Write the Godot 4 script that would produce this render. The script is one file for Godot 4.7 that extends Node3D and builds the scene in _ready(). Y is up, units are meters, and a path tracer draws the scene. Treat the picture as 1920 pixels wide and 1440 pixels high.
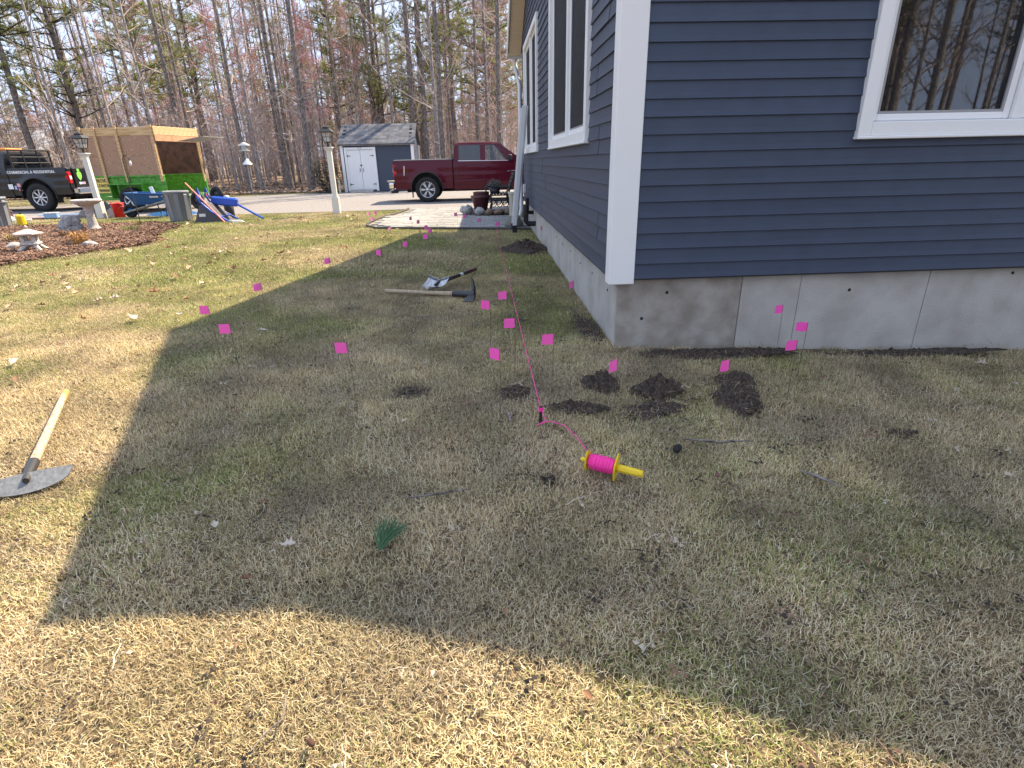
extends Node3D
# A back-yard lawn beside a slate-blue house in early spring: house shade, pink marking flags, driveway, woods.

const HX = 0.923
const HZ = -3.836
const SUN_A = -0.57      # shadow displacement per metre of height, x
const SUN_B = 0.64       # and z

var names = {}
var rng = RandomNumberGenerator.new()
var M = {}
var nz = FastNoiseLite.new()
var soil_spots = []

# ------------------------------------------------------------------ small helpers
func numbered(called):
	if not names.has(called):
		names[called] = 0
		return called
	names[called] += 1
	return "%s_%03d" % [called, names[called]]

func tag(o, label, category, group = "", kind = ""):
	if label != "": o.set_meta("label", label)
	if category != "": o.set_meta("category", category)
	if group != "": o.set_meta("group", group)
	if kind != "": o.set_meta("kind", kind)
	return o

func thing(called, label, category, at = Vector3.ZERO, turn = 0.0, group = ""):
	var o = Node3D.new()
	o.name = numbered(called)
	add_child(o)
	o.position = at
	o.rotation.y = turn
	return tag(o, label, category, group)

func node(called, parent, at = Vector3.ZERO):
	var o = Node3D.new()
	o.name = called
	parent.add_child(o, true)
	o.position = at
	return o

func piece(called, mesh, material, parent, xf = Transform3D.IDENTITY):
	var o = MeshInstance3D.new()
	o.name = called
	o.mesh = mesh
	if material: o.material_override = material
	parent.add_child(o, true)
	o.transform = xf
	return o

func part(called, st, material, parent, xf = Transform3D.IDENTITY):
	st.generate_normals()
	return piece(called, st.commit(), material, parent, xf)

func solo(called, st, material, label, category, at = Vector3.ZERO, turn = 0.0, group = ""):
	st.generate_normals()
	var o = MeshInstance3D.new()
	o.name = numbered(called)
	o.mesh = st.commit()
	o.material_override = material
	add_child(o)
	o.position = at
	o.rotation.y = turn
	return tag(o, label, category, group)

func setting(called, mesh, material):
	var o = MeshInstance3D.new()
	o.name = numbered(called)
	o.mesh = mesh
	o.material_override = material
	add_child(o)
	o.set_meta("kind", "structure")
	return o

func mb():
	var st = SurfaceTool.new()
	st.begin(Mesh.PRIMITIVE_TRIANGLES)
	return st

func lin(r, g, b, a = 1.0):
	var c = Color(r, g, b).linear_to_srgb()
	c.a = a
	return c

func mat(r, g, b, rough = 0.8, metal = 0.0):
	var m = StandardMaterial3D.new()
	m.albedo_color = lin(r, g, b)
	m.roughness = rough
	m.metallic = metal
	return m

func tex_mat(tex, scale, rough = 0.9, tint = Color.WHITE):
	var m = StandardMaterial3D.new()
	m.albedo_texture = tex
	m.albedo_color = tint
	m.uv1_triplanar = true
	m.uv1_world_triplanar = true
	m.uv1_scale = Vector3.ONE * scale
	m.roughness = rough
	return m

# a noise picture through a colour ramp: stops = [[t, Color linear], ...]
func noise_img(seed_, freq, octaves, stops, size = 512, stretch = 1.0):
	var n = FastNoiseLite.new()
	n.seed = seed_
	n.noise_type = FastNoiseLite.TYPE_SIMPLEX_SMOOTH
	n.frequency = freq
	n.fractal_octaves = octaves
	var im = n.get_seamless_image(size, size)
	im.convert(Image.FORMAT_RGB8)
	var ramp = []
	for i in 256:
		var t = i / 255.0
		var c = stops[0][1]
		for k in stops.size() - 1:
			var a = stops[k]
			var b = stops[k + 1]
			if t >= a[0]:
				c = a[1].lerp(b[1], clampf((t - a[0]) / maxf(b[0] - a[0], 0.0001), 0, 1))
		c = c.linear_to_srgb()
		ramp.append([int(c.r * 255), int(c.g * 255), int(c.b * 255)])
	var d = im.get_data()
	for i in range(0, d.size(), 3):
		var c = ramp[d[i]]
		d[i] = c[0]
		d[i + 1] = c[1]
		d[i + 2] = c[2]
	return Image.create_from_data(size, size, false, Image.FORMAT_RGB8, d)

func noise_tex(seed_, freq, octaves, stops, size = 512):
	return ImageTexture.create_from_image(noise_img(seed_, freq, octaves, stops, size))

func normal_tex(seed_, freq, octaves, strength, size = 512):
	var n = FastNoiseLite.new()
	n.seed = seed_
	n.frequency = freq
	n.fractal_octaves = octaves
	var im = n.get_seamless_image(size, size)
	im.convert(Image.FORMAT_RGB8)
	im.bump_map_to_normal_map(strength)
	return ImageTexture.create_from_image(im)

func bumpy(m, seed_, freq, octaves, strength):
	m.normal_enabled = true
	m.normal_texture = normal_tex(seed_, freq, octaves, strength)
	return m

# ------------------------------------------------------------------ shapes
func tri(st, a, b, c):
	st.add_vertex(a); st.add_vertex(b); st.add_vertex(c)

func quad(st, a, b, c, d):
	tri(st, a, b, c)
	tri(st, a, c, d)

func flat(st):
	st.set_smooth_group(-1)

func smooth(st, g = 1):
	st.set_smooth_group(g)

func hexa(st, p):       # p: bottom 4 (ccw from above), top 4
	flat(st)
	quad(st, p[0], p[1], p[2], p[3])
	quad(st, p[4], p[7], p[6], p[5])
	for i in 4:
		var j = (i + 1) % 4
		quad(st, p[i], p[i + 4], p[j + 4], p[j])

func box(st, c, s, b = Basis.IDENTITY):
	var h = s * 0.5
	var p = []
	for y in [-h.y, h.y]:
		for q in [[-h.x, -h.z], [h.x, -h.z], [h.x, h.z], [-h.x, h.z]]:
			p.append(c + b * Vector3(q[0], y, q[1]))
	hexa(st, p)

# a box with chamfered edges
func cbox(st, c, s, ch = 0.01, b = Basis.IDENTITY):
	flat(st)
	var h = s * 0.5
	var k = minf(ch, minf(h.x, minf(h.y, h.z)) * 0.9)
	var v = {}
	for sx in [-1, 1]:
		for sy in [-1, 1]:
			for sz in [-1, 1]:
				v[[sx, sy, sz, 0]] = c + b * Vector3(sx * h.x, sy * (h.y - k), sz * (h.z - k))
				v[[sx, sy, sz, 1]] = c + b * Vector3(sx * (h.x - k), sy * h.y, sz * (h.z - k))
				v[[sx, sy, sz, 2]] = c + b * Vector3(sx * (h.x - k), sy * (h.y - k), sz * h.z)
				tri(st, v[[sx, sy, sz, 0]], v[[sx, sy, sz, 1]], v[[sx, sy, sz, 2]])
	for s1 in [-1, 1]:
		quad(st, v[[s1, -1, -1, 0]], v[[s1, 1, -1, 0]], v[[s1, 1, 1, 0]], v[[s1, -1, 1, 0]])
		quad(st, v[[-1, s1, -1, 1]], v[[1, s1, -1, 1]], v[[1, s1, 1, 1]], v[[-1, s1, 1, 1]])
		quad(st, v[[-1, -1, s1, 2]], v[[1, -1, s1, 2]], v[[1, 1, s1, 2]], v[[-1, 1, s1, 2]])
		for s2 in [-1, 1]:
			quad(st, v[[s1, s2, -1, 0]], v[[s1, s2, 1, 0]], v[[s1, s2, 1, 1]], v[[s1, s2, -1, 1]])
			quad(st, v[[s1, -1, s2, 0]], v[[s1, 1, s2, 0]], v[[s1, 1, s2, 2]], v[[s1, -1, s2, 2]])
			quad(st, v[[-1, s1, s2, 1]], v[[1, s1, s2, 1]], v[[1, s1, s2, 2]], v[[-1, s1, s2, 2]])

func frame_of(d):
	var w = d.normalized()
	var u = w.cross(Vector3.UP if absf(w.y) < 0.9 else Vector3.RIGHT).normalized()
	return [u, w.cross(u).normalized()]

func tube(st, pts, radii, n = 6, caps = true):
	smooth(st)
	var rings = []
	var f = frame_of(pts[1] - pts[0])
	var u = f[0]
	for i in pts.size():
		var d = pts[mini(i + 1, pts.size() - 1)] - pts[maxi(i - 1, 0)]
		if d.length() < 1e-6: d = Vector3.UP
		d = d.normalized()
		u = (u - d * u.dot(d)).normalized()
		var v = d.cross(u)
		var r = radii[i] if radii is Array else radii
		var ring = []
		for k in n:
			var a = TAU * k / n
			ring.append(pts[i] + (u * cos(a) + v * sin(a)) * r)
		rings.append(ring)
	for i in pts.size() - 1:
		for k in n:
			var k2 = (k + 1) % n
			quad(st, rings[i][k], rings[i][k2], rings[i + 1][k2], rings[i + 1][k])
	if caps:
		flat(st)
		for k in range(1, n - 1):
			tri(st, rings[0][0], rings[0][k + 1], rings[0][k])
			tri(st, rings[-1][0], rings[-1][k], rings[-1][k + 1])

func rod(st, a, b, r, r2 = -1.0, n = 8):
	tube(st, [a, b], [r, r if r2 < 0 else r2], n)

func lathe(st, prof, n = 20, xf = Transform3D.IDENTITY, hard = false):
	if hard: flat(st)
	else: smooth(st, 2)
	for i in prof.size() - 1:
		for k in n:
			var a = TAU * k / n
			var b = TAU * (k + 1) / n
			var p = prof[i]
			var q = prof[i + 1]
			var A = xf * Vector3(p.x * cos(a), p.y, p.x * sin(a))
			var B = xf * Vector3(p.x * cos(b), p.y, p.x * sin(b))
			var C = xf * Vector3(q.x * cos(b), q.y, q.x * sin(b))
			var D = xf * Vector3(q.x * cos(a), q.y, q.x * sin(a))
			if p.x > 1e-5: tri(st, A, C, B)
			if q.x > 1e-5: tri(st, A, D, C)

# polygon in xy, extruded along z from z0 to z1
func prism(st, poly, z0, z1, xf = Transform3D.IDENTITY):
	flat(st)
	var idx = Geometry2D.triangulate_polygon(PackedVector2Array(poly))
	for i in range(0, idx.size(), 3):
		var a = poly[idx[i]]
		var b = poly[idx[i + 1]]
		var c = poly[idx[i + 2]]
		tri(st, xf * Vector3(a.x, a.y, z0), xf * Vector3(b.x, b.y, z0), xf * Vector3(c.x, c.y, z0))
		tri(st, xf * Vector3(a.x, a.y, z1), xf * Vector3(c.x, c.y, z1), xf * Vector3(b.x, b.y, z1))
	for i in poly.size():
		var a = poly[i]
		var b = poly[(i + 1) % poly.size()]
		quad(st, xf * Vector3(a.x, a.y, z0), xf * Vector3(a.x, a.y, z1), xf * Vector3(b.x, b.y, z1), xf * Vector3(b.x, b.y, z0))

# a slab from a quad of top points and a thickness straight down its normal
func slab(st, a, b, c, d, th):
	var n = (b - a).cross(d - a).normalized()
	if n.y < 0: n = -n
	var k = n * th
	hexa(st, [a - k, b - k, c - k, d - k, a, b, c, d])

func sheet(poly, y):
	var st = mb()
	flat(st)
	var idx = Geometry2D.triangulate_polygon(PackedVector2Array(poly))
	for i in range(0, idx.size(), 3):
		for k in 3:
			var p = poly[idx[i + k]]
			st.add_vertex(Vector3(p.x, y, p.y))
	st.generate_normals()
	return st.commit()

func inside(p, poly):
	return Geometry2D.is_point_in_polygon(p, PackedVector2Array(poly))

# a lumpy stone, about size s
func stone(st, c, s, seed_, rough = 0.25, turn = 0.0):
	smooth(st, 3)
	var n = FastNoiseLite.new()
	n.seed = seed_
	n.frequency = 0.9
	var b = Basis(Vector3.UP, turn)
	var nu = 12
	var nv = 8
	var P = []
	for j in nv + 1:
		var row = []
		for i in nu:
			var th = PI * j / nv
			var ph = TAU * i / nu
			var d = Vector3(sin(th) * cos(ph), cos(th), sin(th) * sin(ph))
			var r = 1.0 + rough * 2.0 * n.get_noise_3dv(d * 1.3) + rough * n.get_noise_3dv(d * 3.1)
			r = minf(r, 1.02 + 0.1 * rough)
			row.append(c + b * (d * r * s * 0.5))
		P.append(row)
	for j in nv:
		for i in nu:
			var i2 = (i + 1) % nu
			quad(st, P[j][i], P[j][i2], P[j + 1][i2], P[j + 1][i])

# ------------------------------------------------------------------ the lie of the land
func gh(x, z):
	var y = 0.0
	if x > 0.0 and z > -9.0: y = -0.045 * minf(x, 8.0) * smoothstep(0.0, 0.6, x) * smoothstep(-9.0, -4.5, z)
	if z < -31.0: y += 0.012 * (-31.0 - z)
	return y

func onto(x, z, up = 0.0):
	return Vector3(x, gh(x, z) + up, z)

# ------------------------------------------------------------------ the scene
func _ready():
	rng.seed = 20240417
	nz.seed = 7
	nz.frequency = 1.0
	nz.fractal_octaves = 3
	camera_and_light()
	materials()
	yard_materials()
	tool_materials()
	ground()
	house()
	woods()
	print("woods ", Time.get_ticks_msec())
	far_things()
	shed()
	red_truck()
	black_truck()
	trailer()
	drive_things()
	flower_bed()
	patio_things()
	lawn_tools()
	string_line()
	flags()
	soil()
	litter()
	print("things ", Time.get_ticks_msec())
	grass()
	print("grass ", Time.get_ticks_msec())

func camera_and_light():
	var cam = Camera3D.new()
	cam.name = "camera"
	add_child(cam)
	cam.position = Vector3(0, 1.25, 0)
	cam.rotation_order = EULER_ORDER_YXZ
	cam.rotation_degrees = Vector3(-22.006, -2.427, -1.356)
	cam.fov = 69.6
	cam.near = 0.05
	cam.far = 1500.0
	cam.current = true
	var sky_m = ProceduralSkyMaterial.new()
	sky_m.sky_top_color = Color(0.67, 0.722, 0.815)
	sky_m.sky_horizon_color = Color(0.69, 0.76, 0.88)
	sky_m.sky_curve = 0.16
	sky_m.sky_energy_multiplier = 0.94
	sky_m.ground_bottom_color = Color(0.42, 0.38, 0.32)
	sky_m.ground_horizon_color = Color(0.55, 0.52, 0.46)
	sky_m.ground_energy_multiplier = 0.6
	sky_m.sun_angle_max = 0.0
	var sky = Sky.new()
	sky.sky_material = sky_m
	var env = Environment.new()
	env.background_mode = Environment.BG_SKY
	env.sky = sky
	env.tonemap_mode = Environment.TONE_MAPPER_LINEAR
	env.tonemap_exposure = 2.75
	env.sdfgi_enabled = true
	env.ssao_enabled = true
	env.ssil_enabled = true
	var we = WorldEnvironment.new()
	we.name = "environment"
	we.environment = env
	add_child(we)
	var sun = DirectionalLight3D.new()
	sun.name = "sun"
	sun.light_energy = 1.6
	sun.light_color = Color(1.0, 0.92, 0.78)
	sun.light_angular_distance = 0.55
	sun.shadow_enabled = true
	add_child(sun)
	sun.look_at_from_position(Vector3.ZERO, Vector3(SUN_A, -1.0, SUN_B), Vector3.UP)

func materials():
	M.white = mat(0.80, 0.795, 0.79, 0.45)
	M.offwhite = mat(0.62, 0.60, 0.56, 0.5)
	M.black = mat(0.012, 0.012, 0.014, 0.45)
	M.rubber = mat(0.014, 0.014, 0.015, 0.85)
	M.chrome = mat(0.75, 0.75, 0.77, 0.12, 1.0)
	M.alloy = mat(0.62, 0.63, 0.66, 0.3, 0.85)
	M.alu = mat(0.66, 0.67, 0.69, 0.42, 0.6)
	M.steel = mat(0.42, 0.43, 0.45, 0.38, 0.8)
	M.dark_steel = mat(0.06, 0.06, 0.065, 0.5, 0.6)
	M.soil = tex_mat(noise_tex(31, 0.03, 5, [[0.2, Color(0.016, 0.011, 0.009)], [0.5, Color(0.048, 0.034, 0.026)], [0.8, Color(0.12, 0.085, 0.064)]]), 3.0, 1.0)
	bumpy(M.soil, 32, 0.05, 5, 9.0)
	M.ground = tex_mat(noise_tex(11, 0.02, 5, [[0.15, Color(0.05, 0.036, 0.022)], [0.5, Color(0.12, 0.088, 0.048)], [0.85, Color(0.20, 0.152, 0.085)]], 1024), 1.1, 1.0)
	bumpy(M.ground, 12, 0.08, 4, 8.0)
	M.mulch = tex_mat(noise_tex(21, 0.05, 4, [[0.2, Color(0.05, 0.030, 0.024)], [0.5, Color(0.145, 0.090, 0.072)], [0.85, Color(0.26, 0.18, 0.15)]]), 2.0, 1.0)
	bumpy(M.mulch, 22, 0.1, 3, 9.0)
	M.litter = tex_mat(noise_tex(41, 0.04, 5, [[0.2, Color(0.09, 0.058, 0.04)], [0.5, Color(0.26, 0.18, 0.13)], [0.85, Color(0.42, 0.32, 0.25)]]), 0.6, 1.0)
	bumpy(M.litter, 42, 0.1, 3, 8.0)
	M.asphalt = tex_mat(noise_tex(51, 0.03, 5, [[0.2, Color(0.17, 0.158, 0.162)], [0.55, Color(0.22, 0.207, 0.212)], [0.85, Color(0.29, 0.275, 0.28)]]), 0.7, 0.95)
	bumpy(M.asphalt, 52, 0.3, 2, 3.0)
	M.concrete = tex_mat(noise_tex(61, 0.006, 7, [[0.15, Color(0.37, 0.34, 0.305)], [0.5, Color(0.42, 0.392, 0.358)], [0.85, Color(0.47, 0.445, 0.412)]], 1024), 0.45, 0.95)
	bumpy(M.concrete, 62, 0.35, 3, 1.0)
	M.concrete_brown = tex_mat(noise_tex(63, 0.010, 7, [[0.15, Color(0.25, 0.215, 0.18)], [0.5, Color(0.32, 0.285, 0.245)], [0.85, Color(0.39, 0.355, 0.315)]], 1024), 0.45, 0.95)
	bumpy(M.concrete_brown, 62, 0.35, 3, 1.0)
	M.siding = tex_mat(noise_tex(71, 0.01, 3, [[0.2, Color(0.036, 0.052, 0.092)], [0.8, Color(0.042, 0.060, 0.104)]]), 0.8, 0.5)
	M.sidings = [M.siding]
	for v in 3:
		var sv = M.siding.duplicate()
		sv.albedo_color = [Color(0.96, 0.965, 0.97), Color(0.985, 0.98, 0.97), Color(0.93, 0.94, 0.955)][v]
		sv.roughness = [0.46, 0.55, 0.5][v]
		M.sidings.append(sv)
	M.bark = tex_mat(noise_tex(81, 0.02, 5, [[0.2, Color(0.06, 0.05, 0.045)], [0.5, Color(0.18, 0.15, 0.135)], [0.85, Color(0.36, 0.32, 0.295)]]), 0.9, 1.0)
	M.bark.uv1_scale = Vector3(1.6, 0.4, 1.6)
	bumpy(M.bark, 82, 0.04, 4, 10.0)
	M.bark_grey = tex_mat(noise_tex(83, 0.02, 5, [[0.2, Color(0.12, 0.105, 0.10)], [0.5, Color(0.28, 0.25, 0.24)], [0.85, Color(0.46, 0.42, 0.40)]]), 0.9, 1.0)
	M.bark_grey.uv1_scale = Vector3(1.6, 0.4, 1.6)
	bumpy(M.bark_grey, 84, 0.04, 4, 8.0)
	M.twig = mat(0.16, 0.125, 0.115, 0.95)
	M.vcol = mat(1, 1, 1, 0.95)
	M.vcol.vertex_color_use_as_albedo = true
	M.leafcol = mat(1, 1, 1, 0.8)
	M.leafcol.vertex_color_use_as_albedo = true
	M.leafcol.backlight_enabled = true
	M.leafcol.backlight = Color(0.8, 0.8, 0.8)
	M.glass = mat(0.012, 0.014, 0.018, 0.015)
	M.glass.metallic_specular = 1.0
	M.glass.transparency = BaseMaterial3D.TRANSPARENCY_ALPHA
	M.glass.albedo_color.a = 0.4
	M.car_glass = mat(0.008, 0.011, 0.018, 0.02)
	M.car_glass.metallic_specular = 0.9
	M.pink = mat(1.0, 0.06, 0.48, 0.55)
	M.pink.backlight_enabled = true
	M.pink.backlight = Color(0.5, 0.5, 0.5)
	M.wire = mat(0.13, 0.12, 0.115, 0.5, 0.6)
	M.pine_wood = tex_mat(noise_tex(91, 0.006, 3, [[0.2, Color(0.44, 0.27, 0.125)], [0.5, Color(0.56, 0.37, 0.185)], [0.8, Color(0.64, 0.46, 0.26)]]), 1.0, 0.75)
	M.pine_wood.uv1_scale = Vector3(0.4, 5.0, 5.0)
	M.ply = ply_material()
	more_materials()

# rotary-cut plywood: contour bands of a slow noise, the grain of the veneer
func ply_material():
	var n = FastNoiseLite.new()
	n.seed = 404
	n.frequency = 0.006
	n.fractal_octaves = 2
	var S = 512
	var im = Image.create(S, S, false, Image.FORMAT_RGB8)
	var a = Color(0.30, 0.175, 0.11)
	var b = Color(0.45, 0.285, 0.19)
	for y in S:
		for x in S:
			var h = n.get_noise_2d(x * 0.55, y * 1.0) * 7.0
			var t = h - floor(h)
			t = clampf(absf(t - 0.5) * 2.6 - 0.25, 0, 1)
			im.set_pixel(x, y, a.lerp(b, t).linear_to_srgb())
	var m = tex_mat(ImageTexture.create_from_image(im), 0.62, 0.8)
	return m

# ------------------------------------------------------------------ ground, drive, woods floor
func drive_poly():
	return [Vector2(-60, -17.9), Vector2(-20, -17.5), Vector2(-13.9, -17.2), Vector2(-10.7, -16.95), Vector2(-6.4, -16.7), Vector2(-3.2, -16.75), Vector2(-2.1, -16.9), Vector2(0.9, -16.9), Vector2(12, -16.9),
		Vector2(12, -28.4), Vector2(-3, -28.2), Vector2(-7.5, -28.6), Vector2(-9.2, -28.0), Vector2(-12.5, -26.0), Vector2(-18, -23.2), Vector2(-30, -22.0), Vector2(-60, -22)]

func bed_poly():
	return [Vector2(-5.95, -10.4), Vector2(-6.4, -9.7), Vector2(-6.75, -9.0), Vector2(-7.0, -8.3), Vector2(-7.6, -7.6), Vector2(-9, -7.2), Vector2(-11, -7.6), Vector2(-12.6, -9.4), Vector2(-13.2, -11.6), Vector2(-12.6, -13.6), Vector2(-11.5, -14.25), Vector2(-10.3, -14.3), Vector2(-8.9, -14.45), Vector2(-7.9, -14.2), Vector2(-7.25, -13.6), Vector2(-7.0, -13.0), Vector2(-6.9, -12.4), Vector2(-6.6, -11.5)]

func patio_poly():
	return [Vector2(-2.2, -11.88), Vector2(-0.9, -11.5), Vector2(0.28, -11.12), Vector2(0.92, -10.95), Vector2(0.92, -16.88), Vector2(-2.13, -16.88), Vector2(-2.15, -16.2), Vector2(-2.25, -15.4), Vector2(-2.4, -14.6), Vector2(-2.52, -13.7), Vector2(-2.55, -12.9), Vector2(-2.45, -12.3)]

func ground():
	# one sheet to the horizon, finer near the house
	var st = mb()
	smooth(st)
	var xs = [-600.0, -200.0, -90.0]
	var x = -50.0
	while x < 14.0:
		xs.append(x)
		x += 0.5 if x > -4 and x < 6 else 2.0
	xs.append_array([14.0, 40.0, 100.0, 300.0, 600.0])
	var zs = [600.0, 200.0, 60.0, 20.0]
	var z = 8.0
	while z > -14:
		zs.append(z)
		z -= 0.5
	while z > -100:
		zs.append(z)
		z -= 4.0
	zs.append_array([-140.0, -300.0, -900.0])
	for i in xs.size() - 1:
		for j in zs.size() - 1:
			var p = []
			for q in [[i, j], [i + 1, j], [i + 1, j + 1], [i, j + 1]]:
				p.append(Vector3(xs[q[0]], gh(xs[q[0]], zs[q[1]]) - 0.004, zs[q[1]]))
			quad(st, p[0], p[3], p[2], p[1])
	st.generate_normals()
	setting("ground", st.commit(), M.ground)
	setting("driveway", sheet(drive_poly(), 0.012), M.asphalt)
	# the woods floor, laid over the rise
	st = mb()
	smooth(st)
	var nx = 40
	for i in nx:
		for j in 20:
			var p = []
			for q in [[0, 0], [1, 0], [1, 1], [0, 1]]:
				var fx = lerpf(-120, 40, (i + q[0]) / float(nx))
				var edge = -30.6 if fx > -9 else -30.6 + (-9 - fx) * 0.12
				edge += 0.5 * sin(fx * 0.7) + 0.3 * sin(fx * 1.9)
				var fz = lerpf(edge, -140, pow((j + q[1]) / 20.0, 1.6))
				p.append(Vector3(fx, gh(fx, fz) + 0.02, fz))
			quad(st, p[0], p[3], p[2], p[1])
	st.generate_normals()
	setting("woods_floor", st.commit(), M.litter)

func more_materials():
	M.navy = mat(0.045, 0.058, 0.088, 0.6)
	M.cream = mat(0.62, 0.56, 0.40, 0.7)
	M.grey_wood = tex_mat(noise_tex(111, 0.01, 4, [[0.2, Color(0.20, 0.185, 0.175)], [0.8, Color(0.40, 0.375, 0.355)]]), 1.0, 0.9)
	M.red_wood = tex_mat(noise_tex(112, 0.01, 4, [[0.2, Color(0.40, 0.19, 0.10)], [0.8, Color(0.58, 0.31, 0.18)]]), 1.0, 0.8)
	M.tabs = [mat(0.095, 0.10, 0.12, 0.95), mat(0.115, 0.12, 0.145, 0.95), mat(0.14, 0.145, 0.17, 0.95), mat(0.08, 0.085, 0.105, 0.95)]
	M.stone = tex_mat(noise_tex(113, 0.02, 5, [[0.2, Color(0.16, 0.155, 0.16)], [0.5, Color(0.33, 0.32, 0.32)], [0.85, Color(0.52, 0.50, 0.49)]]), 2.0, 0.95)
	M.cast = tex_mat(noise_tex(114, 0.02, 5, [[0.2, Color(0.25, 0.225, 0.205)], [0.5, Color(0.46, 0.43, 0.40)], [0.85, Color(0.60, 0.57, 0.54)]]), 2.0, 0.95)
	M.blue = mat(0.012, 0.085, 0.26, 0.4)
	M.bright_blue = mat(0.015, 0.085, 0.48, 0.35)
	M.light_blue = mat(0.25, 0.40, 0.62, 0.5)
	M.bin_grey = mat(0.20, 0.215, 0.24, 0.55)
	M.yellow = mat(0.80, 0.56, 0.015, 0.42)
	M.tarp = mat(0.05, 0.045, 0.055, 0.5)
	M.straw = mat(0.42, 0.30, 0.13, 0.95)

# ------------------------------------------------------------------ the house
var plank_cache = {}
func plank_mesh(L):
	var key = int(round(L * 200))
	if plank_cache.has(key): return plank_cache[key]
	var l = key / 200.0
	var st = mb()
	# along +x from 0 to l, outward +z: a lip at the foot, a concave slope, tucked under the course above
	var prof = [Vector2(0.002, 0.0), Vector2(0.0165, 0.0), Vector2(0.0180, 0.003), Vector2(0.0165, 0.007), Vector2(0.0115, 0.035), Vector2(0.0075, 0.075), Vector2(0.0050, 0.1085), Vector2(0.0, 0.1085)]
	flat(st)
	for i in prof.size():
		var a = prof[i]
		var b = prof[(i + 1) % prof.size()]
		quad(st, Vector3(0, a.y, a.x), Vector3(l, a.y, a.x), Vector3(l, b.y, b.x), Vector3(0, b.y, b.x))
	for e in [0.0, l]:
		for i in range(1, prof.size() - 1):
			tri(st, Vector3(e, prof[0].y, prof[0].x), Vector3(e, prof[i].y, prof[i].x), Vector3(e, prof[i + 1].y, prof[i + 1].x))
	st.generate_normals()
	var m = st.commit()
	plank_cache[key] = m
	return m

# courses on a wall: along a, outward o; holes are [from, to, y0, y1]
func courses(parent, origin, along, out, length_at, y0, y1, holes, seams):
	var step = 0.1016
	var k = 0
	var y = y0
	while y < y1:
		var span = length_at.call(y)
		if span[1] - span[0] < 0.1: break
		var cuts = [[span[0], span[1]]]
		for h in holes:
			if y > h[2] - 0.03 and y < h[3] - 0.02:
				var next = []
				for c in cuts:
					if h[0] > c[0] and h[0] < c[1] and h[1] < c[1]:
						next.append([c[0], h[0]])
						next.append([h[1], c[1]])
					elif h[0] <= c[0] and h[1] > c[0]: next.append([h[1], c[1]])
					elif h[0] < c[1] and h[1] >= c[1]: next.append([c[0], h[0]])
					else: next.append(c)
				cuts = next
		var joined = seams[(k / 2) % seams.size()]
		for c in cuts:
			var at = [c[0]]
			for s in joined:
				if s > c[0] + 0.25 and s < c[1] - 0.25: at.append(s)
			at.append(c[1])
			for i in at.size() - 1:
				var L = at[i + 1] - at[i] - 0.003
				var proud = 0.0026 * (i % 2) + rng.randf() * 0.0008
				var b = Basis(along, Vector3.UP, out).rotated(out, rng.randf_range(-1, 1) * 0.0004)
				piece("siding_plank", plank_mesh(L), M.sidings[rng.randi() % 4], parent, Transform3D(b, origin + along * at[i] + out * proud + Vector3.UP * y))
		y += step
		k += 1

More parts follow.
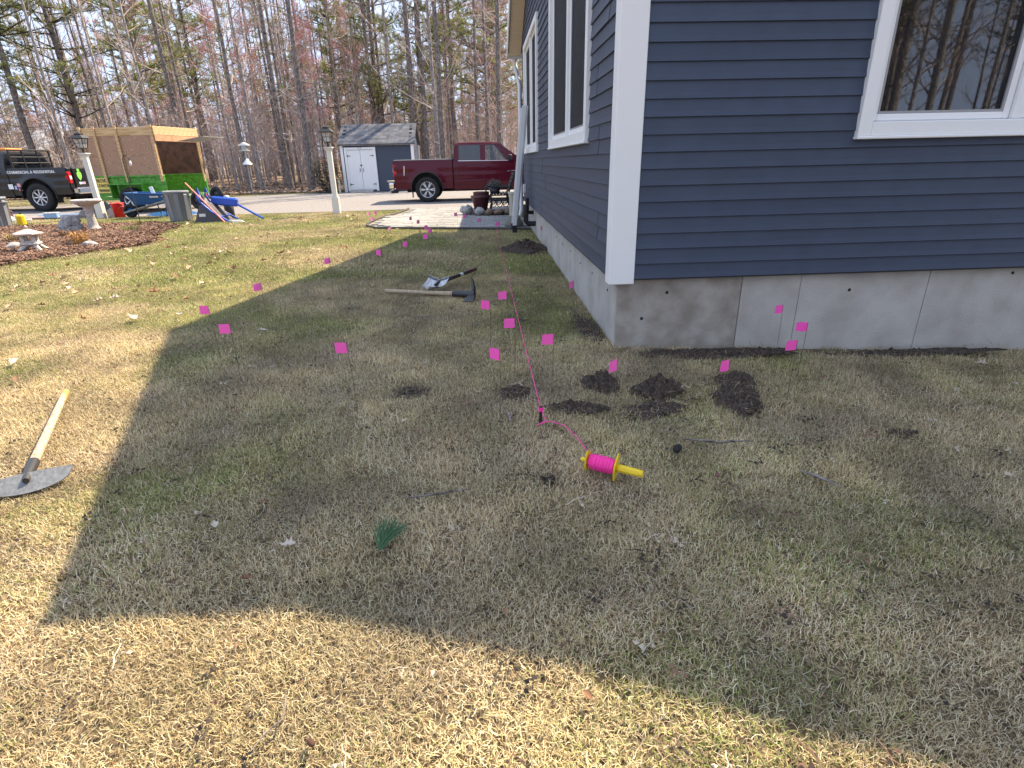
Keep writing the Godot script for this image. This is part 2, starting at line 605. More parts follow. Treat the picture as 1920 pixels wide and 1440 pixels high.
# a window of two sashes in local wall axes: along, out; s0..s1 wide, y0..y1 high
func window(parent, origin, along, out, s0, s1, y0, y1, screened, mull):
	var w = node("window", parent, origin)
	w.basis = Basis(along, Vector3.UP, out)
	var cw = 0.085
	var f = mb()
	# casing, proud of the siding
	for r in [[s0, s0 + cw, y0, y1], [s1 - cw, s1, y0, y1]]:
		cbox(f, Vector3((r[0] + r[1]) / 2, (r[2] + r[3]) / 2, 0.012), Vector3(r[1] - r[0], r[3] - r[2], 0.07), 0.005)
	for r in [[y0, y0 + cw], [y1 - cw, y1]]:
		cbox(f, Vector3((s0 + s1) / 2, (r[0] + r[1]) / 2, 0.011), Vector3(s1 - s0 - 2 * cw - 0.002, r[1] - r[0], 0.066), 0.005)
	part("frame", f, M.white, w)
	f = mb()
	cbox(f, Vector3((s0 + s1) / 2, y0 - 0.008, 0.026), Vector3(s1 - s0 + 0.012, 0.018, 0.062), 0.004)
	part("sill", f, M.white, w)
	f = mb()
	cbox(f, Vector3(mull, (y0 + y1) / 2, 0.0), Vector3(0.06, y1 - y0 - 2 * cw - 0.004, 0.06), 0.005)
	part("mullion", f, M.white, w)
	for p in [[s0 + cw, mull - 0.03], [mull + 0.03, s1 - cw]]:
		var a = p[0] + 0.003
		var b = p[1] - 0.003
		var c = y0 + cw + 0.003
		var d = y1 - cw - 0.003
		var sash = mb()
		var t = 0.042
		for r in [[a, a + t, c, d], [b - t, b, c, d], [a + t, b - t, c, c + t], [a + t, b - t, d - t, d]]:
			cbox(sash, Vector3((r[0] + r[1]) / 2, (r[2] + r[3]) / 2, -0.016), Vector3(r[1] - r[0] - 0.0005, r[3] - r[2] - 0.0005, 0.04), 0.006)
		var s = part("sash", sash, M.white, w)
		var g = mb()
		box(g, Vector3((a + b) / 2, (c + d) / 2, -0.022), Vector3(b - a - 2 * t + 0.006, d - c - 2 * t + 0.006, 0.006))
		part("pane", g, M.glass, s)
		g = mb()
		box(g, Vector3((a + b) / 2, (c + d) / 2, -0.040), Vector3(b - a - 2 * t + 0.006, d - c - 2 * t + 0.006, 0.004))
		part("pane", g, M.glass, s)
		g = mb()
		for r in [[a + t, a + t + 0.016, c + t, d - t], [b - t - 0.016, b - t, c + t, d - t], [a + t + 0.016, b - t - 0.016, c + t, c + t + 0.016], [a + t + 0.016, b - t - 0.016, d - t - 0.016, d - t]]:
			box(g, Vector3((r[0] + r[1]) / 2, (r[2] + r[3]) / 2, -0.009), Vector3(r[1] - r[0], r[3] - r[2], 0.012))
		part("screen_frame", g, M.screen_frame, s)
		if screened:
			g = mb()
			box(g, Vector3((a + b) / 2, (c + d) / 2, -0.011), Vector3(b - a - 2 * t - 0.030, d - c - 2 * t - 0.030, 0.002))
			part("insect_screen", g, M.screen, s)
		# added sheet, near-black as room darkness; greyer in the front window to mute reflections
		g = mb()
		box(g, Vector3((a + b) / 2, (c + d) / 2, -0.135), Vector3(b - a, d - c, 0.004))
		part("pane_backing", g, M.dark_backing if screened else M.grey_backing, s)
	return w

func wall_with_holes(parent, called, origin, along, out, L, y0, y1, holes, m):
	# sheathing behind the siding, 0.12 m thick, cut round the windows (holes sorted along the wall)
	var st = mb()
	var b = Basis(along, Vector3.UP, out)
	var s = 0.0
	for h in holes:
		add_wall(st, origin, b, s, h[0], y0, y1)
		add_wall(st, origin, b, h[0], h[1], y0, h[2])
		add_wall(st, origin, b, h[0], h[1], h[3], y1)
		s = h[1]
	add_wall(st, origin, b, s, L, y0, y1)
	part(called, st, m, parent)

func add_wall(st, origin, b, s0, s1, y0, y1):
	box(st, origin + b * Vector3((s0 + s1) / 2, (y0 + y1) / 2, -0.062), Vector3(s1 - s0, y1 - y0, 0.12), b)

func house():
	M.screen_frame = mat(0.33, 0.33, 0.34, 0.4, 0.3)
	M.screen = mat(0.014, 0.016, 0.024, 0.7)
	M.screen.transparency = BaseMaterial3D.TRANSPARENCY_ALPHA
	M.screen.albedo_color.a = 0.6
	M.dark_backing = mat(0.016, 0.017, 0.022, 0.8)
	M.grey_backing = mat(0.12, 0.145, 0.20, 0.8)
	M.soffit = mat(0.72, 0.60, 0.47, 0.6)
	M.shingle = tex_mat(noise_tex(95, 0.03, 4, [[0.2, Color(0.05, 0.055, 0.065)], [0.8, Color(0.16, 0.165, 0.185)]]), 1.0, 0.95)
	M.vinyl_white = mat(0.60, 0.595, 0.60, 0.5)
	var h = thing("house", "slate blue house with white corner post and concrete foundation", "house", Vector3(HX, 0, HZ))
	var FX = Vector3(1, 0, 0)
	var FZ = Vector3(0, 0, 1)
	var LEN = 12.0        # along the front wall
	var DEP = 8.66        # along the side wall
	var SB = 0.467
	# foundation: cast panels with open form joints, a core behind them
	var joints = [0.0, 0.90, 1.33, 2.28, 3.25, 4.3, 5.5, 7.0, 9.0, 12.0]
	var core = mb()
	box(core, Vector3(LEN / 2 + 0.012, -0.03, -DEP / 2), Vector3(LEN - 0.03, 0.96, DEP - 0.03))
	part("foundation_core", core, M.concrete, h)
	for i in joints.size() - 1:
		var st = mb()
		var a = joints[i] + (0.002 if i > 0 else 0.0)
		var b = joints[i + 1] - 0.002
		cbox(st, Vector3((a + b) / 2, -0.04, -0.01 + 0.001 * (i % 2)), Vector3(b - a, 1.0, 0.02), 0.0015 if i > 0 else 0.004)
		part("foundation_panel", st, M.concrete_brown if i == 0 else M.concrete, h)
	var sj = [0.021, 0.62, 1.25, 1.85, 2.47, 3.1, 3.75, 4.4, 5.0, 5.65, 6.3, 7.2, DEP]
	for i in sj.size() - 1:
		var st = mb()
		cbox(st, Vector3(0.01 - 0.001 * (i % 2), -0.04, -(sj[i] + sj[i + 1]) / 2), Vector3(0.02, 1.0, sj[i + 1] - sj[i] - 0.004), 0.0015)
		part("foundation_panel", st, M.concrete, h)
	# tie holes, dark and recessed-looking plugs set in the cast face
	for t in [[0.36, 0.355], [0.19, 0.17], [2.90, 0.415], [1.70, 0.33]]:
		var st = mb()
		lathe(st, [Vector2(0.0, 0.0), Vector2(0.007, 0.0), Vector2(0.010, 0.003), Vector2(0.0115, 0.0)], 12, Transform3D(Basis(Vector3.RIGHT, PI / 2), Vector3(t[0], t[1], 0.0012)))
		part("tie_hole", st, M.rubber, h)
	for t in [[0.30, 0.32], [0.93, 0.33], [1.55, 0.31], [2.2, 0.33], [2.85, 0.32], [3.4, 0.33]]:
		var st = mb()
		lathe(st, [Vector2(0.0, 0.0), Vector2(0.007, 0.0), Vector2(0.010, 0.003), Vector2(0.0115, 0.0)], 12, Transform3D(Basis(Vector3.FORWARD, -PI / 2), Vector3(-0.0012, t[1], -t[0])))
		part("tie_hole", st, M.rubber, h)
	# walls
	var fo = Vector3(-0.028, 0, 0.030)
	var fholes = [[1.545, 3.50, 1.36, 2.85]]
	wall_with_holes(h, "front_wall", Vector3(0, 0, 0.03), FX, FZ, LEN, SB, 3.30, [[1.56, 3.485, 1.375, 2.835]], M.siding)
	var lo = Vector3(-0.030, 0, 0)
	var sholes = [[1.092, 3.653, 1.40, 3.17], [5.39, 7.88, 1.40, 3.17]]
	wall_with_holes(h, "side_wall", Vector3(-0.03, 0, -0.115), Vector3(0, 0, -1), Vector3(-1, 0, 0), DEP - 0.115, SB, 3.39, [[0.99, 3.523, 1.415, 3.155], [5.29, 7.75, 1.415, 3.155]], M.siding)
	var gw = mb()
	prism(gw, [Vector2(-DEP, 3.39), Vector2(0, 3.39), Vector2(-DEP / 2, 3.39 + DEP / 2 * 0.48)], -0.09, 0.03, Transform3D(Basis(Vector3(0, 0, 1), Vector3.UP, Vector3(-1, 0, 0)), Vector3(-0.0, 0, 0)))
	part("gable_wall", gw, M.siding, h)
	var bw = mb()
	box(bw, Vector3(LEN / 2, 1.9, -DEP + 0.06), Vector3(LEN - 0.3, 2.9, 0.12))
	box(bw, Vector3(LEN - 0.06, 1.9, -DEP / 2), Vector3(0.12, 2.9, DEP - 0.3))
	part("back_wall", bw, M.siding, h)
	var cl = mb()
	box(cl, Vector3(LEN / 2, 3.25, -DEP / 2), Vector3(LEN - 0.3, 0.06, DEP - 0.3))
	part("ceiling", cl, M.white, h)
	# siding courses
	courses(h, Vector3(0, 0, 0.032), FX, FZ, func(_y): return [0.10, 6.5], SB, 3.22, fholes, [[]])
	courses(h, Vector3(-0.032, 0, 0), Vector3(0, 0, -1), Vector3(-1, 0, 0), func(y):
		var cut = maxf(0.0, (y + 0.11 - 3.39) / 0.48)
		return [0.045 + cut, DEP - cut - 0.02], SB, 5.5, sholes, [[4.9], [0.55, 5.6], [4.3, 7.9], [4.75], [0.62, 5.2], [4.35], [0.75, 5.0], [5.35], [0.40, 4.6], [4.2, 8.0]])
	# the corner post
	var cp = mb()
	cbox(cp, Vector3(0.012, 1.87, 0.0), Vector3(0.176, 2.87, 0.125), 0.004)
	part("corner_post", cp, M.white, h)
	# starter strip under the first course
	var ss = mb()
	box(ss, Vector3(3.3, SB - 0.004, 0.036), Vector3(6.4, 0.007, 0.026))
	box(ss, Vector3(-0.036, SB - 0.004, -DEP / 2 - 0.03), Vector3(0.026, 0.007, DEP - 0.1))
	part("starter_strip", ss, M.black, h)
	window(h, Vector3(0, 0, 0.032), FX, FZ, 1.49, 3.56, 1.345, 2.88, false, 2.535)
	window(h, Vector3(-0.032, 0, 0), Vector3(0, 0, -1), Vector3(-1, 0, 0), 1.05, 3.69, 1.385, 3.20, true, 2.28)
	window(h, Vector3(-0.032, 0, 0), Vector3(0, 0, -1), Vector3(-1, 0, 0), 5.35, 7.92, 1.385, 3.20, true, 6.62)
	# roof: main ridge along x; the rake shows at the far end of the side wall
	var ov = 0.30
	var rk = 0.42
	var ry = 3.42
	var rz = -DEP / 2
	var top = ry + (DEP / 2) * 0.48 + 0.16
	var r = mb()
	var rf = 0.27
	var ef = ry - rk * 0.48 + 0.16
	var e2 = ry - rf * 0.48 + 0.16
	slab(r, Vector3(-ov, top, rz), Vector3(LEN, top, rz), Vector3(LEN, ef, -DEP - rk), Vector3(-ov, ef, -DEP - rk), 0.13)
	slab(r, Vector3(-ov, e2, rf), Vector3(LEN, e2, rf), Vector3(LEN, top, rz), Vector3(-ov, top, rz), 0.13)
	part("roof", r, M.shingle, h)
	# cross gable over the front wall
	var g0 = 0.30
	var g1 = 9.0
	var gm = (g0 + g1) / 2
	var gy = e2 - 0.02
	var gt = gy + (gm - g0) * 0.39
	var gz = rf + 0.02
	r = mb()
	slab(r, Vector3(g0, gy, gz), Vector3(gm, gt, gz), Vector3(gm, gt, -3.4), Vector3(g0, gy, -0.6), 0.12)
	slab(r, Vector3(gm, gt, gz), Vector3(g1, gy, gz), Vector3(g1, gy, -0.6), Vector3(gm, gt, -3.4), 0.12)
	part("cross_gable_roof", r, M.shingle, h)
	r = mb()
	prism(r, [Vector2(g0 + 0.4, gy - 0.05), Vector2(g1 - 0.4, gy - 0.05), Vector2(gm, gt - 0.2)], -0.1, 0.03)
	part("cross_gable_wall", r, M.siding, h)
	# rake soffit strips, frieze and fascia along the side wall
	var so = mb()
	var dirn = Vector3(0, 0.48, 1).normalized()
	var nrm = Vector3(0, 1, -0.48).normalized()
	var s0 = Vector3(0, ef - 0.15, -DEP - rk)
	var run = (Vector3(0, top, rz) - Vector3(0, ef, -DEP - rk)).length()
	var bb = Basis(Vector3(1, 0, 0), nrm, dirn)
	var t0 = 0.02
	while t0 < run - 0.05:
		box(so, s0 + dirn * (t0 + 0.05) + Vector3(-0.165, 0, 0) - nrm * 0.004, Vector3(0.245, 0.012, 0.096), bb)
		t0 += 0.1
	part("rake_soffit", so, M.soffit, h)
	var fa = mb()
	box(fa, s0 + dirn * (run / 2) + Vector3(-ov - 0.012, 0, 0) + nrm * 0.06, Vector3(0.022, 0.2, run), bb)
	var s1 = Vector3(0, e2 - 0.15, rf)
	var bb2 = Basis(Vector3(1, 0, 0), Vector3(0, 1, 0.48).normalized(), Vector3(0, 0.48, -1).normalized())
	box(fa, s1 + Vector3(0, 0.48, -1).normalized() * (run / 2) + Vector3(-ov - 0.012, 0, 0) + Vector3(0, 1, 0.48).normalized() * 0.06, Vector3(0.022, 0.2, run), bb2)
	box(fa, Vector3(LEN / 2, e2 - 0.06, rf + 0.012), Vector3(LEN + 2 * ov, 0.19, 0.02))
	part("fascia", fa, M.white, h)
	# back eave gutter, its end cap seen past the wall, and the downspout
	var gu = mb()
	prism(gu, [Vector2(0, 0), Vector2(0.06, 0), Vector2(0.09, 0.03), Vector2(0.105, 0.12), Vector2(0.0, 0.12)], -0.33, LEN, Transform3D(Basis(Vector3(0, 0, -1), Vector3.UP, Vector3(1, 0, 0)), Vector3(0, ef - 0.20, -DEP - rk)))
	part("gutter", gu, M.vinyl_white, h)
	var ds = mb()
	var dz = -DEP + 0.12
	var dp = [Vector3(-0.16, ef - 0.2, -DEP - rk - 0.05), Vector3(-0.155, ef - 0.32, -DEP - rk - 0.05), Vector3(-0.105, ef - 0.75, dz), Vector3(-0.105, 0.30, dz), Vector3(-0.14, 0.16, dz + 0.03), Vector3(-0.34, 0.06, dz + 0.14)]
	tube(ds, dp, 0.042, 4)
	part("downspout", ds, M.vinyl_white, h)
	# the wing behind, set back from the side wall
	var wg = mb()
	box(wg, Vector3(6.0, 1.45, -DEP - 2.75), Vector3(10.6, 2.9, 5.3))
	part("wing_wall", wg, M.siding, h)
	wg = mb()
	slab(wg, Vector3(0.26, 2.98, -DEP - 0.35), Vector3(6, 5.6, -DEP - 0.35), Vector3(6, 5.6, -DEP - 5.7), Vector3(0.26, 2.98, -DEP - 5.7), 0.14)
	slab(wg, Vector3(6, 5.6, -DEP - 0.35), Vector3(12, 2.98, -DEP - 0.35), Vector3(12, 2.98, -DEP - 5.7), Vector3(6, 5.6, -DEP - 5.7), 0.14)
	part("wing_roof", wg, M.shingle, h)
	wg = mb()
	box(wg, Vector3(0.245, 2.86, -DEP - 3.0), Vector3(0.02, 0.17, 5.3))
	part("wing_fascia", wg, M.white, h)
	# exhaust pipes low on the side wall near its far end
	var pv = mb()
	tube(pv, [Vector3(0.02, 0.20, -6.35), Vector3(-0.13, 0.20, -6.35), Vector3(-0.17, 0.24, -6.35), Vector3(-0.17, 0.50, -6.35)], 0.045, 10)
	tube(pv, [Vector3(-0.17, 0.42, -6.35), Vector3(-0.17, 0.53, -6.35)], 0.055, 10)
	part("exhaust_pipe", pv, M.black, h)
	pv = mb()
	tube(pv, [Vector3(0.02, 0.36, -6.75), Vector3(-0.09, 0.36, -6.75), Vector3(-0.12, 0.40, -6.75), Vector3(-0.12, 0.62, -6.75)], 0.035, 10)
	part("exhaust_pipe", pv, M.black, h)
	pv = mb()
	cbox(pv, Vector3(-0.075, 0.72, -8.0), Vector3(0.06, 0.16, 0.12), 0.008)
	part("outlet_box", pv, M.vinyl_white, h)

# ------------------------------------------------------------------ trees
func limb(st, from, dir, length, r0, n, bend, sides):
	# a wandering limb; returns its points
	var pts = [from]
	var rad = [r0]
	var d = dir.normalized()
	for i in n:
		d = (d + Vector3(rng.randf_range(-1, 1), rng.randf_range(-0.6, 1.0), rng.randf_range(-1, 1)) * bend).normalized()
		pts.append(pts[-1] + d * length / n)
		rad.append(maxf(r0 * (1.0 - 0.85 * (i + 1) / n), 0.003))
	tube(st, pts, rad, sides, false)
	return pts

func bud(st, p, s, col):
	# a small tuft: two crossed leaf-sized faces
	st.set_color(col)
	for k in 2:
		var a = Vector3(rng.randf_range(-1, 1), rng.randf_range(-1, 1), rng.randf_range(-1, 1)).normalized() * s
		var b = Vector3(rng.randf_range(-1, 1), rng.randf_range(-1, 1), rng.randf_range(-1, 1)).normalized() * s
		tri(st, p - a * 0.5, p + a * 0.5, p + b)

# kinds: "bare" slim straight forest tree, "spread" open-grown, "red" in red bud, "snag" with dead stubs low down
func tree_mesh(kind, seed_):
	var keep = rng.state
	rng.seed = seed_
	var H = {"bare": 15.0, "spread": 10.0, "red": 12.0, "snag": 17.0, "sapling": 4.5}[kind]
	var R = {"bare": 0.10, "spread": 0.16, "red": 0.08, "snag": 0.125, "sapling": 0.026}[kind]
	var t = mb()
	var pts = []
	var rad = []
	var n = 11
	var sway = {"bare": 0.10, "spread": 0.25, "red": 0.16, "snag": 0.06, "sapling": 0.12}[kind]
	var o = Vector3.ZERO
	var lean = Vector3(rng.randf_range(-1, 1), 0, rng.randf_range(-1, 1)) * 0.03
	for i in n + 1:
		var f = i / float(n)
		pts.append(o + Vector3(0, f * H - 0.25, 0))
		rad.append(R * (1.0 - 0.82 * f) * (1.35 if i == 0 else 1.0))
		o += (lean + Vector3(rng.randf_range(-1, 1), 0, rng.randf_range(-1, 1)) * sway * 0.35) * H / n * 0.6
	tube(t, pts, rad, 8, false)
	var c = mb()
	var nb = {"bare": 34, "spread": 26, "red": 34, "snag": 46, "sapling": 18}[kind]
	for b in nb:
		var f = pow(rng.randf(), 0.8)
		f = lerpf({"bare": 0.16, "spread": 0.18, "red": 0.16, "snag": 0.08, "sapling": 0.12}[kind], 0.98, f)
		var at = f * n
		var i0 = mini(int(at), n - 1)
		var p = pts[i0].lerp(pts[i0 + 1], at - i0)
		var rr = lerpf(rad[i0], rad[i0 + 1], at - i0)
		var az = rng.randf() * TAU
		var up = rng.randf_range(0.35, 1.3)
		if kind == "snag" and f < 0.55: up = rng.randf_range(-0.15, 0.35)
		if kind == "spread": up = rng.randf_range(0.2, 0.9)
		var d = Vector3(cos(az), up, sin(az))
		var L = H * rng.randf_range(0.10, 0.24) * (1.25 - f)
		if kind == "spread": L *= 2.1
		if kind == "snag" and f < 0.55: L *= 0.42
		if kind == "sapling": L *= 1.5
		c.set_color(Color(0.36, 0.305, 0.285) * rng.randf_range(0.7, 1.5))
		var bp = limb(c, p, d, L, minf(rr * 0.34, 0.012 + L * 0.009) + 0.003, 6, 0.30, 4)
		var nt = 5 if not (kind == "snag" and f < 0.55) else 3
		for k in nt:
			var j = rng.randi_range(1, bp.size() - 2)
			var td = (bp[j + 1] - bp[j]).normalized() + Vector3(rng.randf_range(-1, 1), rng.randf_range(-0.4, 0.9), rng.randf_range(-1, 1)) * 0.8
			c.set_color(Color(0.46, 0.37, 0.345) * rng.randf_range(0.7, 1.5))
			var tp = limb(c, bp[j], td, L * rng.randf_range(0.25, 0.5), 0.008, 3, 0.28, 3)
			for q in 6:
				var e = tp[rng.randi_range(1, 3)]
				var dd = (td.normalized() + Vector3(rng.randf_range(-1, 1), rng.randf_range(-0.6, 1), rng.randf_range(-1, 1))).normalized() * rng.randf_range(0.15, 0.45) * (0.5 if kind == "sapling" else 1.0)
				var s = dd.cross(Vector3(0.3, 0.4, 1)).normalized() * 0.0045
				tri(c, e - s, e + s, e + dd)
				if kind == "red":
					for w in 3:
						bud(c, e + dd * rng.randf_range(0.3, 1.0) + Vector3(rng.randf_range(-1, 1), rng.randf_range(-1, 1), rng.randf_range(-1, 1)) * 0.05, rng.randf_range(0.03, 0.065), Color(0.50, 0.24, 0.235) * rng.randf_range(0.7, 1.6))
					c.set_color(Color(0.34, 0.21, 0.20))
				elif q == 0 and rng.randf() < 0.5:
					bud(c, e + dd, rng.randf_range(0.02, 0.045), Color(0.30, 0.21, 0.17))
					c.set_color(Color(0.32, 0.24, 0.225))
	rng.state = keep
	t.generate_normals()
	c.generate_normals()
	return [t.commit(), c.commit()]

func pine_mesh(seed_, low, H, reach):
	var keep = rng.state
	rng.seed = seed_
	var t = mb()
	var pts = []
	var rad = []
	var n = 12
	var o = Vector3.ZERO
	for i in n + 1:
		var f = i / float(n)
		pts.append(o + Vector3(0, f * H - 0.25, 0))
		rad.append(0.165 * (1.0 - 0.88 * f) * (1.3 if i == 0 else 1.0))
		o += Vector3(rng.randf_range(-1, 1), 0, rng.randf_range(-1, 1)) * 0.07
	tube(t, pts, rad, 9, false)
	var c = mb()
	var y = 1.6
	while y < H - 0.3:
		var f = (y + 0.25) / H
		var i0 = mini(int(f * n), n - 1)
		var p = pts[i0].lerp(pts[i0 + 1], f * n - i0)
		var k = rng.randi_range(2, 4)
		for b in k:
			var az = rng.randf() * TAU
			var live = y > low
			var L = reach * (1.15 - f) * rng.randf_range(0.55, 1.15) if live else rng.randf_range(0.5, 1.6)
			c.set_color(Color(0.075, 0.06, 0.05) * rng.randf_range(0.8, 1.6))
			var d = Vector3(cos(az), rng.randf_range(-0.05, 0.45) if live else rng.randf_range(-0.3, 0.2), sin(az))
			var bp = limb(c, p, d, L, 0.034 if live else 0.014, 5, 0.12, 4)
			if not live: continue
			for q in 20:
				var j = rng.randi_range(1, 4)
				var e = bp[j].lerp(bp[j + 1], rng.randf())
				var side = (d * 0.5 + Vector3(rng.randf_range(-1, 1), rng.randf_range(-0.15, 0.6), rng.randf_range(-1, 1))).normalized()
				var tl = rng.randf_range(0.2, 0.6)
				var tip = e + side * tl
				c.set_color(Color(0.10, 0.075, 0.05))
				var s = side.cross(Vector3.UP).normalized() * 0.007
				tri(c, e - s, e + s, tip)
				var shade = rng.randf_range(0.75, 1.35)
				var col = Color(0.15, 0.19, 0.06).lerp(Color(0.31, 0.32, 0.11), rng.randf()) * shade
				for w in 20:
					var at = e.lerp(tip, rng.randf_range(0.35, 1.0))
					var nd = (side * 0.9 + Vector3(rng.randf_range(-1, 1), rng.randf_range(-0.7, 1.1), rng.randf_range(-1, 1))).normalized() * rng.randf_range(0.10, 0.19)
					var ns = nd.cross(Vector3(rng.randf() - 0.5, rng.randf(), rng.randf() - 0.5)).normalized() * 0.013
					c.set_color(col * rng.randf_range(0.8, 1.25))
					tri(c, at - ns, at + ns, at + nd)
		y += rng.randf_range(0.28, 0.6)
	rng.state = keep
	t.generate_normals()
	c.generate_normals()
	return [t.commit(), c.commit()]

func plant_tree(called, meshes, at, turn, s, label, group, bark, crown_m):
	var o = thing(called, label, "tree", at, turn, group)
	piece("trunk", meshes[0], bark, o)
	piece("crown", meshes[1], crown_m, o)
	o.scale = s
	return o

func where_in_wood(kind, s, x, z):
	var r = x / absf(z)
	var size = "slender" if s < 0.92 else ("stout" if s > 1.1 else "middling")
	var depth = "at wood's edge" if z > -37.0 else ("mid wood" if z > -50.0 else "deep in wood")
	var spot = "over the red truck"
	if r < -0.70: spot = "at far left over the black truck"
	elif r < -0.56: spot = "over the plywood trailer's front"
	elif r < -0.46: spot = "over the trailer's open back"
	elif r < -0.385: spot = "left of the bird feeder"
	elif r < -0.30: spot = "right of the bird feeder"
	elif r < -0.23: spot = "by the right lamp post"
	elif r < -0.16: spot = "over the shed doors"
	elif r < -0.11: spot = "over the shed's right end"
	elif r < -0.04: spot = "over the red truck's bed"
	return "%s %s %s, %s" % [size, kind, depth, spot]

func woods():
	var bare = []
	for i in 6: bare.append(tree_mesh("bare", 100 + i))
	var snag = []
	for i in 4: snag.append(tree_mesh("snag", 200 + i))
	var red = []
	for i in 3: red.append(tree_mesh("red", 300 + i))
	var spread = []
	for i in 3: spread.append(tree_mesh("spread", 400 + i))
	var sap = []
	for i in 4: sap.append(tree_mesh("sapling", 500 + i))
	var pine = [pine_mesh(600, 3.2, 16.0, 4.2), pine_mesh(601, 4.4, 17.0, 4.0), pine_mesh(602, 2.2, 12.0, 3.0), pine_mesh(603, 6.5, 19.0, 3.8)]
	# the trees one can pick out
	var T = Transform3D()
	var named = [
		["white_pine", pine[1], -27.5, -35.0, 1.25, "tall white pine left of the plywood trailer box, leftmost of two"],
		["white_pine", pine[3], -25.4, -35.4, 1.2, "tall white pine behind the plywood trailer box, rightmost of two"],
		["white_pine", pine[0], -30.7, -36.0, 1.0, "bushy low pine leaning over the black pickup truck"],
		["white_pine", pine[0], -7.2, -43.5, 1.3, "broad pale green pine above the shed roof"],
		["white_pine", pine[2], -4.0, -42.0, 1.2, "young pine above the red pickup truck bed"],
		["white_pine", pine[0], 0.4, -41.0, 1.25, "green pine beside the white gutter of the house"],
		["white_pine", pine[2], -33.5, -37.0, 1.35, "dense pine boughs overhanging at the far left picture edge"],
		["white_pine", pine[0], -24.2, -38.0, 1.25, "pine with bright green boughs above the trailer's back"],
		["white_pine", pine[0], -37.5, -40.0, 1.3, "spreading pine crown at the upper left picture corner"],
		["white_pine", pine[0], -10.5, -46.0, 1.3, "pale green pine high above the right lamp post"],
		["white_pine", pine[1], -1.8, -46.0, 1.3, "light green pine high above the red truck cab"],
		["white_pine", pine[1], -21.3, -40.5, 1.1, "slim pine standing between trailer and bird feeder"],
	]
	for q in named:
		plant_tree(q[0], q[1], onto(q[2], q[3]), rng.randf() * TAU, Vector3.ONE * q[4], q[5], "white pines at the wood's edge", M.bark, M.leafcol)
	var lead = [
		["bare_tree", spread[0], -29.5, -30.0, 0.9, "forked bare tree with a slanting limb at far left"],
		["bare_tree", spread[1], -27.0, -31.5, 0.75, "bare tree with pale leaning stem behind black truck cab"],
		["bare_tree", spread[2], -25.6, -30.0, 0.6, "small dark bare tree right behind the black truck bed"],
		["bare_tree", bare[0], -12.2, -31.4, 1.25, "tall grey trunk between bird feeder and lamp post"],
		["bare_tree", snag[0], -9.0, -31.6, 1.3, "thick dark trunk just left of the shed"],
		["bare_tree", snag[1], -10.3, -32.2, 1.15, "dark trunk behind the rhododendron bush by the shed"],
	]
	for q in lead:
		plant_tree(q[0], q[1], onto(q[2], q[3]), rng.randf() * TAU, Vector3.ONE * q[4], q[5], "bare trees at the wood's edge", M.bark_grey if q[0] == "bare_tree" and q[2] < -20 else M.bark, M.vcol)
	# the wood itself: every trunk a tree of its own
	var taken = []
	var made = 0
	var tries = 0
	while made < 190 and tries < 6000:
		tries += 1
		var z = -31.6 - 46.0 * pow(rng.randf(), 1.15)
		var x = lerpf(-0.80, 0.10, rng.randf()) * absf(z)
		if z > -32.5 - maxf(0, 3.0 - absf(x + 5.0)) and x > -8.6 and x < -1.6: continue
		if x < -0.70 * absf(z) and rng.randf() < 0.75: continue
		if x < -0.50 * absf(z) and rng.randf() < 0.35: continue
		var ok = true
		for q in taken:
			if (q - Vector2(x, z)).length() < 0.75: ok = false
		if not ok: continue
		taken.append(Vector2(x, z))
		var u = rng.randf()
		if u >= 0.79 and z > -42.0: u *= 0.6
		var s = rng.randf_range(0.75, 1.25)
		var sv = Vector3(s * rng.randf_range(0.65, 1.2), s, s * rng.randf_range(0.65, 1.2))
		var at = onto(x, z)
		if u < 0.48: plant_tree("bare_tree", bare[rng.randi() % 6], at, rng.randf() * TAU, sv, where_in_wood("bare grey hardwood", s, x, z), "bare hardwoods of the wood", M.bark if rng.randf() < 0.6 else M.bark_grey, M.vcol)
		elif u < 0.68: plant_tree("dead_limbed_tree", snag[rng.randi() % 4], at, rng.randf() * TAU, sv, where_in_wood("straight dark tree", s, x, z), "straight dark trunks of the wood", M.bark, M.vcol)
		elif u < 0.79: plant_tree("red_maple", red[rng.randi() % 3], at, rng.randf() * TAU, sv, where_in_wood("red budding maple", s, x, z), "red budding maples", M.bark_grey, M.vcol)
		else: plant_tree("white_pine", pine[rng.randi() % 4], at, rng.randf() * TAU, Vector3.ONE * s, where_in_wood("green white pine", s, x, z), "white pines in the wood", M.bark, M.leafcol)
		made += 1
	# brush under the trees
	for i in 70:
		var z = -31.0 - 14.0 * pow(rng.randf(), 1.5)
		var x = lerpf(-0.82, 0.08, rng.randf()) * absf(z)
		if x > -8.8 and x < -1.6 and z > -33.5: continue
		var o = thing("sapling", where_in_wood("leafless sapling", 1.0, x, z), "sapling", onto(x, z), rng.randf() * TAU, "leafless saplings along the wood")
		var me = sap[rng.randi() % 4]
		piece("stem", me[0], M.bark_grey, o)
		piece("crown", me[1], M.vcol, o)
		o.scale = Vector3.ONE * rng.randf_range(0.45, 1.15)
	# deeper in, the wood reads as one mass
	var far = thing("distant_wood", "hazy mass of distant bare trees filling the background", "woods")
	far.set_meta("kind", "stuff")
	var sets = [bare[1], bare[3], snag[2], red[0], red[2], pine[1], bare[5], pine[0]]
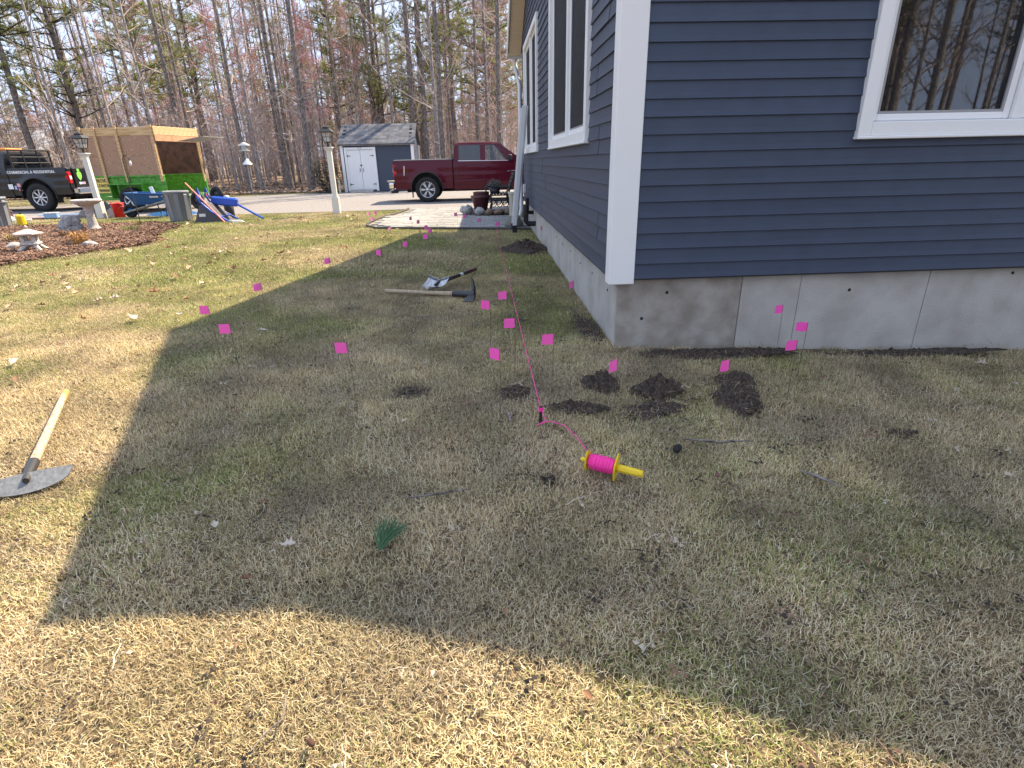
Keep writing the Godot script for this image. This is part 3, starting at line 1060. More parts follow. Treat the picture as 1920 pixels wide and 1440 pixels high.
	for k in sets.size():
		for which in 2:
			var mm = MultiMesh.new()
			mm.transform_format = MultiMesh.TRANSFORM_3D
			mm.mesh = sets[k][which]
			var cnt = 60 if k < 5 else 36
			mm.instance_count = cnt
			var r2 = RandomNumberGenerator.new()
			r2.seed = 9000 + k
			for i in cnt:
				var z = -72.0 - 70.0 * r2.randf()
				var x = lerpf(-1.15, 0.22, r2.randf()) * absf(z)
				var s = r2.randf_range(0.5, 0.85)
				mm.set_instance_transform(i, Transform3D(Basis(Vector3.UP, r2.randf() * TAU).scaled(Vector3(s * 1.1, s, s * 1.1)), onto(x, z)))
			var mi = MultiMeshInstance3D.new()
			mi.name = "trunks" if which == 0 else "crowns"
			mi.multimesh = mm
			mi.material_override = M.bark if which == 0 else (M.leafcol if k == 5 or k == 7 else M.vcol)
			far.add_child(mi, true)
			mi.set_meta("kind", "stuff")
	# the brush between the trunks, a tangle nobody could count
	for which in 2:
		for k in 4:
			var bm = MultiMesh.new()
			bm.transform_format = MultiMesh.TRANSFORM_3D
			bm.mesh = sap[k][which]
			bm.instance_count = 150
			var r3 = RandomNumberGenerator.new()
			r3.seed = 9100 + k
			for i in 150:
				var z = -37.0 - 40.0 * r3.randf()
				var x = lerpf(-0.95, 0.12, r3.randf()) * absf(z)
				var s = r3.randf_range(0.6, 1.5)
				bm.set_instance_transform(i, Transform3D(Basis(Vector3.UP, r3.randf() * TAU).scaled(Vector3(s * 1.2, s, s * 1.2)), onto(x, z)))
			var bi = MultiMeshInstance3D.new()
			bi.name = "brush"
			bi.multimesh = bm
			bi.material_override = M.bark_grey if which == 0 else M.vcol
			far.add_child(bi, true)
			bi.set_meta("kind", "stuff")
	# trees behind the camera, mirrored in the front window
	for i in 72:
		var z = 9.0 + 22.0 * pow(rng.randf(), 0.8)
		var x = rng.randf_range(0.12, 1.25) * z + 3.0
		var me = [bare[i % 6], snag[i % 4], bare[(i + 2) % 6], pine[i % 4]][i % 4]
		plant_tree("white_pine" if i % 4 == 3 else "bare_tree", me, Vector3(x, -0.1, z), rng.randf() * TAU, Vector3.ONE * rng.randf_range(0.8, 1.2), "tree mirrored in the front window of the house", "trees mirrored in the window", M.bark_grey, M.leafcol if i % 4 == 3 else M.vcol)
	# leaf litter on the woods floor
	var lf = mb()
	flat(lf)
	for k in 5:
		var a = rng.randf() * TAU
		var c = Vector3(rng.randf_range(-0.2, 0.2), rng.randf_range(0.01, 0.04), rng.randf_range(-0.2, 0.2))
		var u = Vector3(cos(a), rng.randf_range(-0.2, 0.3), sin(a)) * 0.06
		var v = Vector3(-sin(a), rng.randf_range(-0.2, 0.4), cos(a)) * 0.035
		quad(lf, c - u, c + v, c + u, c - v + Vector3(0, 0.015, 0))
	lf.generate_normals()
	var mm = MultiMesh.new()
	mm.transform_format = MultiMesh.TRANSFORM_3D
	mm.use_colors = true
	mm.mesh = lf.commit()
	mm.instance_count = 9000
	for i in 9000:
		var z = -29.2 - 22.0 * pow(rng.randf(), 1.8)
		var x = lerpf(-0.85, 0.1, rng.randf()) * absf(z)
		if x > -7.2 and x < -2.5 and z > -31.5: z -= 3.0
		var s = rng.randf_range(0.8, 1.7)
		mm.set_instance_transform(i, Transform3D(Basis(Vector3.UP, rng.randf() * TAU).scaled(Vector3.ONE * s), onto(x, z, 0.025)))
		mm.set_instance_color(i, Color(0.34, 0.215, 0.15).lerp(Color(0.50, 0.40, 0.33), rng.randf()) * rng.randf_range(0.5, 1.1))
	var mi = MultiMeshInstance3D.new()
	mi.name = "leaf_litter"
	mi.multimesh = mm
	mi.material_override = M.vcol
	add_child(mi)
	tag(mi, "brown leaf litter covering the woods floor beyond the driveway", "leaf litter", "", "stuff")

func far_things():
	# a pale house far off at the left, seen through the trees
	var h = thing("neighbour_house", "pale grey house far off behind the black truck", "house", onto(-52, -66), 0.15)
	var st = mb()
	box(st, Vector3(0, 1.4, 0), Vector3(15, 3.2, 8))
	part("wall", st, mat(0.50, 0.50, 0.52, 0.8), h)
	st = mb()
	slab(st, Vector3(-8, 2.9, 4.5), Vector3(8, 2.9, 4.5), Vector3(8, 4.9, 0), Vector3(-8, 4.9, 0), 0.15)
	slab(st, Vector3(-8, 4.9, 0), Vector3(8, 4.9, 0), Vector3(8, 2.9, -4.5), Vector3(-8, 2.9, -4.5), 0.15)
	part("roof", st, mat(0.30, 0.31, 0.34, 0.9), h)
	for x in [-5.0, -1.5, 3.0]:
		st = mb()
		box(st, Vector3(x, 1.6, 4.03), Vector3(1.2, 1.3, 0.06))
		var w = part("window", st, M.white, h)
		st = mb()
		box(st, Vector3(x, 1.6, 4.07), Vector3(1.0, 1.1, 0.03))
		part("pane", st, M.car_glass, w)

# ------------------------------------------------------------------ the shed
func shed():
	# front wall about z -28.7, x -6.65 .. -3.2; height to eave 2.1
	var h = thing("garden_shed", "small dark blue shed with white double doors and grey shingle roof", "shed", Vector3(-4.93, 0.0, -28.75))
	var W = 3.42
	var D = 2.6
	var E = 2.10
	var body = mb()
	box(body, Vector3(0, E / 2, -D / 2), Vector3(W - 0.06, E, D - 0.06))
	prism(body, [Vector2(-D + 0.03, E), Vector2(-0.03, E), Vector2(-D / 2, E + 0.84)], -W / 2 + 0.03, W / 2 - 0.03, Transform3D(Basis(Vector3(0, 0, 1), Vector3.UP, Vector3(-1, 0, 0)), Vector3.ZERO))
	part("wall", body, M.navy, h)
	# clapboards, right of the door
	var y = 0.04
	while y < E - 0.12:
		var st = mb()
		prism(st, [Vector2(0, 0), Vector2(0.022, 0), Vector2(0.020, 0.008), Vector2(0.004, 0.112), Vector2(0, 0.112)], 0.0, 1.62, Transform3D(Basis(Vector3(0, 0, 1), Vector3.UP, Vector3(-1, 0, 0)), Vector3(1.62, y, -0.03)))
		part("clapboard", st, M.navy, h)
		y += 0.108
	# corner boards, frieze
	var tr = mb()
	cbox(tr, Vector3(-W / 2 + 0.05, E / 2, 0.0), Vector3(0.13, E, 0.06), 0.006)
	cbox(tr, Vector3(W / 2 - 0.05, E / 2, 0.0), Vector3(0.13, E, 0.06), 0.006)
	cbox(tr, Vector3(W / 2, E / 2, -D + 0.06), Vector3(0.06, E, 0.12), 0.006)
	cbox(tr, Vector3(0, E + 0.02, 0.012), Vector3(W + 0.02, 0.10, 0.08), 0.006)
	part("white_trim", tr, M.white, h)
	# door casing and two plank doors
	var dc = mb()
	var d0 = -1.55
	var d1 = -0.08
	cbox(dc, Vector3(d0 + 0.055, 1.02, 0.006), Vector3(0.11, 1.96, 0.06), 0.005)
	cbox(dc, Vector3(d1 - 0.055, 1.02, 0.006), Vector3(0.11, 1.96, 0.06), 0.005)
	cbox(dc, Vector3((d0 + d1) / 2, 1.94, 0.006), Vector3(d1 - d0 - 0.222, 0.11, 0.056), 0.005)
	part("door_frame", dc, M.white, h)
	for s in 2:
		var dr = node("door", h)
		var a = d0 + 0.115 + s * 0.63
		for k in 5:
			var st = mb()
			cbox(st, Vector3(a + 0.0615 + k * 0.1235, 0.985, 0.0), Vector3(0.1215, 1.77, 0.03), 0.004)
			part("plank", st, M.white, dr)
		for yy in [0.35, 1.62]:
			var st = mb()
			var hx = a + 0.01 if s == 0 else a + 0.607
			var sg = 1 if s == 0 else -1
			cbox(st, Vector3(hx, yy, 0.022), Vector3(0.03, 0.12, 0.012), 0.003)
			prism(st, [Vector2(0, -0.022), Vector2(0.17, -0.006), Vector2(0.17, 0.006), Vector2(0, 0.022)], 0.016, 0.026, Transform3D(Basis(Vector3(sg, 0, 0), Vector3.UP, Vector3(0, 0, 1)), Vector3(hx, yy, 0)))
			part("hinge", st, M.black, dr)
		var st = mb()
		var gx = a + 0.555 if s == 0 else a + 0.065
		tube(st, [Vector3(gx, 0.92, 0.014), Vector3(gx, 0.93, 0.05), Vector3(gx, 1.06, 0.05), Vector3(gx, 1.07, 0.014)], 0.011, 6)
		part("handle", st, M.black, dr)
	var lt = mb()
	cbox(lt, Vector3(-0.815, 1.20, 0.024), Vector3(0.09, 0.06, 0.025), 0.005)
	part("latch", lt, M.black, h)
	var hs = mb()
	var pp = []
	for i in 11:
		var a2 = lerpf(-2.3, 2.3, i / 10.0)
		pp.append(Vector3(-0.815 + sin(a2) * 0.055, 1.955 + cos(a2) * 0.06 , 0.045))
	tube(hs, pp, 0.009, 5)
	part("horseshoe", hs, M.dark_steel, h)
	# roof: shingle courses, each a row with broken tabs
	var rf = mb()
	slab(rf, Vector3(-W / 2 - 0.1, E + 0.02, 0.16), Vector3(W / 2 + 0.1, E + 0.02, 0.16), Vector3(W / 2 + 0.1, E + 0.95, -D / 2), Vector3(-W / 2 - 0.1, E + 0.95, -D / 2), 0.05)
	slab(rf, Vector3(-W / 2 - 0.1, E + 0.95, -D / 2), Vector3(W / 2 + 0.1, E + 0.95, -D / 2), Vector3(W / 2 + 0.1, E + 0.02, -D - 0.16), Vector3(-W / 2 - 0.1, E + 0.02, -D - 0.16), 0.05)
	var roof = part("roof", rf, M.shingle, h)
	var up = Vector3(0, 0.93, -D / 2 - 0.16)
	var n = up.cross(Vector3(-1, 0, 0)).normalized()
	if n.y < 0: n = -n
	var bas = Basis(Vector3(1, 0, 0), n, -up.normalized())
	var tabs = []
	for v in 3:
		var st = mb()
		box(st, Vector3.ZERO, Vector3(0.297, 0.010, 0.150), Basis(Vector3.RIGHT, 0.05))
		st.generate_normals()
		tabs.append(st.commit())
	var rows = 11
	for r in rows:
		var x = -W / 2 - 0.1 + 0.15 - (0.15 if r % 2 else 0.0)
		while x < W / 2 + 0.11:
			var px = clampf(x, -W / 2 + 0.05, W / 2 - 0.05)
			var c = Vector3(px, E + 0.02, 0.16) + up * ((r + 0.5) / rows) + n * 0.008
			piece("shingle", tabs[rng.randi() % 3], M.tabs[rng.randi() % 4], roof, Transform3D(bas, c))
			x += 0.3
	# a wooden step before the doors
	var sp = mb()
	slab(sp, Vector3(-1.38, 0.0, 0.75), Vector3(-0.30, 0.0, 0.75), Vector3(-0.30, 0.11, 0.08), Vector3(-1.38, 0.11, 0.08), 0.03)
	part("ramp", sp, M.grey_wood, h)
	# the bush, the pale stake and the little urn beside it
	var b = thing("rhododendron", "dark leafy bush with bronze leaves beside the shed", "bush", Vector3(-7.35, 0, -28.35))
	var st = mb()
	for i in 9:
		var a = rng.randf() * TAU
		limb(st, Vector3(0, 0, 0), Vector3(cos(a), 1.3, sin(a)), rng.randf_range(0.8, 1.4), 0.02, 5, 0.2, 5)
	part("stems", st, M.bark, b)
	var le = mb()
	flat(le)
	for i in 2600:
		var d = Vector3(rng.randf_range(-1, 1), rng.randf_range(-1, 1), rng.randf_range(-1, 1))
		if d.length() > 1.0: continue
		var lump = 0.8 + 0.35 * nz.get_noise_3dv(d * 2.0)
		var p = Vector3(d.x * 0.85, 0.80 + d.y * 0.85, d.z * 0.8) * Vector3(lump, 1, lump)
		if p.y < 0.05: continue
		var u = Vector3(rng.randf_range(-1, 1), rng.randf_range(-0.5, 0.6), rng.randf_range(-1, 1)).normalized() * 0.075
		var v = u.cross(Vector3(rng.randf() - 0.5, 1, rng.randf() - 0.5)).normalized() * 0.022
		var col = Color(0.028, 0.045, 0.018).lerp(Color(0.16, 0.07, 0.055), clampf(nz.get_noise_3dv(p * 1.4) * 1.6 + (0.35 if p.y > 0.9 else -0.1), 0, 1))
		le.set_color(col * rng.randf_range(0.7, 1.5))
		quad(le, p - u, p + v, p + u, p - v)
	part("leaves", le, M.leafcol, b)
	st = mb()
	cbox(st, Vector3(0, 0.30, 0), Vector3(0.09, 0.62, 0.05), 0.01)
	cbox(st, Vector3(0, 0.64, 0), Vector3(0.06, 0.06, 0.04), 0.01)
	solo("marker_post", st, M.cream, "short cream stake standing between bush and shed door", "post", Vector3(-6.78, 0.012, -28.2))
	st = mb()
	lathe(st, [Vector2(0, 0.012), Vector2(0.14, 0.012), Vector2(0.14, 0.06), Vector2(0.05, 0.12), Vector2(0.045, 0.30), Vector2(0.10, 0.42), Vector2(0.19, 0.50), Vector2(0.20, 0.53), Vector2(0.16, 0.52), Vector2(0.0, 0.49)], 18)
	solo("stone_urn", st, M.concrete, "small grey stone urn by the shed behind the red truck", "urn", Vector3(-4.12, 0, -26.9))

# ------------------------------------------------------------------ pickup trucks
# local: x forward, y up, z to the right; origin on the ground under the rear axle
func side_panel(st, x0, x1, ny, wfun, y0fun, y1fun, arches, side, nx = 70):
	smooth(st, 4)
	var P = []
	var inn = []
	for i in nx + 1:
		var col = []
		var ci = []
		for j in ny + 1:
			var x = lerpf(x0, x1, i / float(nx))
			var y = lerpf(y0fun.call(x), y1fun.call(x), j / float(ny))
			var hid = false
			for a in arches:
				var d = Vector2(x - a[0], y - a[1])
				if d.length() < a[2]:
					hid = true
					if d.length() < 1e-3: d = Vector2(0, 1)
					d = d.normalized() * a[2]
					x = a[0] + d.x
					y = a[1] + d.y
			col.append(Vector3(x, y, side * wfun.call(x, y)))
			ci.append(hid)
		P.append(col)
		inn.append(ci)
	for i in nx:
		for j in ny:
			if inn[i][j] and inn[i + 1][j] and inn[i][j + 1] and inn[i + 1][j + 1]: continue
			quad(st, P[i][j], P[i + 1][j], P[i + 1][j + 1], P[i][j + 1])

func wheel(parent, at, side, R, rim_r, spokes, style):
	var w = node("wheel", parent, at)
	w.rotation = Vector3(PI / 2 * side, 0, 0)
	# lathe axis y = outward
	var t = mb()
	lathe(t, [Vector2(rim_r, -0.10), Vector2(R * 0.93, -0.125), Vector2(R, -0.09), Vector2(R, 0.09), Vector2(R * 0.93, 0.125), Vector2(rim_r * 1.06, 0.118), Vector2(rim_r, 0.10), Vector2(rim_r, -0.10)], 40)
	for k in 36:
		var a = TAU * k / 36.0
		box(t, Vector3(cos(a) * R, 0.055 * (1 if k % 2 else -1), sin(a) * R), Vector3(0.012, 0.09, 0.035), Basis(Vector3.UP, -a))
	part("tyre", t, M.rubber, w)
	var r = mb()
	lathe(r, [Vector2(rim_r * 0.99, -0.08), Vector2(rim_r * 0.92, -0.02), Vector2(rim_r * 0.93, 0.07), Vector2(rim_r * 0.97, 0.105), Vector2(rim_r * 1.0, 0.10)], 40)
	lathe(r, [Vector2(0, 0.085), Vector2(rim_r * 0.13, 0.085), Vector2(rim_r * 0.22, 0.07), Vector2(rim_r * 0.26, 0.04), Vector2(rim_r * 0.26, 0.0)], 24)
	for k in spokes:
		var a = TAU * k / spokes
		var offs = [-0.13, 0.13] if style == "split" else [0.0]
		for o in offs:
			var d0 = Vector3(cos(a), 0, sin(a)) * rim_r * 0.2
			var d1 = Vector3(cos(a + o), 0, sin(a + o)) * rim_r * 0.97
			var wd = 0.030 if style == "split" else 0.042
			var f = (d1 - d0).normalized()
			var b = Basis(f, Vector3.UP, f.cross(Vector3.UP))
			cbox(r, (d0 + d1) / 2 + Vector3(0, 0.07, 0), Vector3((d1 - d0).length(), 0.03, wd), 0.006, b)
	part("rim", r, M.alloy, w)
	var bk = mb()
	lathe(bk, [Vector2(0, 0.0), Vector2(rim_r * 0.95, 0.0)], 30)
	part("brake_disc", bk, M.dark_steel, w)

func pickup(o, c):
	var paint = c.paint
	var ax = c.front_axle
	var tail = c.tail
	var nose = ax + 0.92
	var lift = c.lift
	var RK = 0.40 + lift
	var BT = c.bed_top
	var BELT = c.belt
	var W = 1.0
	var bedf = c.cab0 - 0.03
	var arch_r = c.arch
	var ar = [[0.0, c.wheel_r + 0.03, arch_r], [ax, c.wheel_r + 0.03, arch_r]]
	var wf = func(x, y):
		var t = clampf((y - RK) / (BELT - RK), 0, 1)
		var w = W - 0.055 * pow(1.0 - t, 2.2) - 0.03 * pow(t, 3.0) + 0.018 * exp(-pow((y - 0.62 - lift) / 0.035, 2.0)) - 0.012 * exp(-pow((y - 0.95 - lift) / 0.05, 2.0))
		for a in ar:
			var d = Vector2(x - a[0], y - a[1]).length()
			w += 0.035 * exp(-pow((d - arch_r) / 0.10, 2.0))
		if x > ax + 0.4: w -= 0.10 * pow((x - ax - 0.4) / 0.55, 2.0)
		return w
	for s in [-1, 1]:
		var st = mb()
		side_panel(st, tail, bedf, 16, wf, func(_x): return RK + 0.02, func(_x): return BT, [ar[0]], s, 60)
		part("bed_side", st, paint, o)
		st = mb()
		side_panel(st, c.cab0, nose, 16, wf, func(_x): return RK - 0.02, func(x): return BELT - 0.035 * clampf((x - c.cab0 - 2.0) / 1.6, 0, 1) if x < c.cab0 + 2.15 else BELT - 0.035 - 0.05 * (x - c.cab0 - 2.15), [ar[1]], s, 90)
		part("cab_side", st, paint, o)
		# wheel-arch lips
		for a in ar:
			var lip = mb()
			var pts = []
			for k in 17:
				var an = lerpf(-0.12, PI + 0.12, k / 16.0)
				var p = Vector2(a[0] + cos(an) * arch_r, a[1] + sin(an) * arch_r)
				pts.append(Vector3(p.x, p.y, s * (wf.call(p.x, p.y) + 0.002)))
			tube(lip, pts, 0.024, 6)
			part("arch_trim", lip, M.black if c.black_arch else paint, o)
	# bed floor, inner walls, tailgate, tonneau
	var bd = mb()
	box(bd, Vector3((tail + bedf) / 2, (RK + BT) / 2 + 0.02, 0), Vector3(bedf - tail - 0.02, BT - RK - 0.10, 1.62))
	box(bd, Vector3((c.cab0 + ax) / 2 - 0.1, 0.62 + lift, 0), Vector3(ax - c.cab0 - 0.6, 0.5, 1.84))
	box(bd, Vector3(ax / 2, 0.40 + lift, 0), Vector3(nose - tail - 0.5, 0.18, 0.9))
	box(bd, Vector3(ax, 0.75 + lift, 0), Vector3(1.2, 0.5, 1.3))
	part("chassis", bd, M.rubber, o)
	var tg = mb()
	cbox(tg, Vector3(tail - 0.02, (RK + 0.16 + BT) / 2, 0), Vector3(0.07, BT - RK - 0.16, 1.52), 0.02)
	var tgo = part("tailgate", tg, paint, o)
	tg = mb()
	cbox(tg, Vector3(tail - 0.06, BT - 0.18, 0), Vector3(0.02, 0.07, 0.26), 0.008)
	part("handle", tg, M.black, tgo)
	for s in [-1, 1]:
		var cr = mb()
		cbox(cr, Vector3(tail + 0.005, (RK + BT) / 2 + 0.03, s * 0.86), Vector3(0.05, BT - RK - 0.06, 0.2), 0.02)
		part("bed_corner", cr, paint, o)
		var tl = mb()
		cbox(tl, Vector3(tail + 0.03, BT - 0.30, s * 0.90), Vector3(0.13, 0.38, 0.16), 0.03)
		var t2 = part("tail_light", tl, M.tail_red, o)
		tl = mb()
		cbox(tl, Vector3(tail - 0.037, BT - 0.30, s * 0.885), Vector3(0.012, 0.11, 0.09), 0.005)
		part("reverse_lamp", tl, M.white, t2)
	var tn = mb()
	if c.cover:
		cbox(tn, Vector3((tail + bedf) / 2, BT + 0.012, 0), Vector3(bedf - tail, 0.045, 1.86), 0.015)
		part("bed_cover", tn, M.vinyl_cover, o)
	else:
		for s in [-1, 1]:
			cbox(tn, Vector3((tail + bedf) / 2, BT + 0.006, s * 0.90), Vector3(bedf - tail, 0.03, 0.12), 0.01)
		part("bed_rail", tn, M.black, o)
	# bumper
	var bp = mb()
	cbox(bp, Vector3(tail - 0.13, RK + 0.13, 0), Vector3(0.2, 0.20, 1.86), 0.04)
	part("rear_bumper", bp, c.bumper, o)
	bp = mb()
	cbox(bp, Vector3(nose + 0.03, RK + 0.16, 0), Vector3(0.22, 0.26, 1.8), 0.05)
	part("front_bumper", bp, M.chrome, o)
	var pl = mb()
	cbox(pl, Vector3(tail - 0.10, RK - 0.06, 0.55), Vector3(0.26, 0.09, 0.09), 0.03)
	part("exhaust_tip", pl, M.dark_steel, o)
	# hood and grille
	var hd = mb()
	flat(hd)
	var hb = c.cab0 + 2.15
	var hy = BELT - 0.035
	var hr = []
	for q in [[hb, hy + 0.09, 0.93], [hb + 0.5, hy + 0.085, 0.93], [nose - 0.25, hy + 0.01, 0.88], [nose + 0.02, hy - 0.09, 0.82]]:
		hr.append([Vector3(q[0], q[1] - 0.09, -q[2]), Vector3(q[0], q[1], -q[2] * 0.8), Vector3(q[0], q[1] + 0.01, 0), Vector3(q[0], q[1], q[2] * 0.8), Vector3(q[0], q[1] - 0.09, q[2])])
	smooth(hd, 5)
	for i in 3:
		for k in 4:
			quad(hd, hr[i][k], hr[i + 1][k], hr[i + 1][k + 1], hr[i][k + 1])
	part("hood", hd, paint, o)
	var gr = mb()
	cbox(gr, Vector3(nose - 0.02, RK + 0.55, 0), Vector3(0.10, 0.50, 1.62), 0.03)
	part("grille", gr, M.chrome, o)
	# greenhouse: pillars and roof as one shell, panes set in its sides
	var RT = c.roof
	var b0 = c.cab0 + 0.02
	var r0 = c.cab0 + 0.12
	var r1 = c.cab0 + 1.55
	var w1 = c.cab0 + 2.30
	var wb = 0.955
	var wr = 0.76
	var sec = func(t):   # t 0 belt .. 1 roof edge
		return lerpf(wb, wr, t)
	# side windows as cut-outs between pillars
	for s in [-1, 1]:
		var sd = mb()
		flat(sd)
		var Y0 = BELT
		var Y1 = RT - 0.09
		var zb = s * wb
		var zt = s * (wr + 0.015)
		var rear = [Vector2(b0, Y0), Vector2(r0 - 0.05, Y1)]
		var winA = [[b0 + 0.17, b0 + 0.88], [b0 + 1.05, b0 + 1.77]]
		var pill = [[rear[0].x, winA[0][0], rear[1].x, winA[0][0] + 0.01], [winA[0][1], winA[1][0], winA[0][1] + 0.0, winA[1][0] + 0.01]]
		for p in pill:
			quad(sd, Vector3(p[0], Y0, zb), Vector3(p[1], Y0, zb), Vector3(p[3], Y1, zt), Vector3(p[2], Y1, zt))
		# A pillar, raked
		quad(sd, Vector3(winA[1][1], Y0, zb), Vector3(w1, Y0 - 0.02, zb), Vector3(r1 + 0.02, Y1 + 0.02, zt), Vector3(r1 - 0.14, Y1, zt))
		# header rail
		quad(sd, Vector3(rear[1].x, Y1, zt), Vector3(r1 + 0.02, Y1, zt), Vector3(r1 - 0.02, RT - 0.03, s * wr * 0.95), Vector3(r0 - 0.02, RT - 0.03, s * wr * 0.95))
		part("pillars", sd, paint, o)
		for k in 2:
			var wp = mb()
			flat(wp)
			var a = winA[k][0]
			var b = winA[k][1]
			var tb = b if k == 0 else r1 - 0.14
			var ins = s * 0.012
			quad(wp, Vector3(a - 0.01, Y0 - 0.01, zb - ins), Vector3(b + 0.01, Y0 - 0.01, zb - ins), Vector3(tb + 0.01, Y1 + 0.01, zt - ins), Vector3(a, Y1 + 0.01, zt - ins))
			part("side_window", wp, M.car_glass if k == 0 else M.car_glass_clear, o)
		var bl = mb()
		tube(bl, [Vector3(winA[0][0] - 0.02, Y0 - 0.004, s * (wb + 0.008)), Vector3(winA[1][1] + 0.05, Y0 - 0.02, s * (wb + 0.008))], 0.013, 5)
		part("belt_trim", bl, M.chrome if c.chrome_belt else M.black, o)
		# doors seams (recess strips), handles, mirror
		for dx in [0.10, 1.0, 2.02]:
			var se = mb()
			for k in 6:
				var y = lerpf(RK + 0.06, BELT - 0.03, k / 6.0)
				var y2 = lerpf(RK + 0.06, BELT - 0.03, (k + 1) / 6.0)
				quad(se, Vector3(c.cab0 + dx - 0.006, y, s * (wf.call(c.cab0 + dx, y) + 0.0015)), Vector3(c.cab0 + dx + 0.006, y, s * (wf.call(c.cab0 + dx, y) + 0.0015)), Vector3(c.cab0 + dx + 0.006, y2, s * (wf.call(c.cab0 + dx, y2) + 0.0015)), Vector3(c.cab0 + dx - 0.006, y2, s * (wf.call(c.cab0 + dx, y2) + 0.0015)))
			part("door_gap", se, M.black, o)
		for dx in [0.30, 1.22]:
			var hn = mb()
			cbox(hn, Vector3(c.cab0 + dx, BELT - 0.17, s * (wf.call(c.cab0 + dx, BELT - 0.17) + 0.02)), Vector3(0.2, 0.035, 0.03), 0.01)
			part("door_handle", hn, paint, o)
		var mi = mb()
		cbox(mi, Vector3(c.cab0 + 1.88, BELT + 0.07, s * 1.13), Vector3(0.13, 0.21, 0.22), 0.04)
		cbox(mi, Vector3(c.cab0 + 1.90, BELT - 0.01, s * 1.01), Vector3(0.06, 0.05, 0.16), 0.015)
		part("mirror", mi, M.black if c.black_arch else paint, o)
	var rs = mb()
	smooth(rs, 6)
	var rows = [[r0 - 0.03, RT - 0.05], [r0 + 0.08, RT - 0.01], [r0 + 0.7, RT], [r1 - 0.25, RT - 0.01], [r1 - 0.02, RT - 0.05]]
	var RP = []
	for q in rows:
		RP.append([Vector3(q[0], q[1] - 0.03, -wr * 0.97), Vector3(q[0], q[1], -wr * 0.85), Vector3(q[0], q[1] + 0.015, 0), Vector3(q[0], q[1], wr * 0.85), Vector3(q[0], q[1] - 0.03, wr * 0.97)])
	for i in rows.size() - 1:
		for k in 4:
			quad(rs, RP[i][k], RP[i][k + 1], RP[i + 1][k + 1], RP[i + 1][k])
	part("roof", rs, paint, o)
	var ws = mb()
	flat(ws)
	quad(ws, Vector3(w1, BELT - 0.02, -wb + 0.02), Vector3(w1, BELT - 0.02, wb - 0.02), Vector3(r1 - 0.02, RT - 0.06, wr - 0.03), Vector3(r1 - 0.02, RT - 0.06, -wr + 0.03))
	part("windshield", ws, M.car_glass_clear, o)
	ws = mb()
	flat(ws)
	quad(ws, Vector3(b0 + 0.045, BT + 0.10, -wb + 0.14), Vector3(b0 + 0.045, BT + 0.10, wb - 0.14), Vector3(r0 - 0.045, RT - 0.10, wr - 0.08), Vector3(r0 - 0.045, RT - 0.10, -wr + 0.08))
	part("rear_window", ws, M.car_glass, o)
	ws = mb()
	flat(ws)
	quad(ws, Vector3(b0, RK + 0.2, -wb), Vector3(b0, RK + 0.2, wb), Vector3(b0, BT + 0.10, wb), Vector3(b0, BT + 0.10, -wb))
	for s in [-1, 1]:
		quad(ws, Vector3(b0, BT + 0.10, s * wb), Vector3(b0 + 0.045, BT + 0.10, s * (wb - 0.14)), Vector3(r0 - 0.045, RT - 0.1, s * (wr - 0.08)), Vector3(r0 - 0.05, RT - 0.08, s * (wr + 0.015)))
	quad(ws, Vector3(r0 - 0.045, RT - 0.1, -wr), Vector3(r0 - 0.045, RT - 0.1, wr), Vector3(r0 - 0.03, RT - 0.05, wr * 0.95), Vector3(r0 - 0.03, RT - 0.05, -wr * 0.95))
	part("cab_back", ws, paint, o)
	# seats seen through the glass
	for x in [c.cab0 + 0.5, c.cab0 + 1.35]:
		for s in [-0.4, 0.4]:
			var se = mb()
			cbox(se, Vector3(x, BELT + 0.02, s), Vector3(0.16, 0.55, 0.5), 0.06, Basis(Vector3.BACK, 0.15))
			cbox(se, Vector3(x - 0.06, BELT + 0.38, s), Vector3(0.10, 0.18, 0.26), 0.04, Basis(Vector3.BACK, 0.15))
			part("seat", se, M.seat, o)
	# wheels
	for x in [0.0, ax]:
		for s in [-1, 1]:
			wheel(o, Vector3(x, c.wheel_r, s * c.track), s, c.wheel_r, c.rim_r, c.spokes, c.style)
			var wl = mb()
			flat(wl)
			for k in 14:
				var a0 = lerpf(-0.1, PI + 0.1, k / 14.0)
				var a1 = lerpf(-0.1, PI + 0.1, (k + 1) / 14.0)
				var p0 = Vector3(x + cos(a0) * (arch_r - 0.01), c.wheel_r + 0.03 + sin(a0) * (arch_r - 0.01), 0)
				var p1 = Vector3(x + cos(a1) * (arch_r - 0.01), c.wheel_r + 0.03 + sin(a1) * (arch_r - 0.01), 0)
				quad(wl, p0 + Vector3(0, 0, s * 0.6), p1 + Vector3(0, 0, s * 0.6), p1 + Vector3(0, 0, s * 0.97), p0 + Vector3(0, 0, s * 0.97))
			part("wheel_well", wl, M.rubber, o)
	for s in [-1, 1]:
		var fl = mb()
		box(fl, Vector3(-arch_r + 0.02, RK - 0.10, s * 0.86), Vector3(0.015, 0.28, 0.24))
		part("mud_flap", fl, M.rubber, o)

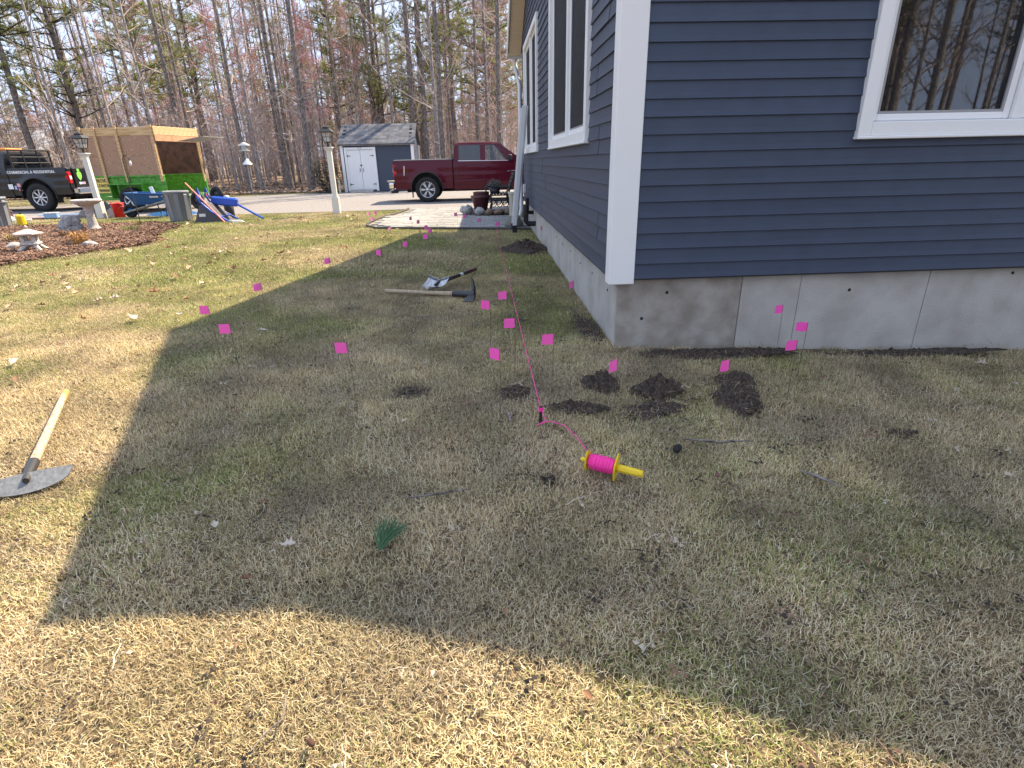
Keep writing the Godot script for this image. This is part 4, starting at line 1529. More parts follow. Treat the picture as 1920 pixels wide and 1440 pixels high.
func vehicle_materials():
	M.maroon = mat(0.080, 0.003, 0.014, 0.26)
	M.maroon.metallic_specular = 0.3
	M.maroon.clearcoat_enabled = true
	M.maroon.clearcoat = 0.25
	M.maroon.clearcoat_roughness = 0.03
	M.gloss_black = mat(0.006, 0.006, 0.008, 0.32)
	M.gloss_black.clearcoat_enabled = true
	M.gloss_black.clearcoat = 0.15
	M.gloss_black.clearcoat_roughness = 0.05
	M.tail_red = mat(0.55, 0.012, 0.015, 0.12)
	M.vinyl_cover = mat(0.20, 0.20, 0.21, 0.55)
	M.seat = mat(0.05, 0.05, 0.055, 0.8)
	M.car_glass_clear = mat(0.02, 0.03, 0.04, 0.02)
	M.car_glass_clear.metallic_specular = 0.8
	M.car_glass_clear.transparency = BaseMaterial3D.TRANSPARENCY_ALPHA
	M.car_glass_clear.albedo_color.a = 0.35
	M.car_glass.transparency = BaseMaterial3D.TRANSPARENCY_ALPHA
	M.car_glass.albedo_color.a = 0.85

func red_truck():
	vehicle_materials()
	var o = thing("red_pickup_truck", "shiny maroon crew cab pickup truck parked on the driveway", "truck", Vector3(-1.84, 0.012, -20.66), 0.0)
	pickup(o, {"paint": M.maroon, "front_axle": 3.64, "tail": -1.05, "lift": 0.0, "bed_top": 1.31, "belt": 1.27, "cab0": 0.90, "roof": 1.845, "arch": 0.525, "wheel_r": 0.40, "rim_r": 0.255, "track": 0.87, "spokes": 6, "style": "split", "black_arch": true, "cover": true, "bumper": M.chrome, "chrome_belt": true})
	var bd = mb()
	cbox(bd, Vector3(2.9, 0.92, 0.985), Vector3(0.42, 0.03, 0.012), 0.004)
	part("badge", bd, M.chrome, o)
	bd = mb()
	cbox(bd, Vector3(-0.72, 1.0, 0.995), Vector3(0.03, 0.30, 0.012), 0.004, Basis(Vector3.BACK, -0.08))
	part("side_decal", bd, M.chrome, o)

func lettering(text, size, m, parent, called, xf, depth = 0.006):
	var tm = TextMesh.new()
	tm.text = text
	var f = SystemFont.new()
	f.font_names = PackedStringArray(["Droid Sans"])
	f.font_weight = 700
	tm.font = f
	tm.font_size = 32
	tm.pixel_size = size / 32.0
	tm.depth = depth
	return piece(called, tm, m, parent, xf)

func black_truck():
	var o = thing("black_pickup_truck", "black lifted pickup truck with headache rack, parked at far left", "truck", Vector3(-14.6, 0.012, -21.1), PI - 0.08)
	pickup(o, {"paint": M.gloss_black, "front_axle": 3.7, "tail": -1.12, "lift": 0.10, "bed_top": 1.34, "belt": 1.38, "cab0": 0.88, "roof": 1.90, "arch": 0.58, "wheel_r": 0.445, "rim_r": 0.25, "track": 0.90, "spokes": 8, "style": "plain", "black_arch": true, "cover": false, "bumper": M.chrome, "chrome_belt": false})
	# headache rack behind the cab
	var r = mb()
	for z in [-0.82, -0.3, 0.3, 0.82]:
		cbox(r, Vector3(0.74, 1.64, z), Vector3(0.05, 0.60, 0.06), 0.008)
	for y in [1.52, 1.70, 1.92]:
		cbox(r, Vector3(0.74, y, 0), Vector3(0.045, 0.045, 1.70), 0.008)
	part("headache_rack", r, M.black, o)
	r = mb()
	cbox(r, Vector3(1.35, 1.96, 0), Vector3(0.24, 0.08, 0.7), 0.02)
	part("light_bar", r, mat(0.85, 0.28, 0.04, 0.3), o)
	# lettering and stickers on the near side and the tailgate
	var sb = Basis(Vector3(-1, 0, 0), Vector3.UP, Vector3(0, 0, -1))
	var tx = lettering("COMMERCIAL & RESIDENTIAL", 0.115, M.white, o, "lettering", Transform3D(sb.scaled_local(Vector3(1.0, 1, 1)), Vector3(0.05, 1.235, -0.985)))
	for q in [[0.86, 0.80, 0.16, 0.15, M.white], [0.70, 0.77, 0.07, 0.12, mat(0.35, 0.45, 0.7, 0.6)], [0.58, 0.84, 0.11, 0.11, mat(0.75, 0.35, 0.38, 0.6)], [0.56, 0.71, 0.11, 0.08, mat(0.8, 0.3, 0.36, 0.6)]]:
		var st = mb()
		box(st, Vector3(q[0], q[1], -1.004), Vector3(q[2], q[3], 0.008))
		part("sticker", st, q[4], o)
	var lime = mat(0.22, 0.75, 0.08, 0.5)
	var st = mb()
	var sh = []
	for p in [[-0.10, 0.08], [-0.06, 0.13], [0.06, 0.13], [0.10, 0.08], [0.09, -0.02], [0.0, -0.14], [-0.09, -0.02]]: sh.append(Vector2(p[0], p[1]))
	var tb = Basis(Vector3(0, 0, 1), Vector3.UP, Vector3(-1, 0, 0))
	prism(st, sh, 0.0, 0.006, Transform3D(tb, Vector3(-1.178, 1.08, -0.52)))
	var cc = []
	for k in 10: cc.append(Vector2(cos(TAU * k / 10) * 0.055, sin(TAU * k / 10) * 0.05))
	prism(st, cc, 0.0, 0.006, Transform3D(tb, Vector3(-1.178, 1.26, -0.52)))
	part("shield_sticker", st, lime, o)
	for q in [[-0.56, 0.86, M.white], [-0.47, 0.86, mat(0.3, 0.35, 0.7, 0.5)], [-0.38, 0.86, mat(0.8, 0.3, 0.4, 0.5)], [-0.1, 1.0, M.white], [-0.12, 1.16, mat(0.6, 0.5, 0.55, 0.5)], [-0.1, 0.88, M.white], [0.2, 1.0, M.white]]:
		st = mb()
		box(st, Vector3(-1.178, q[1], q[0]), Vector3(0.006, 0.07, 0.085))
		part("sticker", st, q[2], o)

# ------------------------------------------------------------------ the trailer
func trailer():
	M.shaded_ply = tex_mat(noise_tex(102, 0.008, 5, [[0.2, Color(0.055, 0.028, 0.02)], [0.8, Color(0.12, 0.062, 0.042)]]), 0.8, 0.8)  # shade inside the open box, put into the plywood colour
	M.green = tex_mat(noise_tex(101, 0.02, 4, [[0.2, Color(0.035, 0.16, 0.012)], [0.6, Color(0.07, 0.30, 0.02)], [0.85, Color(0.10, 0.36, 0.03)]]), 0.8, 0.5)
	# local: x to the rear, z towards the camera side; origin on the ground at the near rear corner
	var o = thing("utility_trailer", "green trailer with tall plywood sides and open back", "trailer", Vector3(-9.62, 0.012, -18.35), -0.20)
	var L = 2.48
	var W = 1.95
	var FB = 0.47
	var GT = 1.07
	var WT = 2.42
	var st = mb()
	box(st, Vector3(-L / 2, FB - 0.04, -W / 2), Vector3(L - 0.02, 0.06, W - 0.02))
	part("floor", st, M.grey_wood, o)
	st = mb()
	for z in [-0.03, -W + 0.03]:
		cbox(st, Vector3(-L / 2, FB - 0.05, z), Vector3(L, 0.10, 0.055), 0.006)
		cbox(st, Vector3(-L / 2, GT - 0.025, z), Vector3(L, 0.055, 0.06), 0.006)
		for x in [-0.03, -L + 0.03]:
			cbox(st, Vector3(x, (FB + GT) / 2, z), Vector3(0.07, GT - FB - 0.02, 0.07), 0.006)
	cbox(st, Vector3(-0.035, FB - 0.06, -W / 2), Vector3(0.06, 0.12, W - 0.12), 0.006)
	cbox(st, Vector3(-L + 0.03, FB - 0.06, -W / 2), Vector3(0.06, 0.10, W - 0.12), 0.006)
	tube(st, [Vector3(-L, FB - 0.06, -0.3), Vector3(-L - 1.0, FB - 0.04, -W / 2)], 0.035, 4)
	tube(st, [Vector3(-L, FB - 0.06, -W + 0.3), Vector3(-L - 1.0, FB - 0.04, -W / 2)], 0.035, 4)
	part("frame", st, M.green, o)
	for z in [-0.04, -W + 0.04]:
		st = mb()
		box(st, Vector3(-L / 2, (FB + GT) / 2, z), Vector3(L - 0.12, GT - FB - 0.05, 0.012))
		part("green_panel", st, M.green, o)
	st = mb()
	box(st, Vector3(-L + 0.04, (FB + GT) / 2, -W / 2), Vector3(0.012, GT - FB - 0.05, W - 0.14))
	part("green_panel", st, M.green, o)
	# fenders
	for s in [0, 1]:
		var zz = 0.14 if s == 0 else -W - 0.14
		st = mb()
		cbox(st, Vector3(-1.12, 0.83, zz), Vector3(1.12, 0.035, 0.27), 0.008)
		cbox(st, Vector3(-1.67, 0.63, zz), Vector3(0.03, 0.40, 0.27), 0.006)
		cbox(st, Vector3(-0.57, 0.63, zz), Vector3(0.03, 0.40, 0.27), 0.006)
		part("fender", st, M.green, o)
		wheel(o, Vector3(-1.12, 0.37, zz), 1 if s == 0 else -1, 0.36, 0.2, 5, "plain")
	# plywood walls with studs and top boards
	for z in [-0.03, -W + 0.03]:
		st = mb()
		box(st, Vector3(-L / 2, (GT + WT - 0.24) / 2, z), Vector3(L - 0.02, WT - 0.24 - GT - 0.01, 0.016))
		part("plywood_side", st, M.ply if z > -1 else M.shaded_ply, o)
		st = mb()
		cbox(st, Vector3(-L / 2, WT - 0.12, z), Vector3(L - 0.02, 0.22, 0.036), 0.004)
		part("top_board", st, M.pine_wood, o)
		for x in [-0.05, -1.22, -1.95, -L + 0.05]:
			st = mb()
			cbox(st, Vector3(x, (GT - 0.2 + WT) / 2 + 0.02, z + (0.042 if z > -1 else -0.042)), Vector3(0.085, WT - GT + 0.22, 0.04), 0.005)
			part("stud", st, M.pine_wood, o)
	st = mb()
	box(st, Vector3(-L + 0.03, (GT + WT) / 2, -W / 2), Vector3(0.016, WT - GT - 0.02, W - 0.1))
	part("plywood_front", st, M.shaded_ply, o)
	# boards over the open back
	st = mb()
	cbox(st, Vector3(0.012, WT - 0.12, -W / 2), Vector3(0.036, 0.235, W), 0.004)
	part("rear_board", st, M.pine_wood, o)
	st = mb()
	cbox(st, Vector3(0.010, WT - 0.33, -W / 2), Vector3(0.034, 0.16, W - 0.02), 0.004)
	part("rear_board", st, M.red_wood, o)
	st = mb()
	cbox(st, Vector3(0.0, 1.50, -W + 0.09), Vector3(0.04, 1.36, 0.05), 0.005)
	part("stud", st, M.pine_wood, o)
	# a lid of thin ply hinged up over the back
	st = mb()
	hexa(st, [Vector3(0.06, WT - 0.40, -W + 0.02), Vector3(0.95, WT - 0.29, -W + 0.02), Vector3(0.95, WT - 0.29, -0.9), Vector3(0.06, WT - 0.40, -0.9), Vector3(0.06, WT - 0.385, -W + 0.02), Vector3(0.95, WT - 0.275, -W + 0.02), Vector3(0.95, WT - 0.275, -0.9), Vector3(0.06, WT - 0.385, -0.9)])
	part("raised_flap", st, M.grey_wood, o)
	st = mb()
	tube(st, [Vector3(0.02, 1.05, -W + 0.04), Vector3(0.10, WT - 0.39, -W + 0.06)], 0.012, 6)
	part("prop_rod", st, M.dark_steel, o)
	# sign
	st = mb()
	cbox(st, Vector3(-2.14, 0.80, -0.012), Vector3(0.44, 0.45, 0.014), 0.003)
	var sg = part("sign", st, mat(0.72, 0.58, 0.14, 0.6), o)
	var dk = mat(0.05, 0.035, 0.02, 0.7)
	lettering("SNOW", 0.145, dk, sg, "lettering", Transform3D(Basis.IDENTITY, Vector3(-2.20, 0.935, -0.004)))
	lettering("PLOWING", 0.125, dk, sg, "lettering", Transform3D(Basis.IDENTITY, Vector3(-2.14, 0.795, -0.004)))
	st = mb()
	for k in 9:
		box(st, Vector3(-2.30 + k * 0.041, 0.655, -0.004), Vector3(0.028, 0.07, 0.006))
	box(st, Vector3(-2.0, 0.95, -0.004), Vector3(0.10, 0.025, 0.006), Basis(Vector3.BACK, 0.7))
	box(st, Vector3(-2.0, 0.95, -0.003), Vector3(0.10, 0.025, 0.006), Basis(Vector3.BACK, -0.7))
	part("lettering", st, dk, sg)
	# number plate and lamps on the rear beam
	st = mb()
	cbox(st, Vector3(0.02, FB - 0.12, -0.62), Vector3(0.02, 0.13, 0.26), 0.004)
	part("number_plate", st, mat(0.25, 0.5, 0.12, 0.5), o)
	for z in [-0.2, -W + 0.2]:
		st = mb()
		cbox(st, Vector3(0.02, FB - 0.08, z), Vector3(0.03, 0.08, 0.16), 0.006)
		part("tail_light", st, M.tail_red, o)

# ------------------------------------------------------------------ lamps, bins, barrows by the driveway
func lamp_post(at, label):
	var o = thing("lamp_post", label, "lamp post", at, 0.0, "white lamp posts by the driveway")
	var st = mb()
	cbox(st, Vector3(0, 0.21, 0), Vector3(0.185, 0.46, 0.185), 0.012)
	cbox(st, Vector3(0, 0.455, 0), Vector3(0.155, 0.03, 0.155), 0.008)
	part("base_sleeve", st, M.offwhite, o)
	st = mb()
	cbox(st, Vector3(0, 1.05, 0), Vector3(0.125, 1.20, 0.125), 0.01)
	part("post", st, M.offwhite, o)
	st = mb()
	for q in [[1.61, 0.15, 0.035], [1.645, 0.185, 0.035], [1.675, 0.22, 0.028]]:
		cbox(st, Vector3(0, q[0], 0), Vector3(q[1], q[2], q[1]), 0.008)
	part("cap", st, M.offwhite, o)
	var l = node("lantern", o, Vector3(0, 1.69, 0))
	st = mb()
	lathe(st, [Vector2(0.03, 0), Vector2(0.03, 0.08), Vector2(0.05, 0.10), Vector2(0.085, 0.115), Vector2(0.0, 0.115)], 12)
	part("stem", st, M.black, l)
	# tapering cage of four corner bars, four panes
	st = mb()
	var lo = 0.075
	var hi = 0.125
	for q in [[-1, -1], [1, -1], [1, 1], [-1, 1]]:
		rod(st, Vector3(q[0] * lo, 0.115, q[1] * lo), Vector3(q[0] * hi, 0.36, q[1] * hi), 0.010, -1, 6)
	for q in [[0.12, lo], [0.355, hi]]:
		for e in [[-1, -1, 1, -1], [1, -1, 1, 1], [1, 1, -1, 1], [-1, 1, -1, -1]]:
			rod(st, Vector3(e[0] * q[1], q[0], e[1] * q[1]), Vector3(e[2] * q[1], q[0], e[3] * q[1]), 0.009, -1, 5)
	for e in [[0, -1], [0, 1], [-1, 0], [1, 0]]:
		rod(st, Vector3(e[0] * lo, 0.12, e[1] * lo), Vector3(e[0] * hi, 0.355, e[1] * hi), 0.005, -1, 4)
		var md = (lo + hi) / 2
		rod(st, Vector3(e[0] * md - e[1] * md, 0.24, e[1] * md - e[0] * md), Vector3(e[0] * md + e[1] * md, 0.24, e[1] * md + e[0] * md), 0.005, -1, 4)
	part("cage", st, M.black, l)
	st = mb()
	flat(st)
	var c = [Vector3(-1, 0, -1), Vector3(1, 0, -1), Vector3(1, 0, 1), Vector3(-1, 0, 1)]
	for i in 4:
		var a = c[i]
		var b = c[(i + 1) % 4]
		quad(st, a * (lo - 0.003) + Vector3(0, 0.12, 0), b * (lo - 0.003) + Vector3(0, 0.12, 0), b * (hi - 0.003) + Vector3(0, 0.355, 0), a * (hi - 0.003) + Vector3(0, 0.355, 0))
	part("panes", st, M.lamp_glass, l)
	st = mb()
	rod(st, Vector3(0, 0.12, 0), Vector3(0, 0.20, 0), 0.018)
	lathe(st, [Vector2(0.0, 0.20), Vector2(0.02, 0.21), Vector2(0.03, 0.25), Vector2(0.015, 0.30), Vector2(0, 0.31)], 10)
	part("bulb", st, M.white, l)
	# a broad hipped hood, a collar and a finial
	st = mb()
	flat(st)
	var rings = [[0.175, 0.355], [0.18, 0.365], [0.09, 0.44], [0.07, 0.445], [0.075, 0.475], [0.03, 0.50], [0.0, 0.53]]
	for i in rings.size() - 1:
		for k in 4:
			var a = c[k]
			var b = c[(k + 1) % 4]
			quad(st, a * rings[i][0] + Vector3(0, rings[i][1], 0), b * rings[i][0] + Vector3(0, rings[i][1], 0), b * rings[i + 1][0] + Vector3(0, rings[i + 1][1], 0), a * rings[i + 1][0] + Vector3(0, rings[i + 1][1], 0))
	quad(st, c[0] * 0.175 + Vector3(0, 0.355, 0), c[1] * 0.175 + Vector3(0, 0.355, 0), c[2] * 0.175 + Vector3(0, 0.355, 0), c[3] * 0.175 + Vector3(0, 0.355, 0))
	part("hood", st, M.black, l)
	return o

func bin(at, called, label, m, R, H, turn):
	var o = thing(called, label, "trash can", at, turn)
	var st = mb()
	lathe(st, [Vector2(0, 0.012), Vector2(R * 0.80, 0.012), Vector2(R * 0.82, 0.03), Vector2(R * 0.97, H - 0.06), Vector2(R, H - 0.055), Vector2(R * 1.02, H - 0.01), Vector2(R * 0.97, H), Vector2(R * 0.93, H - 0.03), Vector2(R * 0.78, 0.05), Vector2(0, 0.05)], 30)
	for k in 8:
		var a = TAU * k / 8
		cbox(st, Vector3(cos(a) * R * 0.90, H * 0.47, sin(a) * R * 0.90), Vector3(0.025, H * 0.84, 0.10), 0.008, Basis(Vector3.UP, -a) * Basis(Vector3.BACK, -0.075))
	part("body", st, m, o)
	for s in [-1, 1]:
		st = mb()
		tube(st, [Vector3(s * R * 0.96, H - 0.13, -0.07), Vector3(s * R * 1.09, H - 0.12, -0.05), Vector3(s * R * 1.09, H - 0.12, 0.05), Vector3(s * R * 0.96, H - 0.13, 0.07)], 0.016, 6)
		part("handle", st, m, o)
	return o

func drive_things():
	M.lamp_glass = mat(0.75, 0.76, 0.78, 0.25)
	M.lamp_glass.transparency = BaseMaterial3D.TRANSPARENCY_ALPHA
	M.lamp_glass.albedo_color.a = 0.3
	lamp_post(Vector3(-4.02, 0, -16.1), "white lamp post with black lantern left of the shed")
	lamp_post(Vector3(-10.62, 0, -16.6), "white lamp post with black lantern before the trailer")
	var can = bin(Vector3(-7.66, 0, -15.0), "trash_can", "grey plastic trash can standing on the lawn edge", M.bin_grey, 0.29, 0.74, 0.4)
	bin(Vector3(-11.72, 0, -14.45), "trash_can", "grey plastic trash can cut off by the left picture edge", M.bin_grey, 0.30, 0.72, 0.0)
	var st = mb()
	# yellow jug beside it
	var o = thing("yellow_jug", "yellow plastic jug beside the leftmost trash can", "jug", Vector3(-11.55, 0, -14.95), 0.3)
	st = mb()
	cbox(st, Vector3(0, 0.14, 0), Vector3(0.17, 0.28, 0.14), 0.04)
	part("body", st, M.yellow, o)
	st = mb()
	rod(st, Vector3(0.03, 0.27, 0), Vector3(0.03, 0.32, 0), 0.02, 0.019, 10)
	part("cap", st, M.black, o)
	# red bucket
	o = thing("red_bucket", "red plastic bucket standing beside the trailer wheel", "bucket", Vector3(-10.22, 0.012, -16.75))
	st = mb()
	lathe(st, [Vector2(0, 0.01), Vector2(0.13, 0.01), Vector2(0.155, 0.36), Vector2(0.168, 0.365), Vector2(0.168, 0.385), Vector2(0.15, 0.385), Vector2(0.125, 0.03), Vector2(0, 0.03)], 24)
	for y in [0.29, 0.33]: lathe(st, [Vector2(0.15, y - 0.008), Vector2(0.163, y), Vector2(0.15, y + 0.008)], 24)
	part("body", st, mat(0.66, 0.022, 0.02, 0.4), o)
	st = mb()
	var pp = []
	for k in 11: pp.append(Vector3(cos(PI * k / 10) * 0.165, 0.34 - sin(PI * k / 10) * 0.10, sin(PI * k / 10) * 0.14))
	tube(st, pp, 0.004, 5)
	part("bail", st, M.steel, o)
	blue_barrow()
	flipped_cart()
	# long things and heaps laid along the driveway's edge
	var z0 = -16.9
	st = mb()
	tube(st, [Vector3(0, 0.04, 0), Vector3(1.9, 0.05, -0.25)], 0.045, 10)
	solo("white_pipe", st, M.white, "long white pipe lying on the driveway edge under black truck", "pipe", Vector3(-13.0, 0.012, -17.5))
	st = mb()
	cbox(st, Vector3(0, 0.03, 0), Vector3(0.95, 0.05, 0.10), 0.008)
	solo("white_board", st, M.white, "short white board slanting out onto the grass", "board", Vector3(-12.9, 0.0, -16.3), 0.55)
	o = thing("tool_box", "pale blue tool box on the ground near the birdbath", "tool box", Vector3(-12.25, 0.012, -17.0), 0.12)
	st = mb()
	cbox(st, Vector3(0, 0.07, 0), Vector3(0.34, 0.13, 0.18), 0.015)
	part("body", st, M.light_blue, o)
	st = mb()
	cbox(st, Vector3(0, 0.147, 0), Vector3(0.355, 0.03, 0.195), 0.01)
	part("lid", st, mat(0.55, 0.58, 0.62, 0.5), o)
	st = mb()
	tube(st, [Vector3(-0.08, 0.155, 0), Vector3(-0.07, 0.19, 0), Vector3(0.07, 0.19, 0), Vector3(0.08, 0.155, 0)], 0.012, 6)
	part("handle", st, M.black, o)
	st = mb()
	cbox(st, Vector3(0, 0.025, 0), Vector3(1.1, 0.04, 0.14), 0.006)
	solo("cut_board", st, mat(0.55, 0.40, 0.38, 0.8), "pinkish board lying in front of the black truck's wheel", "board", Vector3(-12.55, 0.012, -17.1), 0.06)
	st = mb()
	cbox(st, Vector3(0, 0.10, 0), Vector3(0.42, 0.20, 0.3), 0.02)
	tube(st, [Vector3(-0.2, 0.2, 0.1), Vector3(0.0, 0.30, 0.0), Vector3(0.24, 0.16, -0.05)], 0.035, 6)
	solo("power_tool", st, mat(0.10, 0.03, 0.035, 0.5), "dark red and black power tool behind the white board", "tool", Vector3(-14.0, 0.012, -17.5), 0.3)
	heap(Vector3(-11.0, 0.012, -17.35), 0.60, 0.36, M.tarp, "crumpled_tarp", "dark crumpled tarp heaped behind the birdbath", "tarp", 5)
	heap(Vector3(-14.2, 0.012, -17.2), 0.45, 0.16, M.white, "white_sack", "white crumpled sack on the ground beside the yellow jug", "sack", 9)
	# blue tarp and black mat under the trailer's edge
	heap(Vector3(-9.0, 0.012, -17.25), 0.55, 0.10, M.blue, "blue_tarp", "blue tarp lying flat beside the trash can", "tarp", 15)
	# shepherd hook with a small white ornament
	o = thing("shepherd_hook", "thin dark garden hook pole at the tip of the mulch bed", "garden hook", Vector3(-8.55, 0, -14.75))
	st = mb()
	var hp = [Vector3(0, -0.02, 0), Vector3(-0.02, 0.8, 0), Vector3(-0.035, 1.40, 0)]
	for k in 9: hp.append(Vector3(0.045 - cos(PI * k / 8) * 0.08, 1.45 + sin(PI * k / 8) * 0.12, 0))
	tube(st, hp, 0.011, 6)
	part("pole", st, M.dark_steel, o)
	st = mb()
	lathe(st, [Vector2(0, 0), Vector2(0.022, 0.02), Vector2(0.026, 0.09), Vector2(0.01, 0.12), Vector2(0, 0.13)], 10, Transform3D(Basis.IDENTITY, Vector3(0.125, 1.33, 0)))
	part("ornament", st, M.white, o)
	# bird feeder on a pole at the far edge
	o = thing("bird_feeder", "bird feeder with white roof and cone baffle on a pole", "bird feeder", Vector3(-10.85, 0.0, -28.2))
	st = mb()
	rod(st, Vector3(0, 0, 0), Vector3(-0.02, 1.95, 0), 0.018)
	part("pole", st, M.steel, o)
	st = mb()
	lathe(st, [Vector2(0.02, 1.60), Vector2(0.23, 1.36), Vector2(0.235, 1.35), Vector2(0.02, 1.57)], 18)
	part("baffle", st, M.alu, o)
	st = mb()
	cbox(st, Vector3(0, 2.06, 0), Vector3(0.22, 0.22, 0.20), 0.01)
	part("hopper", st, mat(0.35, 0.38, 0.36, 0.4), o)
	st = mb()
	prism(st, [Vector2(-0.2, 2.16), Vector2(0.2, 2.16), Vector2(0.2, 2.19), Vector2(0, 2.29), Vector2(-0.2, 2.19)], -0.16, 0.16)
	part("roof", st, M.white, o)
	st = mb()
	cbox(st, Vector3(0, 1.95, 0), Vector3(0.36, 0.03, 0.30), 0.006)
	part("tray", st, M.offwhite, o)

func heap(at, R, H, m, called, label, category, seed_):
	var st = mb()
	smooth(st)
	var n = FastNoiseLite.new()
	n.seed = seed_
	n.frequency = 2.2
	var nu = 26
	var nv = 9
	var P = []
	for j in nv + 1:
		var row = []
		for i in nu:
			var a = TAU * i / nu
			var f = j / float(nv)
			var rr = R * f * (1.0 + 0.35 * n.get_noise_2d(cos(a) * 0.8, sin(a) * 0.8))
			var p = Vector2(cos(a), sin(a)) * rr
			var y = H * (1.0 - f * f) * (0.75 + 0.9 * n.get_noise_2d(p.x * 2.2 + 5, p.y * 2.2)) + 0.05 * absf(n.get_noise_2d(p.x * 7, p.y * 7))
			if j == nv: y = -0.01
			row.append(Vector3(p.x * 1.3, maxf(y, -0.01), p.y))
		P.append(row)
	for j in nv:
		for i in nu:
			var i2 = (i + 1) % nu
			quad(st, P[j][i], P[j + 1][i], P[j + 1][i2], P[j][i2])
	return solo(called, st, m, label, category, at)

func tray(st, L, W, l2, w2, H, th, xf):
	# an open tapering tray: rim L x W at height H, floor l2 x w2
	flat(st)
	var R = [Vector3(-L / 2, H, -W / 2), Vector3(L / 2, H * 0.94, -W / 2), Vector3(L / 2, H * 0.94, W / 2), Vector3(-L / 2, H, W / 2)]
	var F = [Vector3(-l2 / 2 - 0.05, 0, -w2 / 2), Vector3(l2 / 2 - 0.05, 0, -w2 / 2), Vector3(l2 / 2 - 0.05, 0, w2 / 2), Vector3(-l2 / 2 - 0.05, 0, w2 / 2)]
	for i in 4:
		var j = (i + 1) % 4
		quad(st, xf * F[i], xf * F[j], xf * R[j], xf * R[i])
		quad(st, xf * (F[i] * 0.97 + Vector3(0, th, 0)), xf * (F[j] * 0.97 + Vector3(0, th, 0)), xf * (R[j] * Vector3(0.97, 1, 0.97)), xf * (R[i] * Vector3(0.97, 1, 0.97)))
	quad(st, xf * F[0], xf * F[1], xf * F[2], xf * F[3])
	var pts = []
	for q in [0, 1, 2, 3, 0]: pts.append(xf * R[q])
	for i in 4: tube(st, [pts[i], pts[i + 1]], 0.016, 6)

func blue_barrow():
	var o = thing("wheelbarrow", "wheelbarrow with dark blue tray and wooden handles beside the trailer", "wheelbarrow", Vector3(-9.1, 0.012, -16.55), 0.06)
	var st = mb()
	tray(st, 1.10, 0.72, 0.62, 0.50, 0.30, 0.02, Transform3D(Basis(Vector3.BACK, -0.02), Vector3(0, 0.34, 0)))
	var t = part("tray", st, M.blue, o)
	st = mb()
	for k in 7: box(st, Vector3(0.10 + k * 0.033, 0.545, 0.348), Vector3(0.022, 0.045, 0.004), Basis(Vector3.RIGHT, 0.36))
	part("lettering", st, M.white, t)
	for z in [-0.26, 0.26]:
		st = mb()
		rod(st, Vector3(-0.80, 0.13, z * 0.4), Vector3(0.62, 0.48, z * 1.25), 0.024, -1, 8)
		part("handle", st, M.grey_wood, o)
		st = mb()
		tube(st, [Vector3(0.20, 0.34, z), Vector3(0.28, 0.0, z * 1.05), Vector3(0.38, 0.0, z * 1.05), Vector3(0.42, 0.36, z)], 0.014, 6)
		part("leg", st, M.dark_steel, o)
	var w = node("wheel", o, Vector3(-0.66, 0.18, 0))
	w.rotation.x = PI / 2
	st = mb()
	lathe(st, [Vector2(0.09, -0.04), Vector2(0.16, -0.045), Vector2(0.185, 0), Vector2(0.16, 0.045), Vector2(0.09, 0.04), Vector2(0.09, -0.04)], 22)
	part("tyre", st, M.rubber, w)
	st = mb()
	lathe(st, [Vector2(0, -0.03), Vector2(0.092, -0.02), Vector2(0.092, 0.02), Vector2(0, 0.03)], 18)
	part("rim", st, M.blue, w)
	st = mb()
	cbox(st, Vector3(0, 0.20, 0), Vector3(0.10, 0.42, 0.02), 0.004, Basis(Vector3.BACK, 0.22))
	solo("white_stake", st, M.white, "white wooden stake poking up from the blue wheelbarrow", "stake", Vector3(-9.07, 0.40, -16.6))

